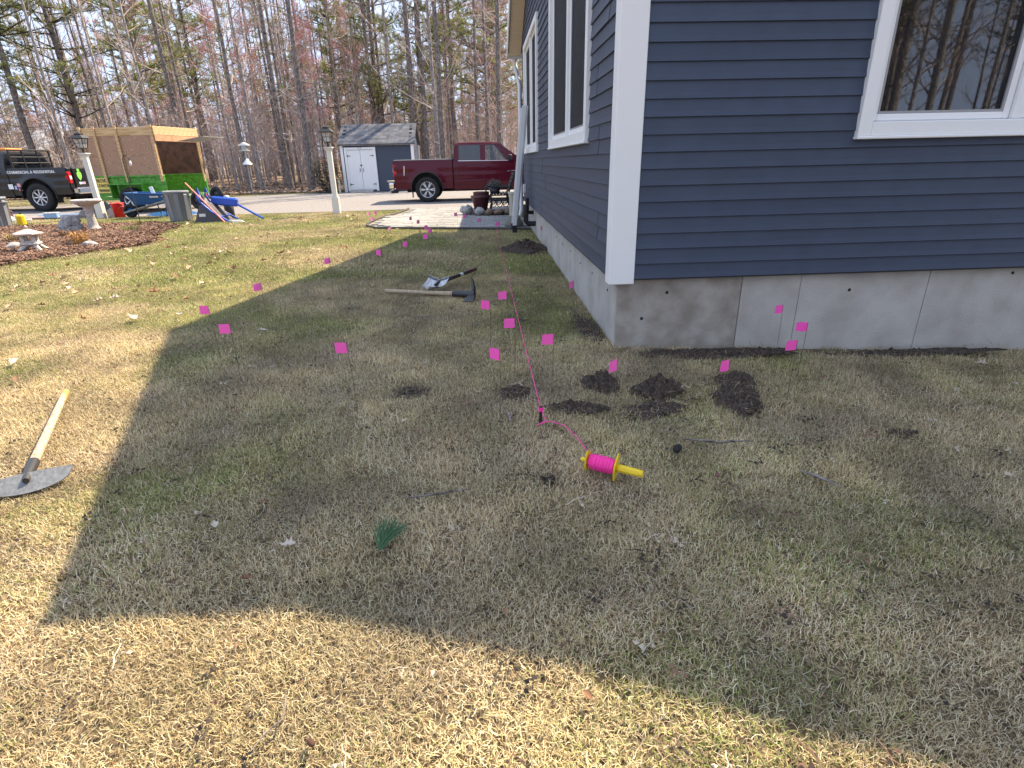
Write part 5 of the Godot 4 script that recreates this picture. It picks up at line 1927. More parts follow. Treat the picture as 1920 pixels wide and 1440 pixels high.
func flipped_cart():
	# a two-wheeled barrow tipped onto its nose: dark tray against the ground, blue frame, handles down to the grass
	var o = thing("tipped_barrow", "bright blue framed two wheel barrow tipped onto its black tray", "wheelbarrow", Vector3(-6.78, 0, -14.75), 0.05)
	var st = mb()
	flat(st)
	hexa(st, [Vector3(-0.32, 0.0, 0.28), Vector3(0.42, 0.0, 0.28), Vector3(0.42, 0.0, -0.30), Vector3(-0.32, 0.0, -0.30), Vector3(-0.18, 0.40, 0.20), Vector3(0.02, 0.46, 0.20), Vector3(0.02, 0.46, -0.24), Vector3(-0.18, 0.40, -0.24)])
	var t = part("tray", st, M.tarp, o)
	st = mb()
	box(st, Vector3(-0.12, 0.175, 0.262), Vector3(0.15, 0.07, 0.006), Basis(Vector3.RIGHT, -0.19))
	part("label_plate", st, M.offwhite, t)
	st = mb()
	for z in [0.30, -0.30]:
		tube(st, [Vector3(-0.16, 0.62, z * 0.85), Vector3(-0.10, 0.48, z * 0.9), Vector3(0.12, 0.26, z), Vector3(0.42, 0.06, z * 1.1), Vector3(0.50, 0.02, z * 1.1)], 0.024, 8)
		tube(st, [Vector3(-0.16, 0.62, z * 0.85), Vector3(-0.12, 0.80, z * 0.8), Vector3(-0.06, 0.52, z * 0.9)], 0.02, 8)
	tube(st, [Vector3(0.12, 0.26, 0.30), Vector3(0.12, 0.26, -0.30)], 0.018, 6)
	tube(st, [Vector3(0.32, 0.13, 0.32), Vector3(0.32, 0.13, -0.32)], 0.014, 6)
	cbox(st, Vector3(0.30, 0.46, -0.20), Vector3(0.62, 0.20, 0.16), 0.03, Basis(Vector3.BACK, -0.12))
	tube(st, [Vector3(0.50, 0.42, -0.26), Vector3(0.95, 0.18, -0.1), Vector3(1.22, 0.04, 0.0)], 0.026, 8)
	part("frame", st, M.bright_blue, o)
	for q in [[-0.24, 0.52, 0.06], [0.06, 0.62, -0.42]]:
		var w = node("wheel", o, Vector3(q[0], q[1], q[2]))
		w.rotation = Vector3(PI / 2 - 0.15, 0.0, 0.5)
		st = mb()
		lathe(st, [Vector2(0.10, -0.045), Vector2(0.18, -0.05), Vector2(0.215, 0), Vector2(0.18, 0.05), Vector2(0.10, 0.045), Vector2(0.10, -0.045)], 24)
		part("tyre", st, M.rubber, w)
		st = mb()
		lathe(st, [Vector2(0, -0.03), Vector2(0.102, -0.025), Vector2(0.102, 0.025), Vector2(0, 0.03)], 18)
		part("rim", st, M.dark_steel, w)
	st = mb()
	tube(st, [Vector3(-0.30, 0.93, 0.36), Vector3(0.48, 0.02, 0.46)], 0.017, 8)
	solo("rake_handle", st, mat(0.80, 0.23, 0.20, 0.5), "salmon pink tool handle leaning across the tipped blue barrow", "tool handle", Vector3(-6.78, 0, -14.75))
	# a wire leaf rake lying over the grass at its foot
	o = thing("wire_rake", "wire leaf rake lying on the grass by the blue barrow", "rake", Vector3(-6.20, 0.0, -14.30), -0.4)
	for k in 9:
		st = mb()
		var a = lerpf(-0.5, 0.5, k / 8.0)
		tube(st, [Vector3(0, 0.06, 0), Vector3(cos(a) * 0.30, 0.05, sin(a) * 0.30), Vector3(cos(a) * 0.36, 0.0, sin(a) * 0.36)], 0.005, 4)
		part("tine", st, M.alu, o)
	st = mb()
	cbox(st, Vector3(0.22, 0.058, 0), Vector3(0.02, 0.012, 0.26), 0.003)
	part("crossbar", st, M.light_blue, o)
	# small sprayer behind
	o = thing("pump_sprayer", "small pump sprayer with white cap behind the blue barrow", "sprayer", Vector3(-6.65, 0.0, -15.5))
	st = mb()
	lathe(st, [Vector2(0, 0), Vector2(0.11, 0), Vector2(0.12, 0.34), Vector2(0.06, 0.42), Vector2(0.05, 0.48), Vector2(0, 0.48)], 16)
	part("tank", st, M.tarp, o)
	st = mb()
	lathe(st, [Vector2(0, 0.47), Vector2(0.06, 0.47), Vector2(0.06, 0.56), Vector2(0, 0.58)], 14)
	part("cap", st, M.white, o)

# ------------------------------------------------------------------ the mulch bed
func flower_bed():
	var poly = bed_poly()
	var st = mb()
	smooth(st)
	var step = 0.22
	var x = -13.4
	while x < -5.6:
		var z = -14.7
		while z < -7.0:
			if inside(Vector2(x + step / 2, z + step / 2), poly):
				var p = []
				for q in [[0, 0], [1, 0], [1, 1], [0, 1]]:
					var a = x + q[0] * step
					var b = z + q[1] * step
					var y = 0.035 + 0.022 * nz.get_noise_2d(a * 3.0, b * 3.0)
					if not inside(Vector2(a, b), poly): y = -0.01
					p.append(Vector3(a, y, b))
				quad(st, p[0], p[3], p[2], p[1])
			z += step
		x += step
	st.generate_normals()
	setting("mulch_bed", st.commit(), M.mulch)
	# bark chips
	var chips = mb()
	flat(chips)
	for k in 24:
		var a = rng.randf() * TAU
		var c = Vector3(rng.randf_range(-0.2, 0.2), rng.randf_range(0.0, 0.02), rng.randf_range(-0.2, 0.2))
		var b = Basis(Vector3.UP, a) * Basis(Vector3.RIGHT, rng.randf_range(-0.7, 0.7)) * Basis(Vector3.BACK, rng.randf_range(-0.5, 0.5))
		var g = rng.randf_range(0.5, 1.5)
		chips.set_color(Color(0.6 * g, 0.55 * g, 0.5 * g))
		box(chips, c, Vector3(rng.randf_range(0.02, 0.07), 0.008, rng.randf_range(0.010, 0.024)), b)
	chips.generate_normals()
	var spots = []
	for i in 4200:
		var p = Vector2(rng.randf_range(-13.3, -5.8), rng.randf_range(-14.6, -7.1))
		if inside(p, poly): spots.append(p)
	scatter("mulch_chips", chips.commit(), spots, func(_p): return Color(0.27, 0.17, 0.135) * rng.randf_range(0.5, 1.5), M.vcol, 0.04, 0.7, 1.3, "reddish brown bark chips covering the flower bed", "mulch")
	# stones
	st = mb()
	stone(st, Vector3(0, 0.16, 0), Vector3(0.46, 0.40, 0.34), 3, 0.75, 0.4)
	solo("bed_boulder", st, M.stone, "large angular grey boulder beside the birdbath", "rock", Vector3(-8.98, 0.0, -12.9))
	st = mb()
	stone(st, Vector3(0, 0.04, 0), Vector3(0.34, 0.17, 0.22), 8, 0.4, -0.3)
	solo("bed_boulder", st, M.stone, "flat grey-green rock at the mulch bed's lawn edge", "rock", Vector3(-6.85, 0.0, -10.15))
	st = mb()
	stone(st, Vector3(0, 0.05, 0), Vector3(0.28, 0.17, 0.22), 12, 0.35, 0.9)
	solo("bed_boulder", st, M.stone, "small brown-grey rock left of the stone lantern", "rock", Vector3(-8.15, 0.0, -10.2))
	# birdbath
	var o = thing("birdbath", "weathered stone birdbath with wide bowl on a pedestal", "birdbath", Vector3(-8.66, 0.02, -13.15))
	o.scale = Vector3.ONE * 0.84
	st = mb()
	lathe(st, [Vector2(0.20, 0.0), Vector2(0.19, 0.04), Vector2(0.13, 0.08), Vector2(0.11, 0.16), Vector2(0.095, 0.34), Vector2(0.10, 0.50), Vector2(0.13, 0.60), Vector2(0.16, 0.64)], 16)
	part("pedestal", st, M.cast, o)
	st = mb()
	lathe(st, [Vector2(0.10, 0.62), Vector2(0.24, 0.66), Vector2(0.345, 0.72), Vector2(0.35, 0.76), Vector2(0.335, 0.775), Vector2(0.30, 0.765), Vector2(0.20, 0.71), Vector2(0.0, 0.695)], 28)
	part("bowl", st, M.cast, o)
	# stone lantern: four splayed feet, a window box, a wide roof
	o = thing("stone_lantern", "small white stone pagoda lantern on the mulch bed", "garden lantern", Vector3(-7.50, 0.03, -9.75), 0.35)
	o.scale = Vector3(0.72, 0.80, 0.72)
	for q in [[-1, -1], [1, -1], [1, 1], [-1, 1]]:
		st = mb()
		tube(st, [Vector3(q[0] * 0.21, 0.0, q[1] * 0.21), Vector3(q[0] * 0.15, 0.06, q[1] * 0.15), Vector3(q[0] * 0.10, 0.115, q[1] * 0.10), Vector3(q[0] * 0.05, 0.13, q[1] * 0.05)], [0.042, 0.045, 0.05, 0.05], 7)
		part("foot", st, M.cast_white, o)
	st = mb()
	cbox(st, Vector3(0, 0.155, 0), Vector3(0.34, 0.05, 0.34), 0.015)
	part("platform", st, M.cast_white, o)
	st = mb()
	for q in [[-1, -1], [1, -1], [1, 1], [-1, 1]]: cbox(st, Vector3(q[0] * 0.10, 0.255, q[1] * 0.10), Vector3(0.075, 0.15, 0.075), 0.01)
	cbox(st, Vector3(0, 0.195, 0), Vector3(0.27, 0.03, 0.27), 0.008)
	cbox(st, Vector3(0, 0.335, 0), Vector3(0.27, 0.03, 0.27), 0.008)
	part("light_box", st, M.cast_white, o)
	st = mb()
	lathe(st, [Vector2(0.0, 0.35), Vector2(0.27, 0.335), Vector2(0.29, 0.345), Vector2(0.285, 0.365), Vector2(0.16, 0.405), Vector2(0.06, 0.44), Vector2(0.0, 0.445)], 6, Transform3D.IDENTITY, true)
	part("roof", st, M.cast_pink, o)
	st = mb()
	lathe(st, [Vector2(0.0, 0.43), Vector2(0.035, 0.44), Vector2(0.03, 0.47), Vector2(0.045, 0.485), Vector2(0.0, 0.52)], 10)
	part("finial", st, M.cast_pink, o)
	# dry ornamental tufts and low perennials
	tuft(Vector3(-7.12, 0.02, -10.35), 0.22, 0.26, Color(0.42, 0.25, 0.10), 260, "dry orange ornamental grass tuft right of the stone lantern")
	tuft(Vector3(-8.35, 0.02, -11.8), 0.30, 0.16, Color(0.22, 0.13, 0.09), 160, "low brown dead perennial clump behind the stone lantern")
	tuft(Vector3(-7.35, 0.02, -11.4), 0.30, 0.14, Color(0.26, 0.17, 0.12), 130, "sparse brown dead stalks behind the flat bed rock")
	tuft(Vector3(-7.55, 0.02, -12.6), 0.30, 0.14, Color(0.16, 0.17, 0.06), 130, "low green shoots in the mulch right of the birdbath")
	tuft(Vector3(-8.0, 0.02, -13.7), 0.24, 0.16, Color(0.24, 0.20, 0.09), 110, "small green brown tuft behind the birdbath pedestal")
	tuft(Vector3(-8.9, 0.02, -11.2), 0.30, 0.20, Color(0.30, 0.23, 0.12), 120, "dry weeds in the mulch near the left picture edge")

func tuft(at, R, H, col, n, label):
	var st = mb()
	flat(st)
	for i in n:
		var a = rng.randf() * TAU
		var r = sqrt(rng.randf()) * R * 0.4
		var b = Vector3(cos(a) * r, 0, sin(a) * r)
		var d = Vector3(cos(a), 0, sin(a)) * R * rng.randf_range(0.1, 1.0)
		var h = H * rng.randf_range(0.5, 1.15)
		var w = Vector3(-sin(a), 0, cos(a)) * 0.004
		st.set_color(col * rng.randf_range(0.5, 1.6))
		var m = b + d * 0.4 + Vector3(0, h * 0.8, 0)
		var e = b + d + Vector3(0, h * rng.randf_range(0.5, 1.0), 0)
		quad(st, b - w, b + w, m + w, m - w)
		tri(st, m - w, m + w, e)
	solo("dry_plant", st, M.vcol, label, "plant", at)

func scatter(called, mesh, spots, tint, m, y, s0, s1, label, category):
	var mm = MultiMesh.new()
	mm.transform_format = MultiMesh.TRANSFORM_3D
	mm.use_colors = true
	mm.mesh = mesh
	mm.instance_count = spots.size()
	for i in spots.size():
		var p = spots[i]
		mm.set_instance_transform(i, Transform3D(Basis(Vector3.UP, rng.randf() * TAU).scaled(Vector3.ONE * rng.randf_range(s0, s1)), onto(p.x, p.y, y)))
		mm.set_instance_color(i, tint.call(p))
	var mi = MultiMeshInstance3D.new()
	mi.name = numbered(called)
	mi.multimesh = mm
	mi.material_override = m
	add_child(mi)
	tag(mi, label, category, "", "stuff")
	return mi

# ------------------------------------------------------------------ patio and what stands on it
func patio_things():
	var poly = patio_poly()
	var base = setting("patio", sheet(poly, 0.010), M.joint_sand)
	var stones = []
	for v in 3:
		var st = mb()
		cbox(st, Vector3.ZERO, Vector3([0.315, 0.315, 0.205][v], 0.05, 0.205), 0.008)
		st.generate_normals()
		stones.append(st.commit())
	var mats = []
	for v in 5:
		mats.append(M.pavers[v])
	var r = 0
	var z = -16.75
	while z < -10.9:
		var x = -2.6 + (0.16 if r % 2 else 0.0)
		while x < 0.9:
			var small = rng.randf() < 0.22
			var w = 0.21 if small else 0.32
			var c = Vector2(x + w / 2, z + 0.105)
			var ok = inside(c, poly)
			for q in [[-1, -1], [1, -1], [1, 1], [-1, 1]]:
				if not inside(c + Vector2(q[0] * w * 0.42, q[1] * 0.085), poly): ok = false
			if ok:
				piece("paver", stones[2 if small else rng.randi() % 2], mats[rng.randi() % 5], base, Transform3D(Basis(Vector3.UP, rng.randf_range(-1, 1) * 0.006), Vector3(c.x, 0.012 + rng.randf_range(-0.002, 0.003), c.y)))
			x += w
		z += 0.21
		r += 1
	# dark edging round the curved side
	var st = mb()
	var ep = []
	for i in range(5, poly.size()): ep.append(Vector3(poly[i].x - 0.03, 0.03, poly[i].y))
	ep.append(Vector3(poly[0].x - 0.02, 0.03, poly[0].y + 0.03))
	ep.append(Vector3(poly[1].x, 0.03, poly[1].y + 0.04))
	ep.append(Vector3(poly[3].x - 0.02, 0.03, poly[3].y + 0.04))
	tube(st, ep, 0.028, 6)
	solo("patio_edging", st, M.edging, "dark edging strip round the curved rim of the patio", "edging")
	# small planting pocket ringed with stones
	var pk = [Vector2(-0.45, -14.2), Vector2(0.0, -13.85), Vector2(0.75, -13.75), Vector2(0.9, -13.8), Vector2(0.9, -15.6), Vector2(0.2, -15.6), Vector2(-0.35, -15.2)]
	setting("planting_pocket", sheet(pk, 0.048), M.mulch)
	var rk = [[-0.42, -14.35, 0.34, 0.26, "rough grey rock left of the maroon planter"], [-0.10, -14.02, 0.26, 0.20, "pale rounded rock before the maroon planter"], [0.14, -13.95, 0.24, 0.16, "low brown rock before the garden bench"], [0.38, -13.92, 0.30, 0.16, "flat brown rock below the garden bench seat"], [0.62, -13.90, 0.26, 0.18, "dark brown rock beside the stone pedestal"], [-0.38, -14.85, 0.26, 0.18, "tan rock behind the maroon planter"]]
	for q in rk:
		st = mb()
		stone(st, Vector3(0, q[3] * 0.4, 0), Vector3(q[2], q[3], q[2] * 0.8), int(q[2] * 1000 + q[0] * 77), 0.3, q[0])
		solo("pocket_rock", st, M.stone if q[0] < 0.1 else M.brown_stone, q[4], "rock", Vector3(q[0], 0.045, q[1]))
	# planter
	var o = thing("planter_pot", "empty maroon plastic planter pot on the patio", "planter", Vector3(-0.06, 0.045, -14.5))
	st = mb()
	lathe(st, [Vector2(0, 0), Vector2(0.14, 0), Vector2(0.15, 0.02), Vector2(0.215, 0.36), Vector2(0.24, 0.37), Vector2(0.245, 0.42), Vector2(0.225, 0.425), Vector2(0.20, 0.38), Vector2(0.19, 0.34), Vector2(0, 0.33)], 28)
	part("pot", st, M.plum, o)
	st = mb()
	lathe(st, [Vector2(0, 0.33), Vector2(0.185, 0.335), Vector2(0.195, 0.39), Vector2(0.20, 0.50), Vector2(0.21, 0.505), Vector2(0.185, 0.51), Vector2(0.17, 0.40), Vector2(0, 0.38)], 24, Transform3D(Basis.IDENTITY, Vector3(0.02, 0, -0.03)))
	part("inner_pot", st, M.plum2, o)
	# cast iron bench, end on
	o = thing("garden_bench", "black cast iron garden bench seen end on beside ladder", "bench", Vector3(0.46, 0.048, -14.8))
	for z2 in [-0.42, 0.42]:
		st = mb()
		tube(st, [Vector3(-0.30, 0.0, z2), Vector3(-0.24, 0.20, z2), Vector3(-0.26, 0.40, z2), Vector3(-0.22, 0.44, z2)], 0.022, 6)
		part("leg", st, M.iron, o)
		st = mb()
		tube(st, [Vector3(0.30, 0.0, z2), Vector3(0.18, 0.22, z2), Vector3(0.16, 0.42, z2), Vector3(0.24, 0.66, z2), Vector3(0.32, 0.92, z2)], 0.024, 6)
		part("back_leg", st, M.iron, o)
		st = mb()
		tube(st, [Vector3(-0.36, 0.50, z2), Vector3(-0.40, 0.56, z2), Vector3(-0.32, 0.64, z2), Vector3(-0.1, 0.62, z2), Vector3(0.2, 0.60, z2)], 0.022, 6)
		var arm = part("armrest", st, M.iron, o)
		st = mb()
		for k in 3:
			var pts = []
			for i in 9: pts.append(Vector3(-0.2 + k * 0.15 + cos(TAU * i / 8) * 0.07, 0.22 + sin(TAU * i / 8) * 0.08, z2))
			tube(st, pts, 0.011, 5)
		tube(st, [Vector3(-0.26, 0.42, z2), Vector3(0.17, 0.42, z2)], 0.018, 6)
		tube(st, [Vector3(-0.24, 0.24, z2), Vector3(0.18, 0.24, z2)], 0.012, 5)
		part("scrollwork", st, M.iron, arm)
	for k in 6:
		st = mb()
		cbox(st, Vector3(-0.24 + k * 0.078, 0.45, 0), Vector3(0.06, 0.022, 0.95), 0.006)
		part("seat_slat", st, M.iron, o)
	for k in 5:
		st = mb()
		cbox(st, Vector3(0.19 + k * 0.032, 0.54 + k * 0.088, 0), Vector3(0.022, 0.068, 0.95), 0.006, Basis(Vector3.BACK, -0.34))
		part("back_slat", st, M.iron, o)
	# a pot of dried flowers on the bench
	o = thing("dried_flower_pot", "pot of grey dried flowers standing on the iron bench", "potted plant", Vector3(0.30, 0.51, -14.55))
	st = mb()
	lathe(st, [Vector2(0, 0), Vector2(0.11, 0), Vector2(0.15, 0.14), Vector2(0.14, 0.14), Vector2(0, 0.12)], 16)
	part("pot", st, M.tarp, o)
	st = mb()
	flat(st)
	for i in 500:
		var d = Vector3(rng.randf_range(-1, 1), rng.randf_range(-0.3, 1), rng.randf_range(-1, 1)).normalized() * rng.randf_range(0.05, 0.20)
		st.set_color(Color(0.13, 0.12, 0.11) * rng.randf_range(0.4, 1.8))
		bud(st, Vector3(0, 0.16, 0) + d, 0.03, Color(0.13, 0.12, 0.11) * rng.randf_range(0.4, 1.8))
	part("dried_flowers", st, M.vcol, o)
	# pedestal
	o = thing("stone_pedestal", "beige column pedestal on round base behind the ladder", "pedestal", Vector3(0.60, 0.04, -11.45))
	st = mb()
	lathe(st, [Vector2(0, 0), Vector2(0.19, 0), Vector2(0.19, 0.05), Vector2(0.13, 0.14), Vector2(0.10, 0.20), Vector2(0, 0.20)], 24)
	part("base", st, M.dark_cast, o)
	st = mb()
	lathe(st, [Vector2(0.085, 0.18), Vector2(0.078, 0.40), Vector2(0.075, 0.55), Vector2(0.10, 0.60), Vector2(0.11, 0.64), Vector2(0, 0.64)], 24)
	for k in 12:
		var a = TAU * k / 12
		rod(st, Vector3(cos(a) * 0.078, 0.2, sin(a) * 0.078), Vector3(cos(a) * 0.071, 0.55, sin(a) * 0.071), 0.011, -1, 5)
	part("column", st, M.cast_beige, o)
	ladder()

func ladder():
	var o = thing("extension_ladder", "white aluminium ladder leaning upright against the house wall", "ladder", Vector3(0.56, 0.0, -10.75))
	var top = Vector3(0.21, 2.12, 0.0)
	for s in [-1, 1]:
		for k in 2:
			var st = mb()
			var dz = s * (0.21 - 0.035 * k)
			var a = Vector3(0.035 * k, 0.10 + 0.15 * k, dz)
			var b = top + Vector3(0.035 * k, 0, dz)
			var d = (b - a).normalized()
			var bs = Basis(d.cross(Vector3(0, 0, 1)).normalized(), d, Vector3(0, 0, 1))
			cbox(st, (a + b) / 2, Vector3(0.075, (b - a).length(), 0.028), 0.004, bs)
			part("rail", st, M.alu_white, o)
		var st = mb()
		cbox(st, Vector3(0.005, 0.06, s * 0.21), Vector3(0.085, 0.17, 0.036), 0.008)
		part("rubber_foot", st, M.rubber, o)
	for k in 7:
		var st = mb()
		var f = (0.30 + 0.28 * k) / 2.12
		var p = top * f
		rod(st, p + Vector3(0, 0, -0.2), p + Vector3(0, 0, 0.2), 0.017)
		part("rung", st, M.alu_white, o)

func yard_materials():
	M.cast_white = tex_mat(noise_tex(121, 0.02, 5, [[0.2, Color(0.38, 0.36, 0.345)], [0.8, Color(0.66, 0.64, 0.62)]]), 2.0, 0.95)
	M.cast_pink = tex_mat(noise_tex(122, 0.02, 5, [[0.2, Color(0.42, 0.33, 0.30)], [0.8, Color(0.62, 0.53, 0.49)]]), 2.0, 0.95)
	M.cast_beige = mat(0.44, 0.41, 0.34, 0.9)
	M.dark_cast = mat(0.16, 0.15, 0.13, 0.9)
	M.brown_stone = tex_mat(noise_tex(123, 0.02, 5, [[0.2, Color(0.10, 0.07, 0.05)], [0.8, Color(0.28, 0.20, 0.15)]]), 2.0, 0.95)
	M.joint_sand = mat(0.22, 0.21, 0.205, 1.0)
	M.edging = mat(0.045, 0.04, 0.038, 0.8)
	M.pavers = []
	for v in 5:
		var g = [0.22, 0.26, 0.245, 0.29, 0.19][v]
		M.pavers.append(tex_mat(noise_tex(130 + v, 0.03, 4, [[0.2, Color(g * 0.75, g * 0.74, g * 0.75)], [0.8, Color(g * 1.1, g * 1.09, g * 1.1)]], 256), 1.3, 0.95))
	M.plum = mat(0.075, 0.022, 0.030, 0.5)
	M.plum2 = mat(0.12, 0.045, 0.05, 0.55)
	M.iron = mat(0.016, 0.016, 0.018, 0.55)
	M.alu_white = mat(0.62, 0.625, 0.64, 0.45, 0.25)

# ------------------------------------------------------------------ tools on the lawn
func lawn_tools():
	# half-moon edger lying in the sun at left
	var a = Vector3(-1.955, 0.055, -2.10)
	var b = Vector3(-2.52, 0.045, -3.16)
	var o = thing("edging_tool", "half moon edger with worn wooden handle lying on sunlit grass", "garden tool", Vector3(-1.955, 0.0, -2.10))
	var d = (b - a).normalized()
	var st = mb()
	var h0 = Vector3(0, 0.06, 0) + d * 0.12
	var h1 = Vector3(0, 0.045, 0) + d * 1.20
	var pts = []
	var rad = []
	for i in 9:
		pts.append(h0.lerp(h1, i / 8.0))
		rad.append(lerpf(0.0195, 0.0175, i / 8.0))
	tube(st, pts, rad, 12)
	var hd = part("handle", st, M.worn_wood, o)
	st = mb()
	var tip = [h1 - d * 0.15, h1 - d * 0.14, h1 - d * 0.01, h1]
	tube(st, tip, [0.0180, 0.0186, 0.0190, 0.016], 12)
	part("painted_tip", st, M.orange_wood, hd)
	st = mb()
	tube(st, [Vector3(0, 0.060, 0) - d * 0.02, Vector3(0, 0.06, 0) + d * 0.06, Vector3(0, 0.06, 0) + d * 0.17], [0.012, 0.021, 0.0225], 12)
	part("socket", st, M.dark_steel, o)
	# crescent blade standing on edge, tilted back
	st = mb()
	var cres = []
	for i in 13:
		var t = lerpf(PI * 0.02, PI * 0.98, i / 12.0)
		cres.append(Vector2(-cos(t) * 0.150, -sin(t) * 0.065))
	cres.append(Vector2(0.158, 0.022))
	cres.append(Vector2(0.05, 0.030))
	cres.append(Vector2(-0.05, 0.030))
	cres.append(Vector2(-0.158, 0.022))
	var side = d.cross(Vector3.UP).normalized()
	var down = (-d * 0.55 + Vector3(0, -0.42, 0)).normalized()
	var bb = Basis(side, -down, side.cross(-down))
	prism(st, cres, -0.0025, 0.0025, Transform3D(bb, Vector3(0.0, 0.056, 0.0)))
	part("blade", st, M.worn_steel, o)
	shovel_and_mattock()

func shovel_and_mattock():
	var o = thing("mattock", "mattock with pale wooden handle lying under the shovel", "mattock", Vector3(-0.60, 0, -5.50))
	var a = Vector3(-0.43, 0.045, -0.15)
	var b = Vector3(0.40, 0.055, 0.17)
	var st = mb()
	tube(st, [a, a.lerp(b, 0.5), a.lerp(b, 0.8), b], [0.021, 0.019, 0.023, 0.028], 10)
	part("handle", st, M.pale_wood, o)
	var d = (b - a).normalized()
	st = mb()
	tube(st, [b - d * 0.14, b + d * 0.02, b + d * 0.09], [0.029, 0.034, 0.036], 10)
	part("socket", st, M.dark_steel, o)
	# head: a pick arm standing up and back, a short adze arm on the ground
	st = mb()
	var s = d.cross(Vector3.UP).normalized()
	var c = b + d * 0.07
	tube(st, [c, c + Vector3(0, 0.06, 0) - s * 0.03, c + Vector3(0, 0.12, 0) - s * 0.05 - d * 0.015, c + Vector3(0, 0.17, 0) - s * 0.06 - d * 0.04], [0.028, 0.021, 0.013, 0.004], 6)
	part("pick_arm", st, M.dark_steel, o)
	st = mb()
	var e = c + s * 0.02 + Vector3(0, -0.02, 0)
	hexa(st, [e - d * 0.03 - s * 0.01, e + d * 0.03 - s * 0.01, e + d * 0.05 + s * 0.11 + Vector3(0, -0.025, 0), e - d * 0.05 + s * 0.11 + Vector3(0, -0.025, 0), e - d * 0.03 - s * 0.01 + Vector3(0, 0.03, 0), e + d * 0.03 - s * 0.01 + Vector3(0, 0.03, 0), e + d * 0.05 + s * 0.11 + Vector3(0, -0.015, 0), e - d * 0.05 + s * 0.11 + Vector3(0, -0.015, 0)])
	part("adze_arm", st, M.dark_steel, o)
	# round-point shovel, its blade resting on the mattock's handle, face up
	o = thing("shovel", "round point shovel with shiny blade and dark handle on shaded grass", "shovel", Vector3(-0.62, 0, -5.52))
	var h0 = Vector3(0.13, 0.095, -0.20)
	var h1 = Vector3(0.50, 0.05, -1.18)
	var hd = (h1 - h0).normalized()
	st = mb()
	tube(st, [h0, h0.lerp(h1, 0.5), h1], [0.021, 0.019, 0.018], 10)
	var hnd = part("handle", st, M.shovel_black, o)
	st = mb()
	tube(st, [h1 - hd * 0.22, h1 + hd * 0.004], [0.0195, 0.019], 10)
	part("red_end", st, mat(0.10, 0.018, 0.02, 0.5), hnd)
	st = mb()
	tube(st, [h1 - hd * 0.50, h1 - hd * 0.42], [0.0202, 0.02], 10)
	part("white_band", st, M.white, hnd)
	st = mb()
	smooth(st)
	var sd = hd.cross(Vector3.UP).normalized()
	var up = sd.cross(hd).normalized()
	var P = []
	for i in 13:
		var t = i / 12.0
		var w = 0.115 if t < 0.45 else 0.115 * sqrt(maxf(0.0, 1.0 - pow((t - 0.45) / 0.56, 2.0)))
		var row = []
		for k in 9:
			var u = (k - 4) / 4.0
			var y = 0.030 * u * u - 0.035 * sin(PI * t) - 0.018 * exp(-u * u * 30.0) * (1.0 - t)
			row.append(h0 + hd * 0.02 - hd * t * 0.30 + sd * u * w + Vector3(0, 0.03 + y - 0.05 * t, 0))
		P.append(row)
	for i in 12:
		for k in 8:
			quad(st, P[i][k], P[i][k + 1], P[i + 1][k + 1], P[i + 1][k])
	for k in 8:
		quad(st, P[0][k], P[0][k + 1], P[0][k + 1] + up * 0.02, P[0][k] + up * 0.02)
	part("blade", st, M.shovel_steel, o)
	st = mb()
	tube(st, [h0 + hd * 0.16, h0, h0 - hd * 0.10 + Vector3(0, -0.006, 0)], [0.0235, 0.024, 0.010], 10)
	part("socket", st, M.dark_steel, o)

# ------------------------------------------------------------------ mason's line
func string_line():
	var o = thing("string_line", "pink mason line stretched from stake towards the patio", "string", Vector3(0.249, 0, -2.519))
	var st = mb()
	var a = Vector3(0.0, 0.088, 0)
	var b = Vector3(-0.02, 0.05, -8.5)
	var pts = []
	for i in 25:
		var t = i / 24.0
		pts.append(a.lerp(b, t) + Vector3(0, -0.018 * sin(PI * t), 0))
	tube(st, pts, 0.0022, 5)
	part("taut_line", st, M.string, o)
	st = mb()
	var c = Curve3D.new()
	var w = [Vector3(0.003, 0.085, 0.004), Vector3(0.012, 0.055, 0.012), Vector3(0.022, 0.046, 0.03), Vector3(0.0, 0.046, 0.07), Vector3(-0.030, 0.046, 0.095), Vector3(0.0, 0.046, 0.065), Vector3(0.045, 0.046, 0.055), Vector3(0.108, 0.046, 0.115), Vector3(0.148, 0.046, 0.25), Vector3(0.166, 0.055, 0.385), Vector3(0.165, 0.078, 0.45)]
	for i in w.size():
		var tan = (w[mini(i + 1, w.size() - 1)] - w[maxi(i - 1, 0)]) * 0.16
		c.add_point(w[i], -tan, tan)
	var p2 = []
	for i in 70: p2.append(c.sample_baked(c.get_baked_length() * i / 69.0))
	tube(st, p2, 0.0022, 5)
	part("loose_end", st, M.string, o)
	st = mb()
	for k in 6:
		var pp = []
		for i in 9: pp.append(Vector3(cos(TAU * i / 8) * 0.011, 0.080 + k * 0.0035, sin(TAU * i / 8) * 0.011))
		tube(st, pp, 0.0022, 4)
	part("knot", st, M.string, o)
	st = mb()
	tube(st, [Vector3(0, -0.1, 0), Vector3(-0.003, 0.0, 0), Vector3(0.0, 0.098, 0), Vector3(0.0, 0.103, 0)], [0.007, 0.0075, 0.0075, 0.011], 8)
	solo("iron_stake", st, M.dark_steel, "short dark iron stake holding the pink string line", "stake", Vector3(0.249, 0, -2.519))
	reel()

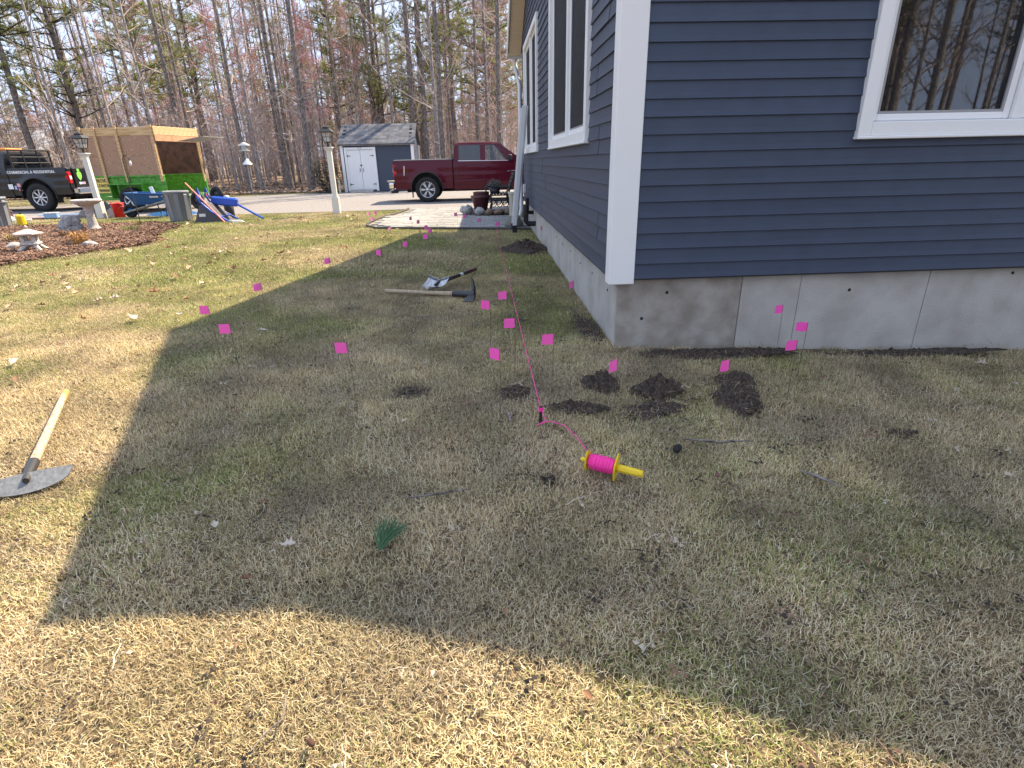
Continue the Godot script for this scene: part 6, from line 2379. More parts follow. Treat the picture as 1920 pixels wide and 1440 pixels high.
func reel():
	var L = Vector3(0.405, 0.052, -2.055)
	var R = Vector3(0.628, 0.040, -1.935)
	var d = (R - L).normalized()
	var o = thing("string_reel", "yellow plastic reel wound with bright pink string on grass", "string reel", L)
	var u = d.cross(Vector3.UP).normalized()
	var v = u.cross(d).normalized()
	# lathe axis along d
	var xf = Transform3D(Basis(u, d, v), Vector3.ZERO)
	var st = mb()
	lathe(st, [Vector2(0, -0.032), Vector2(0.007, -0.032), Vector2(0.009, -0.028), Vector2(0.009, 0.0), Vector2(0.012, 0.0), Vector2(0.012, 0.13)], 12, xf)
	part("core", st, M.yellow, o)
	# wound string: bulging drum with windings
	st = mb()
	var turns = 17
	for k in turns:
		var y = 0.010 + 0.104 * k / (turns - 1.0)
		var rr = 0.0315 - 0.0045 * pow(absf(k / (turns - 1.0) - 0.5) * 2.0, 3.0) + rng.randf_range(-0.0006, 0.0006)
		var pp = []
		var tilt = rng.randf_range(-0.004, 0.004)
		for i in 21:
			var an = TAU * i / 20.0
			pp.append(xf * Vector3(cos(an) * rr, y + tilt * cos(an) + 0.006 * (i / 20.0 - 0.5), sin(an) * rr))
		tube(st, pp, 0.0042, 5, false)
	lathe(st, [Vector2(0.020, 0.006), Vector2(0.0305, 0.012), Vector2(0.032, 0.062), Vector2(0.0305, 0.112), Vector2(0.020, 0.118)], 24, xf)
	part("wound_string", st, M.string, o)
	# diamond flanges
	for q in [[0.0, 0.5], [0.124, -0.35]]:
		st = mb()
		var poly = []
		for p in [[0.0, 0.058], [0.014, 0.052], [0.040, 0.007], [0.040, -0.007], [0.014, -0.052], [0.0, -0.058], [-0.014, -0.052], [-0.040, -0.007], [-0.040, 0.007], [-0.014, 0.052]]: poly.append(Vector2(p[0], p[1]))
		var fx = Transform3D(Basis(u.rotated(d, q[1]), v.rotated(d, q[1]), d), d * q[0])
		prism(st, poly, -0.0018, 0.0018, fx)
		for i in poly.size():
			var p0 = poly[i]
			var p1 = poly[(i + 1) % poly.size()]
			tube(st, [fx * Vector3(p0.x, p0.y, 0), fx * Vector3(p1.x, p1.y, 0)], 0.0034, 5)
		part("flange", st, M.yellow, o)
	st = mb()
	lathe(st, [Vector2(0, 0.126), Vector2(0.014, 0.127), Vector2(0.0165, 0.14), Vector2(0.0145, 0.225), Vector2(0.0150, 0.236), Vector2(0.012, 0.238), Vector2(0.010, 0.228), Vector2(0, 0.228)], 16, xf)
	for k in 8:
		var an = TAU * k / 8
		rod(st, xf * Vector3(cos(an) * 0.0155, 0.142, sin(an) * 0.0155), xf * Vector3(cos(an) * 0.0138, 0.220, sin(an) * 0.0138), 0.0022, -1, 5)
	part("grip", st, M.yellow, o)

# ------------------------------------------------------------------ marking flags
func flags():
	var list = [
		# x, z, turn, lean x, flag height, fold, label
		[0.324, -2.861, 0.05, 0.03, 0.355, 0.05, "pink marking flag right beside the string near the iron stake"],
		[0.023, -2.596, -0.65, 0.025, 0.355, 0.1, "narrow pink marking flag left of the string, nearest the camera"],
		[0.130, -3.168, 0.05, 0.02, 0.355, 0.0, "square pink flag left of the string, second pink square behind the stake"],
		[0.112, -3.915, 0.35, -0.02, 0.355, 0.1, "pink flag left of the string, farthest of the middle cluster"],
		[-0.012, -3.63, -0.35, 0.02, 0.355, 0.05, "tilted pink flag just right of the mattock head"],
		[-0.775, -2.808, -0.10, -0.02, 0.355, 0.0, "lone square pink flag in mid shade left of the soil scrape"],
		[-1.566, -3.268, 0.05, 0.02, 0.355, 0.0, "square pink flag just inside the shadow edge at left"],
		[-1.913, -3.762, -0.15, 0.0, 0.355, 0.0, "pink flag on sunlit grass, leftmost of all the flags"],
		[-1.835, -4.506, 0.7, 0.03, 0.355, 0.5, "folded pink flag on sunlit grass above a curled leaf"],
		[-1.591, -5.72, 0.5, 0.05, 0.355, 0.6, "wind-bent pink flag on sunlit grass left of the shadow edge"],
		[-1.159, -6.162, -0.3, 0.03, 0.355, 0.3, "tilted pink flag standing right at the shadow edge"],
		[-0.945, -6.783, 0.5, 0.05, 0.355, 0.6, "crumpled pink flag where the shadow edge starts to bend"],
		[-0.766, -7.445, 0.2, 0.02, 0.355, 0.4, "pink flag, nearest of three close together before the patio"],
		[-0.777, -8.169, 0.8, 0.03, 0.355, 0.6, "pink flag, middle of three close together before the patio"],
		[-0.875, -8.608, 1.0, 0.0, 0.355, 0.4, "small pink flag, farthest of three close together before the patio"],
		[-1.084, -9.454, 1.1, 0.02, 0.355, 0.3, "edge-on pink flag seen against the sunlit pavers, second from their left"],
		[-1.288, -10.108, 1.2, 0.0, 0.355, 0.2, "edge-on pink flag seen against the sunlit pavers, leftmost upright one"],
		[-1.622, -9.965, 0.6, 0.25, 0.20, 0.6, "pink flag drooping low at the patio's curved rim"],
		[-2.009, -10.468, 0.3, 0.02, 0.33, 0.4, "pink flag, lowest of three clustered by the right lamp post"],
		[-2.228, -11.301, 0.2, 0.03, 0.355, 0.4, "pink flag, left one of three clustered by the right lamp post"],
		[-2.142, -11.514, 0.9, 0.0, 0.355, 0.4, "pink flag, right one of three clustered by the right lamp post"],
		[-0.517, -10.656, 0.8, 0.0, 0.355, 0.4, "pink flag before the shaded pavers, leftmost of four"],
		[-0.338, -10.228, 0.4, 0.15, 0.355, 0.4, "pink flag on a slanting wire before the shaded pavers"],
		[-0.084, -9.482, 1.0, 0.0, 0.355, 0.4, "pink flag before the shaded pavers, third from their left"],
		[0.209, -8.774, 0.6, 0.02, 0.355, 0.4, "pink flag beside the string's far end near the ladder"],
		[0.80, -8.1, 1.2, 0.0, 0.355, 0.2, "pink flag against the foundation by the black exhaust pipes"],
		[0.688, -4.489, 1.1, 0.02, 0.33, 0.4, "pink flag close to the side foundation near the corner"],
		[0.598, -2.52, 1.05, 0.03, 0.34, 0.5, "folded pink flag beside the dug hole before the house corner"],
		[1.177, -2.559, 0.85, 0.02, 0.33, 0.6, "folded pink flag at the loose black soil before the front wall"],
		[2.026, -3.66, 0.35, 0.0, 0.34, 0.1, "highest of three pink flags before the front foundation"],
		[1.948, -3.217, -0.2, 0.02, 0.34, 0.1, "tilted pink flag, rightmost of three before the front foundation"],
		[1.678, -2.852, 0.1, 0.0, 0.34, 0.0, "square pink flag, lowest of three before the front foundation"],
	]
	for q in list:
		var lean = q[3]
		var y = q[4]
		# the wire stands in the ground and leans; the flag hangs at its top
		var at = onto(q[0] + 0.03 - lean * 0.5, q[1])
		var o = thing("marking_flag", q[6], "marking flag", at, 0.0, "pink marking flags on the lawn")
		var top = Vector3(lean * 0.5, y + 0.032, rng.randf_range(-0.01, 0.01))
		var st = mb()
		tube(st, [Vector3(0, -0.05, 0), top * 0.5 + Vector3(0.004, 0, 0), top], 0.0014, 5)
		part("wire", st, M.wire, o)
		st = mb()
		smooth(st)
		var W = 0.064
		var H = 0.058
		var n = 6
		var dirn = Vector3(-cos(q[2]), 0, sin(q[2]))
		var nor = dirn.cross(Vector3.UP)
		var ax = top.normalized()
		var P = []
		var pos = Vector3.ZERO
		var ang = 0.0
		for i in n + 1:
			var t = i / float(n)
			var row = []
			for k in 3:
				row.append(top + pos - ax * (H * k / 2.0) - Vector3(0, 0.012 * q[5] * t * t, 0) + nor * (0.004 * sin(k * 2.0 + t * 5.0) * q[5]))
			P.append(row)
			ang = q[5] * 2.6 * (t - 0.15) + 0.12 * sin(t * 6.0 + q[0] * 9.0)
			pos += (dirn * cos(ang) + nor * sin(ang)) * W / n
		for i in n:
			for k in 2:
				quad(st, P[i][k], P[i + 1][k], P[i + 1][k + 1], P[i][k + 1])
		part("flag", st, M.pink, o)

# ------------------------------------------------------------------ dug soil
func mound(called, label, x, z, rx, rz, h, seed_, turn, hole = 0.0):
	var n = FastNoiseLite.new()
	n.seed = seed_
	n.frequency = 5.0
	n.fractal_octaves = 4
	var st = mb()
	smooth(st)
	var nu = 44
	var nv = 16
	var P = []
	for j in nv + 1:
		var row = []
		for i in nu:
			var a = TAU * i / nu
			var f = j / float(nv)
			var rim = 1.0 + 0.55 * n.get_noise_2d(cos(a) * 0.35 + seed_, sin(a) * 0.35) + 0.22 * n.get_noise_2d(cos(a) * 1.2, sin(a) * 1.2 + seed_)
			var p = Vector2(cos(a) * rx, sin(a) * rz) * f * rim
			var prof = pow(1.0 - f, 0.7) if hole == 0.0 else sin(PI * clampf(f, 0, 1)) - 0.0
			var y = h * prof * (0.55 + 1.1 * absf(n.get_noise_2d(p.x * 1.6, p.y * 1.6 + 3.0))) + 0.022 * n.get_noise_2d(p.x * 6.0, p.y * 6.0) * (1.0 - f)
			if hole > 0.0: y -= hole * exp(-f * f * 7.0)
			if j == nv: y = -0.012
			row.append(Vector3(p.x, y + 0.006, p.y))
		P.append(row)
	for j in nv:
		for i in nu:
			var i2 = (i + 1) % nu
			quad(st, P[j][i], P[j + 1][i], P[j + 1][i2], P[j][i2])
	# crumbs round about
	for k in int(10 + rx * 60):
		var a = rng.randf() * TAU
		var f = sqrt(rng.randf()) * 1.12
		var s = rng.randf_range(0.008, 0.028)
		var c = Vector3(cos(a) * rx * f, s * 0.25 + 0.008 + maxf(0.0, h * 0.5 * (1.0 - f)), sin(a) * rz * f)
		lump(st, c, s)
	soil_spots.append([Vector2(x, z), rx, rz, turn])
	var o = solo(called, st, M.soil, label, "soil", onto(x, z), turn)
	# torn dead grass and roots lying over the soil
	var g = mb()
	flat(g)
	for k in int(14 + 420 * rx * rz * 3.0):
		var a = rng.randf() * TAU
		var f = sqrt(rng.randf()) * 1.1
		var p = Vector3(cos(a) * rx * f, maxf(0.02, h * (1.1 - f)) + 0.012, sin(a) * rz * f)
		var b = rng.randf() * TAU
		g.set_color(Color(0.36, 0.28, 0.17).lerp(Color(0.12, 0.085, 0.055), rng.randf()) * rng.randf_range(0.6, 1.2))
		var prev = p
		var w = Vector3(-sin(b), 0, cos(b)) * 0.0014
		for s in 3:
			b += rng.randf_range(-0.7, 0.7)
			var q = prev + Vector3(cos(b) * 0.022, rng.randf_range(-0.012, 0.012), sin(b) * 0.022)
			q.y = maxf(q.y, 0.012)
			quad(g, prev - w, prev + w, q + w, q - w)
			prev = q
	var dg = part("dead_grass", g, M.vcol, o)
	dg.set_meta("kind", "stuff")
	return o

func lump(st, c, s):
	flat(st)
	var v = []
	for k in 6:
		var d = [Vector3(1, 0, 0), Vector3(-1, 0, 0), Vector3(0, 1, 0), Vector3(0, -1, 0), Vector3(0, 0, 1), Vector3(0, 0, -1)][k]
		v.append(c + (d + Vector3(rng.randf_range(-0.4, 0.4), rng.randf_range(-0.4, 0.4), rng.randf_range(-0.4, 0.4))) * s * Vector3(0.6, 0.45, 0.6))
	for t in [[0, 2, 4], [4, 2, 1], [1, 2, 5], [5, 2, 0], [4, 3, 0], [1, 3, 4], [5, 3, 1], [0, 3, 5]]: tri(st, v[t[0]], v[t[1]], v[t[2]])

func soil():
	mound("soil_heap", "black soil heap dug out beside the far side foundation", 0.60, -8.45, 0.36, 0.42, 0.16, 11, 0.2)
	mound("soil_scrape", "small rusty brown bare patch in the shaded lawn", -0.47, -3.02, 0.10, 0.10, 0.012, 12, 0.2)
	mound("soil_scrape", "small dark torn turf patch left of the string", 0.14, -2.95, 0.085, 0.08, 0.05, 13, 0.4)
	mound("soil_hole", "dark dug hole nearest the house corner flag", 0.66, -3.08, 0.11, 0.13, 0.11, 14, 0.1)
	mound("soil_heap", "dark soil mound between the two folded flags", 0.98, -2.98, 0.16, 0.12, 0.12, 15, 0.3)
	mound("soil_heap", "loose black soil below the folded flag by the front wall", 1.42, -2.86, 0.14, 0.22, 0.085, 16, -0.4)
	mound("soil_heap", "second clump of black soil close to the front wall", 1.53, -3.14, 0.12, 0.10, 0.08, 26, 0.0)
	mound("soil_scrape", "low dark soil streak beside the string's iron stake", 0.45, -2.72, 0.17, 0.065, 0.06, 17, -0.05)
	mound("soil_scrape", "bare earth patch between the soil mounds", 0.86, -2.72, 0.20, 0.10, 0.02, 18, 0.3)
	mound("soil_scrape", "bare soil strip along the front foundation left of the flags", 1.45, -3.68, 0.75, 0.10, 0.03, 19, 0.0)
	mound("soil_scrape", "bare soil strip along the front foundation right of the flags", 2.9, -3.72, 0.85, 0.06, 0.02, 20, 0.0)
	mound("soil_scrape", "bare soil along the side foundation near the corner", 0.80, -4.35, 0.10, 0.42, 0.015, 21, 0.0)
	mound("soil_scrape", "small dark scrape at far right of the shaded lawn", 2.08, -2.42, 0.08, 0.03, 0.018, 22, 0.1)
	mound("soil_scrape", "small dark bare spot in the shaded grass behind the reel", 0.23, -2.0, 0.035, 0.02, 0.012, 23, 0.1)

# ------------------------------------------------------------------ leaves, sticks, cones
func leaf_mesh(seed_):
	# a lobed, curled dry oak leaf about 9 cm long
	var r = RandomNumberGenerator.new()
	r.seed = seed_
	var st = mb()
	smooth(st)
	var n = 14
	var L = 0.045
	var curl = r.randf_range(3.0, 9.0)
	var pts = []
	for i in n + 1:
		var t = i / float(n)
		var lobe = 0.55 + 0.45 * sin(t * PI * 7.0)
		var w = sin(PI * pow(t, 0.8)) * 0.030 * (0.5 + 0.5 * lobe) + 0.001
		var x = lerpf(-L, L, t)
		var y = curl * x * x * 0.8 + 0.004
		pts.append([Vector3(x, y + curl * w * w * 4.0 + r.randf_range(0, 0.004), -w), Vector3(x, y, 0), Vector3(x, y + curl * w * w * 6.0 + r.randf_range(0, 0.004), w)])
	for i in n:
		for k in 2:
			quad(st, pts[i][k], pts[i + 1][k], pts[i + 1][k + 1], pts[i][k + 1])
	tube(st, [Vector3(L, curl * L * L * 0.8 + 0.004, 0), Vector3(L + 0.02, curl * L * L * 0.8 + 0.008, 0.004)], 0.0012, 4)
	st.generate_normals()
	return st.commit()

func litter():
	var leaves = []
	for i in 6: leaves.append(leaf_mesh(700 + i))
	var cols = [mat(0.36, 0.25, 0.17, 0.9), mat(0.28, 0.16, 0.095, 0.9), mat(0.46, 0.37, 0.29, 0.9), mat(0.20, 0.10, 0.06, 0.9), mat(0.50, 0.42, 0.35, 0.9)]
	for c in cols:
		c.backlight_enabled = true
		c.backlight = Color(0.25, 0.22, 0.18)
	var put = func(x, z, s, ci, label):
		var o = MeshInstance3D.new()
		o.name = numbered("fallen_leaf")
		o.mesh = leaves[rng.randi() % 6]
		o.material_override = cols[ci]
		add_child(o)
		o.transform = Transform3D(Basis.from_euler(Vector3(rng.randf_range(-0.25, 0.25), rng.randf() * TAU, rng.randf_range(-0.25, 0.25))).scaled(Vector3.ONE * s), onto(x, z, 0.033))
		tag(o, label, "leaf", "dry fallen leaves on the lawn")
	put.call(-0.72, -1.60, 0.62, 4, "pale pinkish leaf on shaded grass left of the pine sprig")
	put.call(-0.80, -1.44, 0.45, 3, "small dark red leaf right above the shadow edge in front")
	put.call(0.21, -0.96, 0.35, 3, "small rusty leaf on the sunlit grass at front centre")
	put.call(-1.03, -1.74, 0.5, 4, "pale curled leaf in the shade, left of the pinkish one")
	put.call(2.23, -1.96, 0.7, 2, "pale leaf at the right picture edge on shaded grass")
	put.call(3.37, -3.40, 0.8, 2, "pale leaf lying against the front foundation at right")
	put.call(-1.21, -5.95, 0.8, 2, "pale curled leaf left of the shovel in the shade")
	put.call(-3.28, -3.77, 0.9, 4, "large pale leaf on sunlit grass above the edger's handle")
	put.call(-3.0, -3.42, 0.7, 3, "brown leaf on sunlit grass right above the edger's handle")
	put.call(-1.80, -4.35, 0.8, 4, "curled pale leaf under the folded flag on sunlit grass")
	for i in 150:
		var z = -4.5 - 10.5 * rng.randf()
		var x = rng.randf_range(-7.0, -1.2)
		if x > -2.9 - 0.1 * (z + 5.0) * 0 and z > -9.0: x -= 1.2
		if inside(Vector2(x, z), bed_poly()) or inside(Vector2(x, z), patio_poly()): continue
		var ci = rng.randi() % 5
		var zone = "by mulch bed" if x < -5.2 else ("mid lawn" if x < -3.4 else "towards the flags")
		var row = "far back" if z < -11.5 else ("halfway back" if z < -8.0 else "towards the camera")
		put.call(x, z, rng.randf_range(0.8, 1.5), ci, "%s dry oak leaf on sunlit lawn, %s, %s" % [["tan", "brown", "pale", "dark brown", "cream"][ci], zone, row])
	for i in 26:
		var z = -1.0 - 4.5 * rng.randf()
		var x = rng.randf_range(-3.0, 0.7) - (0.5 if z < -3 else 0.0)
		var cj = rng.randi() % 5
		put.call(x, z, rng.randf_range(0.16, 0.34), cj, "tiny %s leaf scrap in the near lawn, %s" % [["tan", "brown", "pale", "dark brown", "cream"][cj], "left of the string reel" if x > -1.0 else "towards the half moon edger"])
	# sticks
	var sticks = [[[-0.36, -1.86], [-0.21, -1.87], [-0.10, -1.90], 0.0042, "thin dark twig on the shaded grass above the pine sprig"], [[0.92, -2.33], [1.08, -2.27], [1.24, -2.28], 0.006, "long dark stick on shaded grass right of the reel"], [[1.33, -2.02], [1.38, -1.95], [1.43, -1.88], 0.006, "short dark stick at right in the shade"], [[-0.54, -1.02], [-0.52, -0.94], [-0.57, -0.87], 0.003, "thin brown twig on the sunlit grass in front"], [[-0.62, -4.62], [-0.52, -4.58], [-0.45, -4.62], 0.005, "forked twig lying below the mattock handle"], [[-0.57, -4.66], [-0.50, -4.50], [-0.47, -4.44], 0.004, "crossing twig lying below the mattock handle"], [[0.08, -2.62], [0.095, -2.55], [0.10, -2.50], 0.008, "dark bark chip left of the iron stake"]]
	for q in sticks:
		var st = mb()
		var c = Vector2(q[1][0], q[1][1])
		var pts = []
		for k in 3: pts.append(Vector3(q[k][0] - c.x, 0.034 + 0.006 * (k % 2), q[k][1] - c.y))
		pts.insert(1, pts[0].lerp(pts[1], 0.5) + Vector3(0.004, 0.004, 0.006))
		pts.insert(3, pts[2].lerp(pts[3], 0.5) + Vector3(-0.004, 0.002, -0.006))
		tube(st, pts, [q[3] * 0.5, q[3] * 0.9, q[3], q[3] * 0.8, q[3] * 0.4], 6)
		var mid = pts[2]
		tube(st, [mid, mid + Vector3(0.02, 0.008, 0.025)], [q[3] * 0.5, q[3] * 0.2], 5)
		solo("stick", st, M.bark, q[4], "stick", onto(c.x, c.y))
	# pine sprig
	var o = thing("pine_sprig", "green pine needle sprig lying on the shaded grass", "sprig", onto(-0.385, -1.565, 0.014), 0.0)
	var st = mb()
	tube(st, [Vector3(-0.015, 0.03, 0.03), Vector3(0.0, 0.035, 0.0)], [0.003, 0.002], 6)
	part("twig", st, M.bark, o)
	st = mb()
	for k in 110:
		var a = -PI / 2 + rng.randf_range(-0.5, 0.75) + 0.12
		var b = Vector3(rng.randf_range(-0.014, 0.004), 0.033, rng.randf_range(-0.005, 0.03))
		var l = rng.randf_range(0.09, 0.13)
		var e = b + Vector3(cos(a) * l, rng.randf_range(0.0, 0.035), sin(a) * l)
		tube(st, [b, b.lerp(e, 0.5) + Vector3(0, 0.008, 0), e], [0.0012, 0.0012, 0.0006], 4, false)
	part("needles", st, mat(0.055, 0.135, 0.055, 0.6), o)
	# crumbs of soil, bark and leaf strewn thinly through the turf
	var db = mb()
	flat(db)
	for k in 3:
		db.set_color(Color(1, 1, 1) * rng.randf_range(0.6, 1.4))
		lump(db, Vector3(rng.randf_range(-0.03, 0.03), 0.004, rng.randf_range(-0.03, 0.03)), rng.randf_range(0.005, 0.014))
	var a0 = Vector3(0.02, 0.006, -0.03)
	for k in 4:
		var a1 = a0 + Vector3(rng.randf_range(-0.012, 0.004), rng.randf_range(-0.003, 0.003), 0.018)
		quad(db, a0, a0 + Vector3(0.003, 0, 0), a1 + Vector3(0.003, 0.001, 0), a1)
		a0 = a1
	db.generate_normals()
	var spots = []
	while spots.size() < 420:
		var z = -0.6 - 7.0 * pow(rng.randf(), 1.2)
		var x = rng.randf_range(-1.0, 1.0) * (1.4 - z * 0.75)
		if x > HX - 0.1 and z < HZ + 0.1: continue
		spots.append(Vector2(x, z))
	var shades = [Color(0.05, 0.035, 0.028), Color(0.12, 0.07, 0.05), Color(0.45, 0.38, 0.30), Color(0.22, 0.12, 0.085), Color(0.035, 0.028, 0.024)]
	scatter("lawn_debris", db.commit(), spots, func(_p): return shades[rng.randi() % 5], M.vcol, 0.026, 0.5, 1.3, "crumbs of soil, bark and leaf strewn through the near turf", "debris")
	# acorns / cones / stones
	for q in [[-0.44, -0.885, 0.011, "dark curled pine cone on sunlit grass at the bottom edge", Color(0.07, 0.03, 0.022)], [0.85, -2.21, 0.028, "black lump of soil below the long stick", Color(0.018, 0.015, 0.013)], [0.95, -1.99, 0.014, "small reddish acorn right of the reel's grip", Color(0.16, 0.07, 0.06)], [-0.18, -0.75, 0.014, "reddish acorn at the very front of the sunlit grass", Color(0.30, 0.10, 0.06)]]:
		st = mb()
		stone(st, Vector3(0, q[2] * 0.6 + 0.024, 0), Vector3(q[2] * 2.2, q[2] * 1.3, q[2] * 1.4), int(q[0] * 100), 0.3, q[1])
		solo("pine_cone" if q[3].contains("cone") else ("soil_clod" if q[3].contains("soil") else "acorn"), st, mat(q[4].r, q[4].g, q[4].b, 0.9), q[3], "cone" if q[3].contains("cone") else ("soil" if q[3].contains("soil") else "acorn"), onto(q[0], q[1]))

# ------------------------------------------------------------------ the lawn
func blade_tile(seed_, n, size, green, wid, hi):
	# a square of tangled dormant blades
	var r = RandomNumberGenerator.new()
	r.seed = seed_
	var V = PackedVector3Array()
	var N = PackedVector3Array()
	var C = PackedColorArray()
	for i in n:
		var p = Vector3(r.randf_range(-0.5, 0.5) * size, 0.0, r.randf_range(-0.5, 0.5) * size)
		var a = r.randf() * TAU
		var el = r.randf_range(0.25, 1.35)
		var L = r.randf_range(0.55, 1.25) * hi
		var w = wid * r.randf_range(0.6, 1.3)
		var curl = r.randf_range(-3.6, 1.0)
		var turn = r.randf_range(-2.6, 2.6)
		var g = r.randf()
		var col
		if g < green: col = Color(0.14, 0.20, 0.045).lerp(Color(0.30, 0.325, 0.085), r.randf())
		elif g < green + (1 - green) * 0.62: col = Color(0.42, 0.318, 0.17).lerp(Color(0.575, 0.47, 0.28), r.randf())
		elif g < green + (1 - green) * 0.84: col = Color(0.66, 0.575, 0.40)
		else: col = Color(0.20, 0.125, 0.07)
		col = col * r.randf_range(0.75, 1.2)
		col.a = 1.0
		var seg = 3
		var prev = p
		var pw = w
		for s in seg:
			var d = Vector3(cos(a) * cos(el), sin(el), sin(a) * cos(el))
			var q = prev + d * L / seg
			if q.y < 0.003: q.y = 0.003 + r.randf() * 0.008
			var side = Vector3(-sin(a), r.randf_range(-0.35, 0.35), cos(a)).normalized()
			var nrm = d.cross(side).normalized()
			if nrm.y < 0:
				nrm = -nrm
				side = -side
			var nw = w * (1.0 - (s + 1.0) / seg * 0.85)
			var a0 = prev - side * pw * 0.5
			var a1 = prev + side * pw * 0.5
			var b0 = q - side * nw * 0.5
			var b1 = q + side * nw * 0.5
			if s < seg - 1:
				V.append_array(PackedVector3Array([a0, a1, b1, a0, b1, b0]))
				for k in 6:
					N.append(nrm)
					C.append(col)
			else:
				V.append_array(PackedVector3Array([a0, a1, q]))
				for k in 3:
					N.append(nrm)
					C.append(col)
			prev = q
			pw = nw
			el += curl / seg
			a += turn / seg
	var arr = []
	arr.resize(Mesh.ARRAY_MAX)
	arr[Mesh.ARRAY_VERTEX] = V
	arr[Mesh.ARRAY_NORMAL] = N
	arr[Mesh.ARRAY_COLOR] = C
	var m = ArrayMesh.new()
	m.add_surface_from_arrays(Mesh.PRIMITIVE_TRIANGLES, arr)
	return m

func lawn_ok(p, drive, bed, patio):
	if p.x > HX - 0.02 and p.y < HZ + 0.03: return 0.0
	if p.y < -16.65: return 0.0
	if p.y < -13.0 and (inside(p, drive)): return 0.0
	if p.x < -5.5 and p.y < -6.9 and inside(p, bed): return 0.0
	if p.x > -2.8 and p.y < -10.8 and inside(p, patio): return 0.0
	for s in soil_spots:
		var d = (p - s[0]).rotated(s[3])
		var e = Vector2(d.x / (s[1] + 0.03), d.y / (s[2] + 0.03)).length()
		if e < 0.55 and rng.randf() < 0.93: return 0.0
		if e < 1.0 and rng.randf() < 0.6: return 0.0
	return 1.0

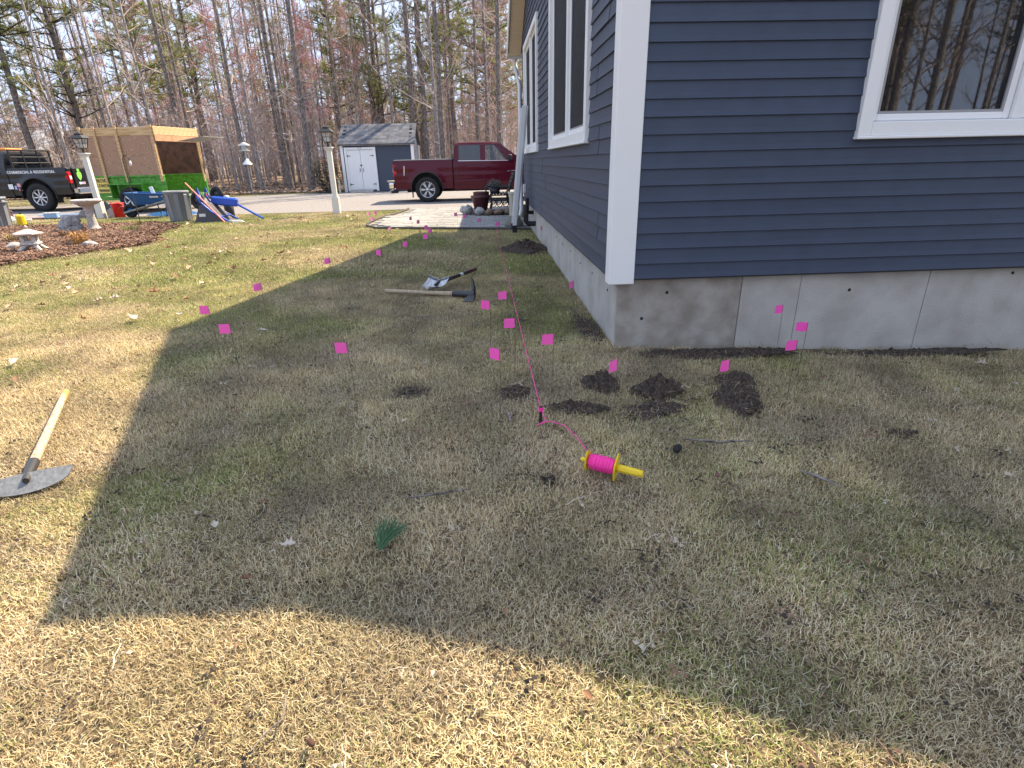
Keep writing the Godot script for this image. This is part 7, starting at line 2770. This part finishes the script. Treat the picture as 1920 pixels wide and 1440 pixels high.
func grass():
	var gm = mat(1, 1, 1, 0.85)
	gm.vertex_color_use_as_albedo = true
	gm.backlight_enabled = true
	gm.backlight = Color(0.35, 0.35, 0.35)
	var gn = FastNoiseLite.new()
	gn.seed = 55
	gn.frequency = 0.55
	gn.fractal_octaves = 4
	var tn = FastNoiseLite.new()
	tn.seed = 77
	tn.frequency = 1.9
	tn.fractal_octaves = 3
	var kinds = []
	for k in 4: kinds.append(blade_tile(800 + k, 210, 0.15, [0.02, 0.10, 0.30, 0.60][k], 0.0021, 0.034))
	for k in 4: kinds.append(blade_tile(820 + k, 210, 0.15, [0.02, 0.10, 0.30, 0.60][k], 0.0021, 0.034))
	for k in 3: kinds.append(blade_tile(840 + k, 240, 0.30, [0.14, 0.42, 0.74][k], 0.0042, 0.040))
	for k in 3: kinds.append(blade_tile(860 + k, 240, 0.30, [0.14, 0.42, 0.74][k], 0.0042, 0.040))
	var where = []
	for k in kinds.size(): where.append([])
	var drive = drive_poly()
	var bed = bed_poly()
	var patio = patio_poly()
	# near lawn, fine tiles
	var step = 0.085
	var z = 1.2
	while z > -6.6:
		var x0 = -1.1 * maxf(-z, 0.4) - 2.2
		var x1 = minf(1.1 * maxf(-z, 0.4) + 2.0, 6.5)
		var x = x0
		while x < x1:
			var p = Vector2(x + rng.randf_range(-0.04, 0.04), z + rng.randf_range(-0.04, 0.04))
			if lawn_ok(p, drive, bed, patio) > 0.0:
				var far = smoothstep(-2.0, -9.0, p.y)
				var g = gn.get_noise_2d(p.x, p.y) * 1.3 + 0.30 + 0.50 * far
				if p.y > -1.4: g -= 0.30
				g += 0.22 * smoothstep(-1.4, -2.6, p.x) * smoothstep(-2.6, -4.5, p.y)
				var k = 0
				if g > 0.26: k = 1
				if g > 0.55: k = 2
				if g > 0.86: k = 3
				where[k + (4 if rng.randf() < 0.5 else 0)].append(p)
			x += step
		z -= step
	# farther lawn, coarser tiles
	step = 0.155
	while z > -17.0:
		var x = -1.25 * absf(z) - 3.0
		while x < 0.9:
			var p = Vector2(x + rng.randf_range(-0.07, 0.07), z + rng.randf_range(-0.07, 0.07))
			if lawn_ok(p, drive, bed, patio) > 0.0:
				var g = gn.get_noise_2d(p.x * 0.7, p.y * 0.7) * 1.2 + 0.56
				var k = 0
				if g > 0.30: k = 1
				if g > 0.62: k = 2
				where[8 + k + (3 if rng.randf() < 0.5 else 0)].append(p)
			x += step
		z -= step
	# grass strip beyond the driveway
	z = -21.8
	while z > -31.5:
		var x = -42.0
		while x < -8.0:
			var p = Vector2(x + rng.randf_range(-0.1, 0.1), z + rng.randf_range(-0.1, 0.1))
			var edge = -30.6 + (-9 - p.x) * 0.12
			if not inside(p, drive) and p.y > edge - 0.3 * rng.randf():
				where[8 + rng.randi() % 2 + (3 if rng.randf() < 0.5 else 0)].append(p)
			x += 0.26
		z -= 0.26
	var total = 0
	var root = thing("lawn_grass", "patchy straw and green dormant grass covering the lawn", "grass")
	root.set_meta("kind", "stuff")
	for k in kinds.size():
		var mm = MultiMesh.new()
		mm.transform_format = MultiMesh.TRANSFORM_3D
		mm.use_colors = true
		mm.mesh = kinds[k]
		mm.instance_count = where[k].size()
		total += where[k].size()
		for i in where[k].size():
			var p = where[k][i]
			var t = tn.get_noise_2d(p.x, p.y)
			var s = 1.0 + 0.35 * t + rng.randf_range(-0.1, 0.1)
			mm.set_instance_transform(i, Transform3D(Basis(Vector3.UP, rng.randf() * TAU).scaled(Vector3(1.1, s, 1.1)), onto(p.x, p.y)))
			var lo = gn.get_noise_2d(p.x * 1.7 + 90, p.y * 1.7)
			var b = 0.98 + 0.50 * t + 0.35 * lo
			mm.set_instance_color(i, Color(b, b * (1.0 - 0.05 * tn.get_noise_2d(p.x + 40, p.y)), b * (1.0 - 0.12 * tn.get_noise_2d(p.x, p.y + 40))))
		var mi = MultiMeshInstance3D.new()
		mi.name = "blades"
		mi.multimesh = mm
		mi.material_override = gm
		root.add_child(mi, true)
		mi.set_meta("kind", "stuff")
	print("grass tiles ", total)

func tool_materials():
	M.worn_wood = tex_mat(noise_tex(141, 0.03, 5, [[0.25, Color(0.26, 0.15, 0.08)], [0.45, Color(0.46, 0.31, 0.20)], [0.75, Color(0.56, 0.46, 0.39)]]), 3.0, 0.7)
	M.orange_wood = mat(0.50, 0.24, 0.075, 0.65)
	M.pale_wood = tex_mat(noise_tex(142, 0.02, 4, [[0.2, Color(0.32, 0.24, 0.155)], [0.8, Color(0.50, 0.40, 0.28)]]), 3.0, 0.75)
	M.worn_steel = tex_mat(noise_tex(143, 0.02, 5, [[0.2, Color(0.13, 0.135, 0.145)], [0.5, Color(0.18, 0.19, 0.205)], [0.8, Color(0.25, 0.255, 0.265)]]), 5.0, 0.5)
	M.worn_steel.metallic = 0.4
	M.shovel_steel = tex_mat(noise_tex(144, 0.02, 5, [[0.25, Color(0.10, 0.08, 0.06)], [0.4, Color(0.48, 0.49, 0.52)], [0.8, Color(0.66, 0.67, 0.70)]]), 4.0, 0.38)
	M.shovel_steel.metallic = 0.6
	M.shovel_black = mat(0.018, 0.018, 0.022, 0.5)
	M.string = mat(0.95, 0.045, 0.36, 0.7)
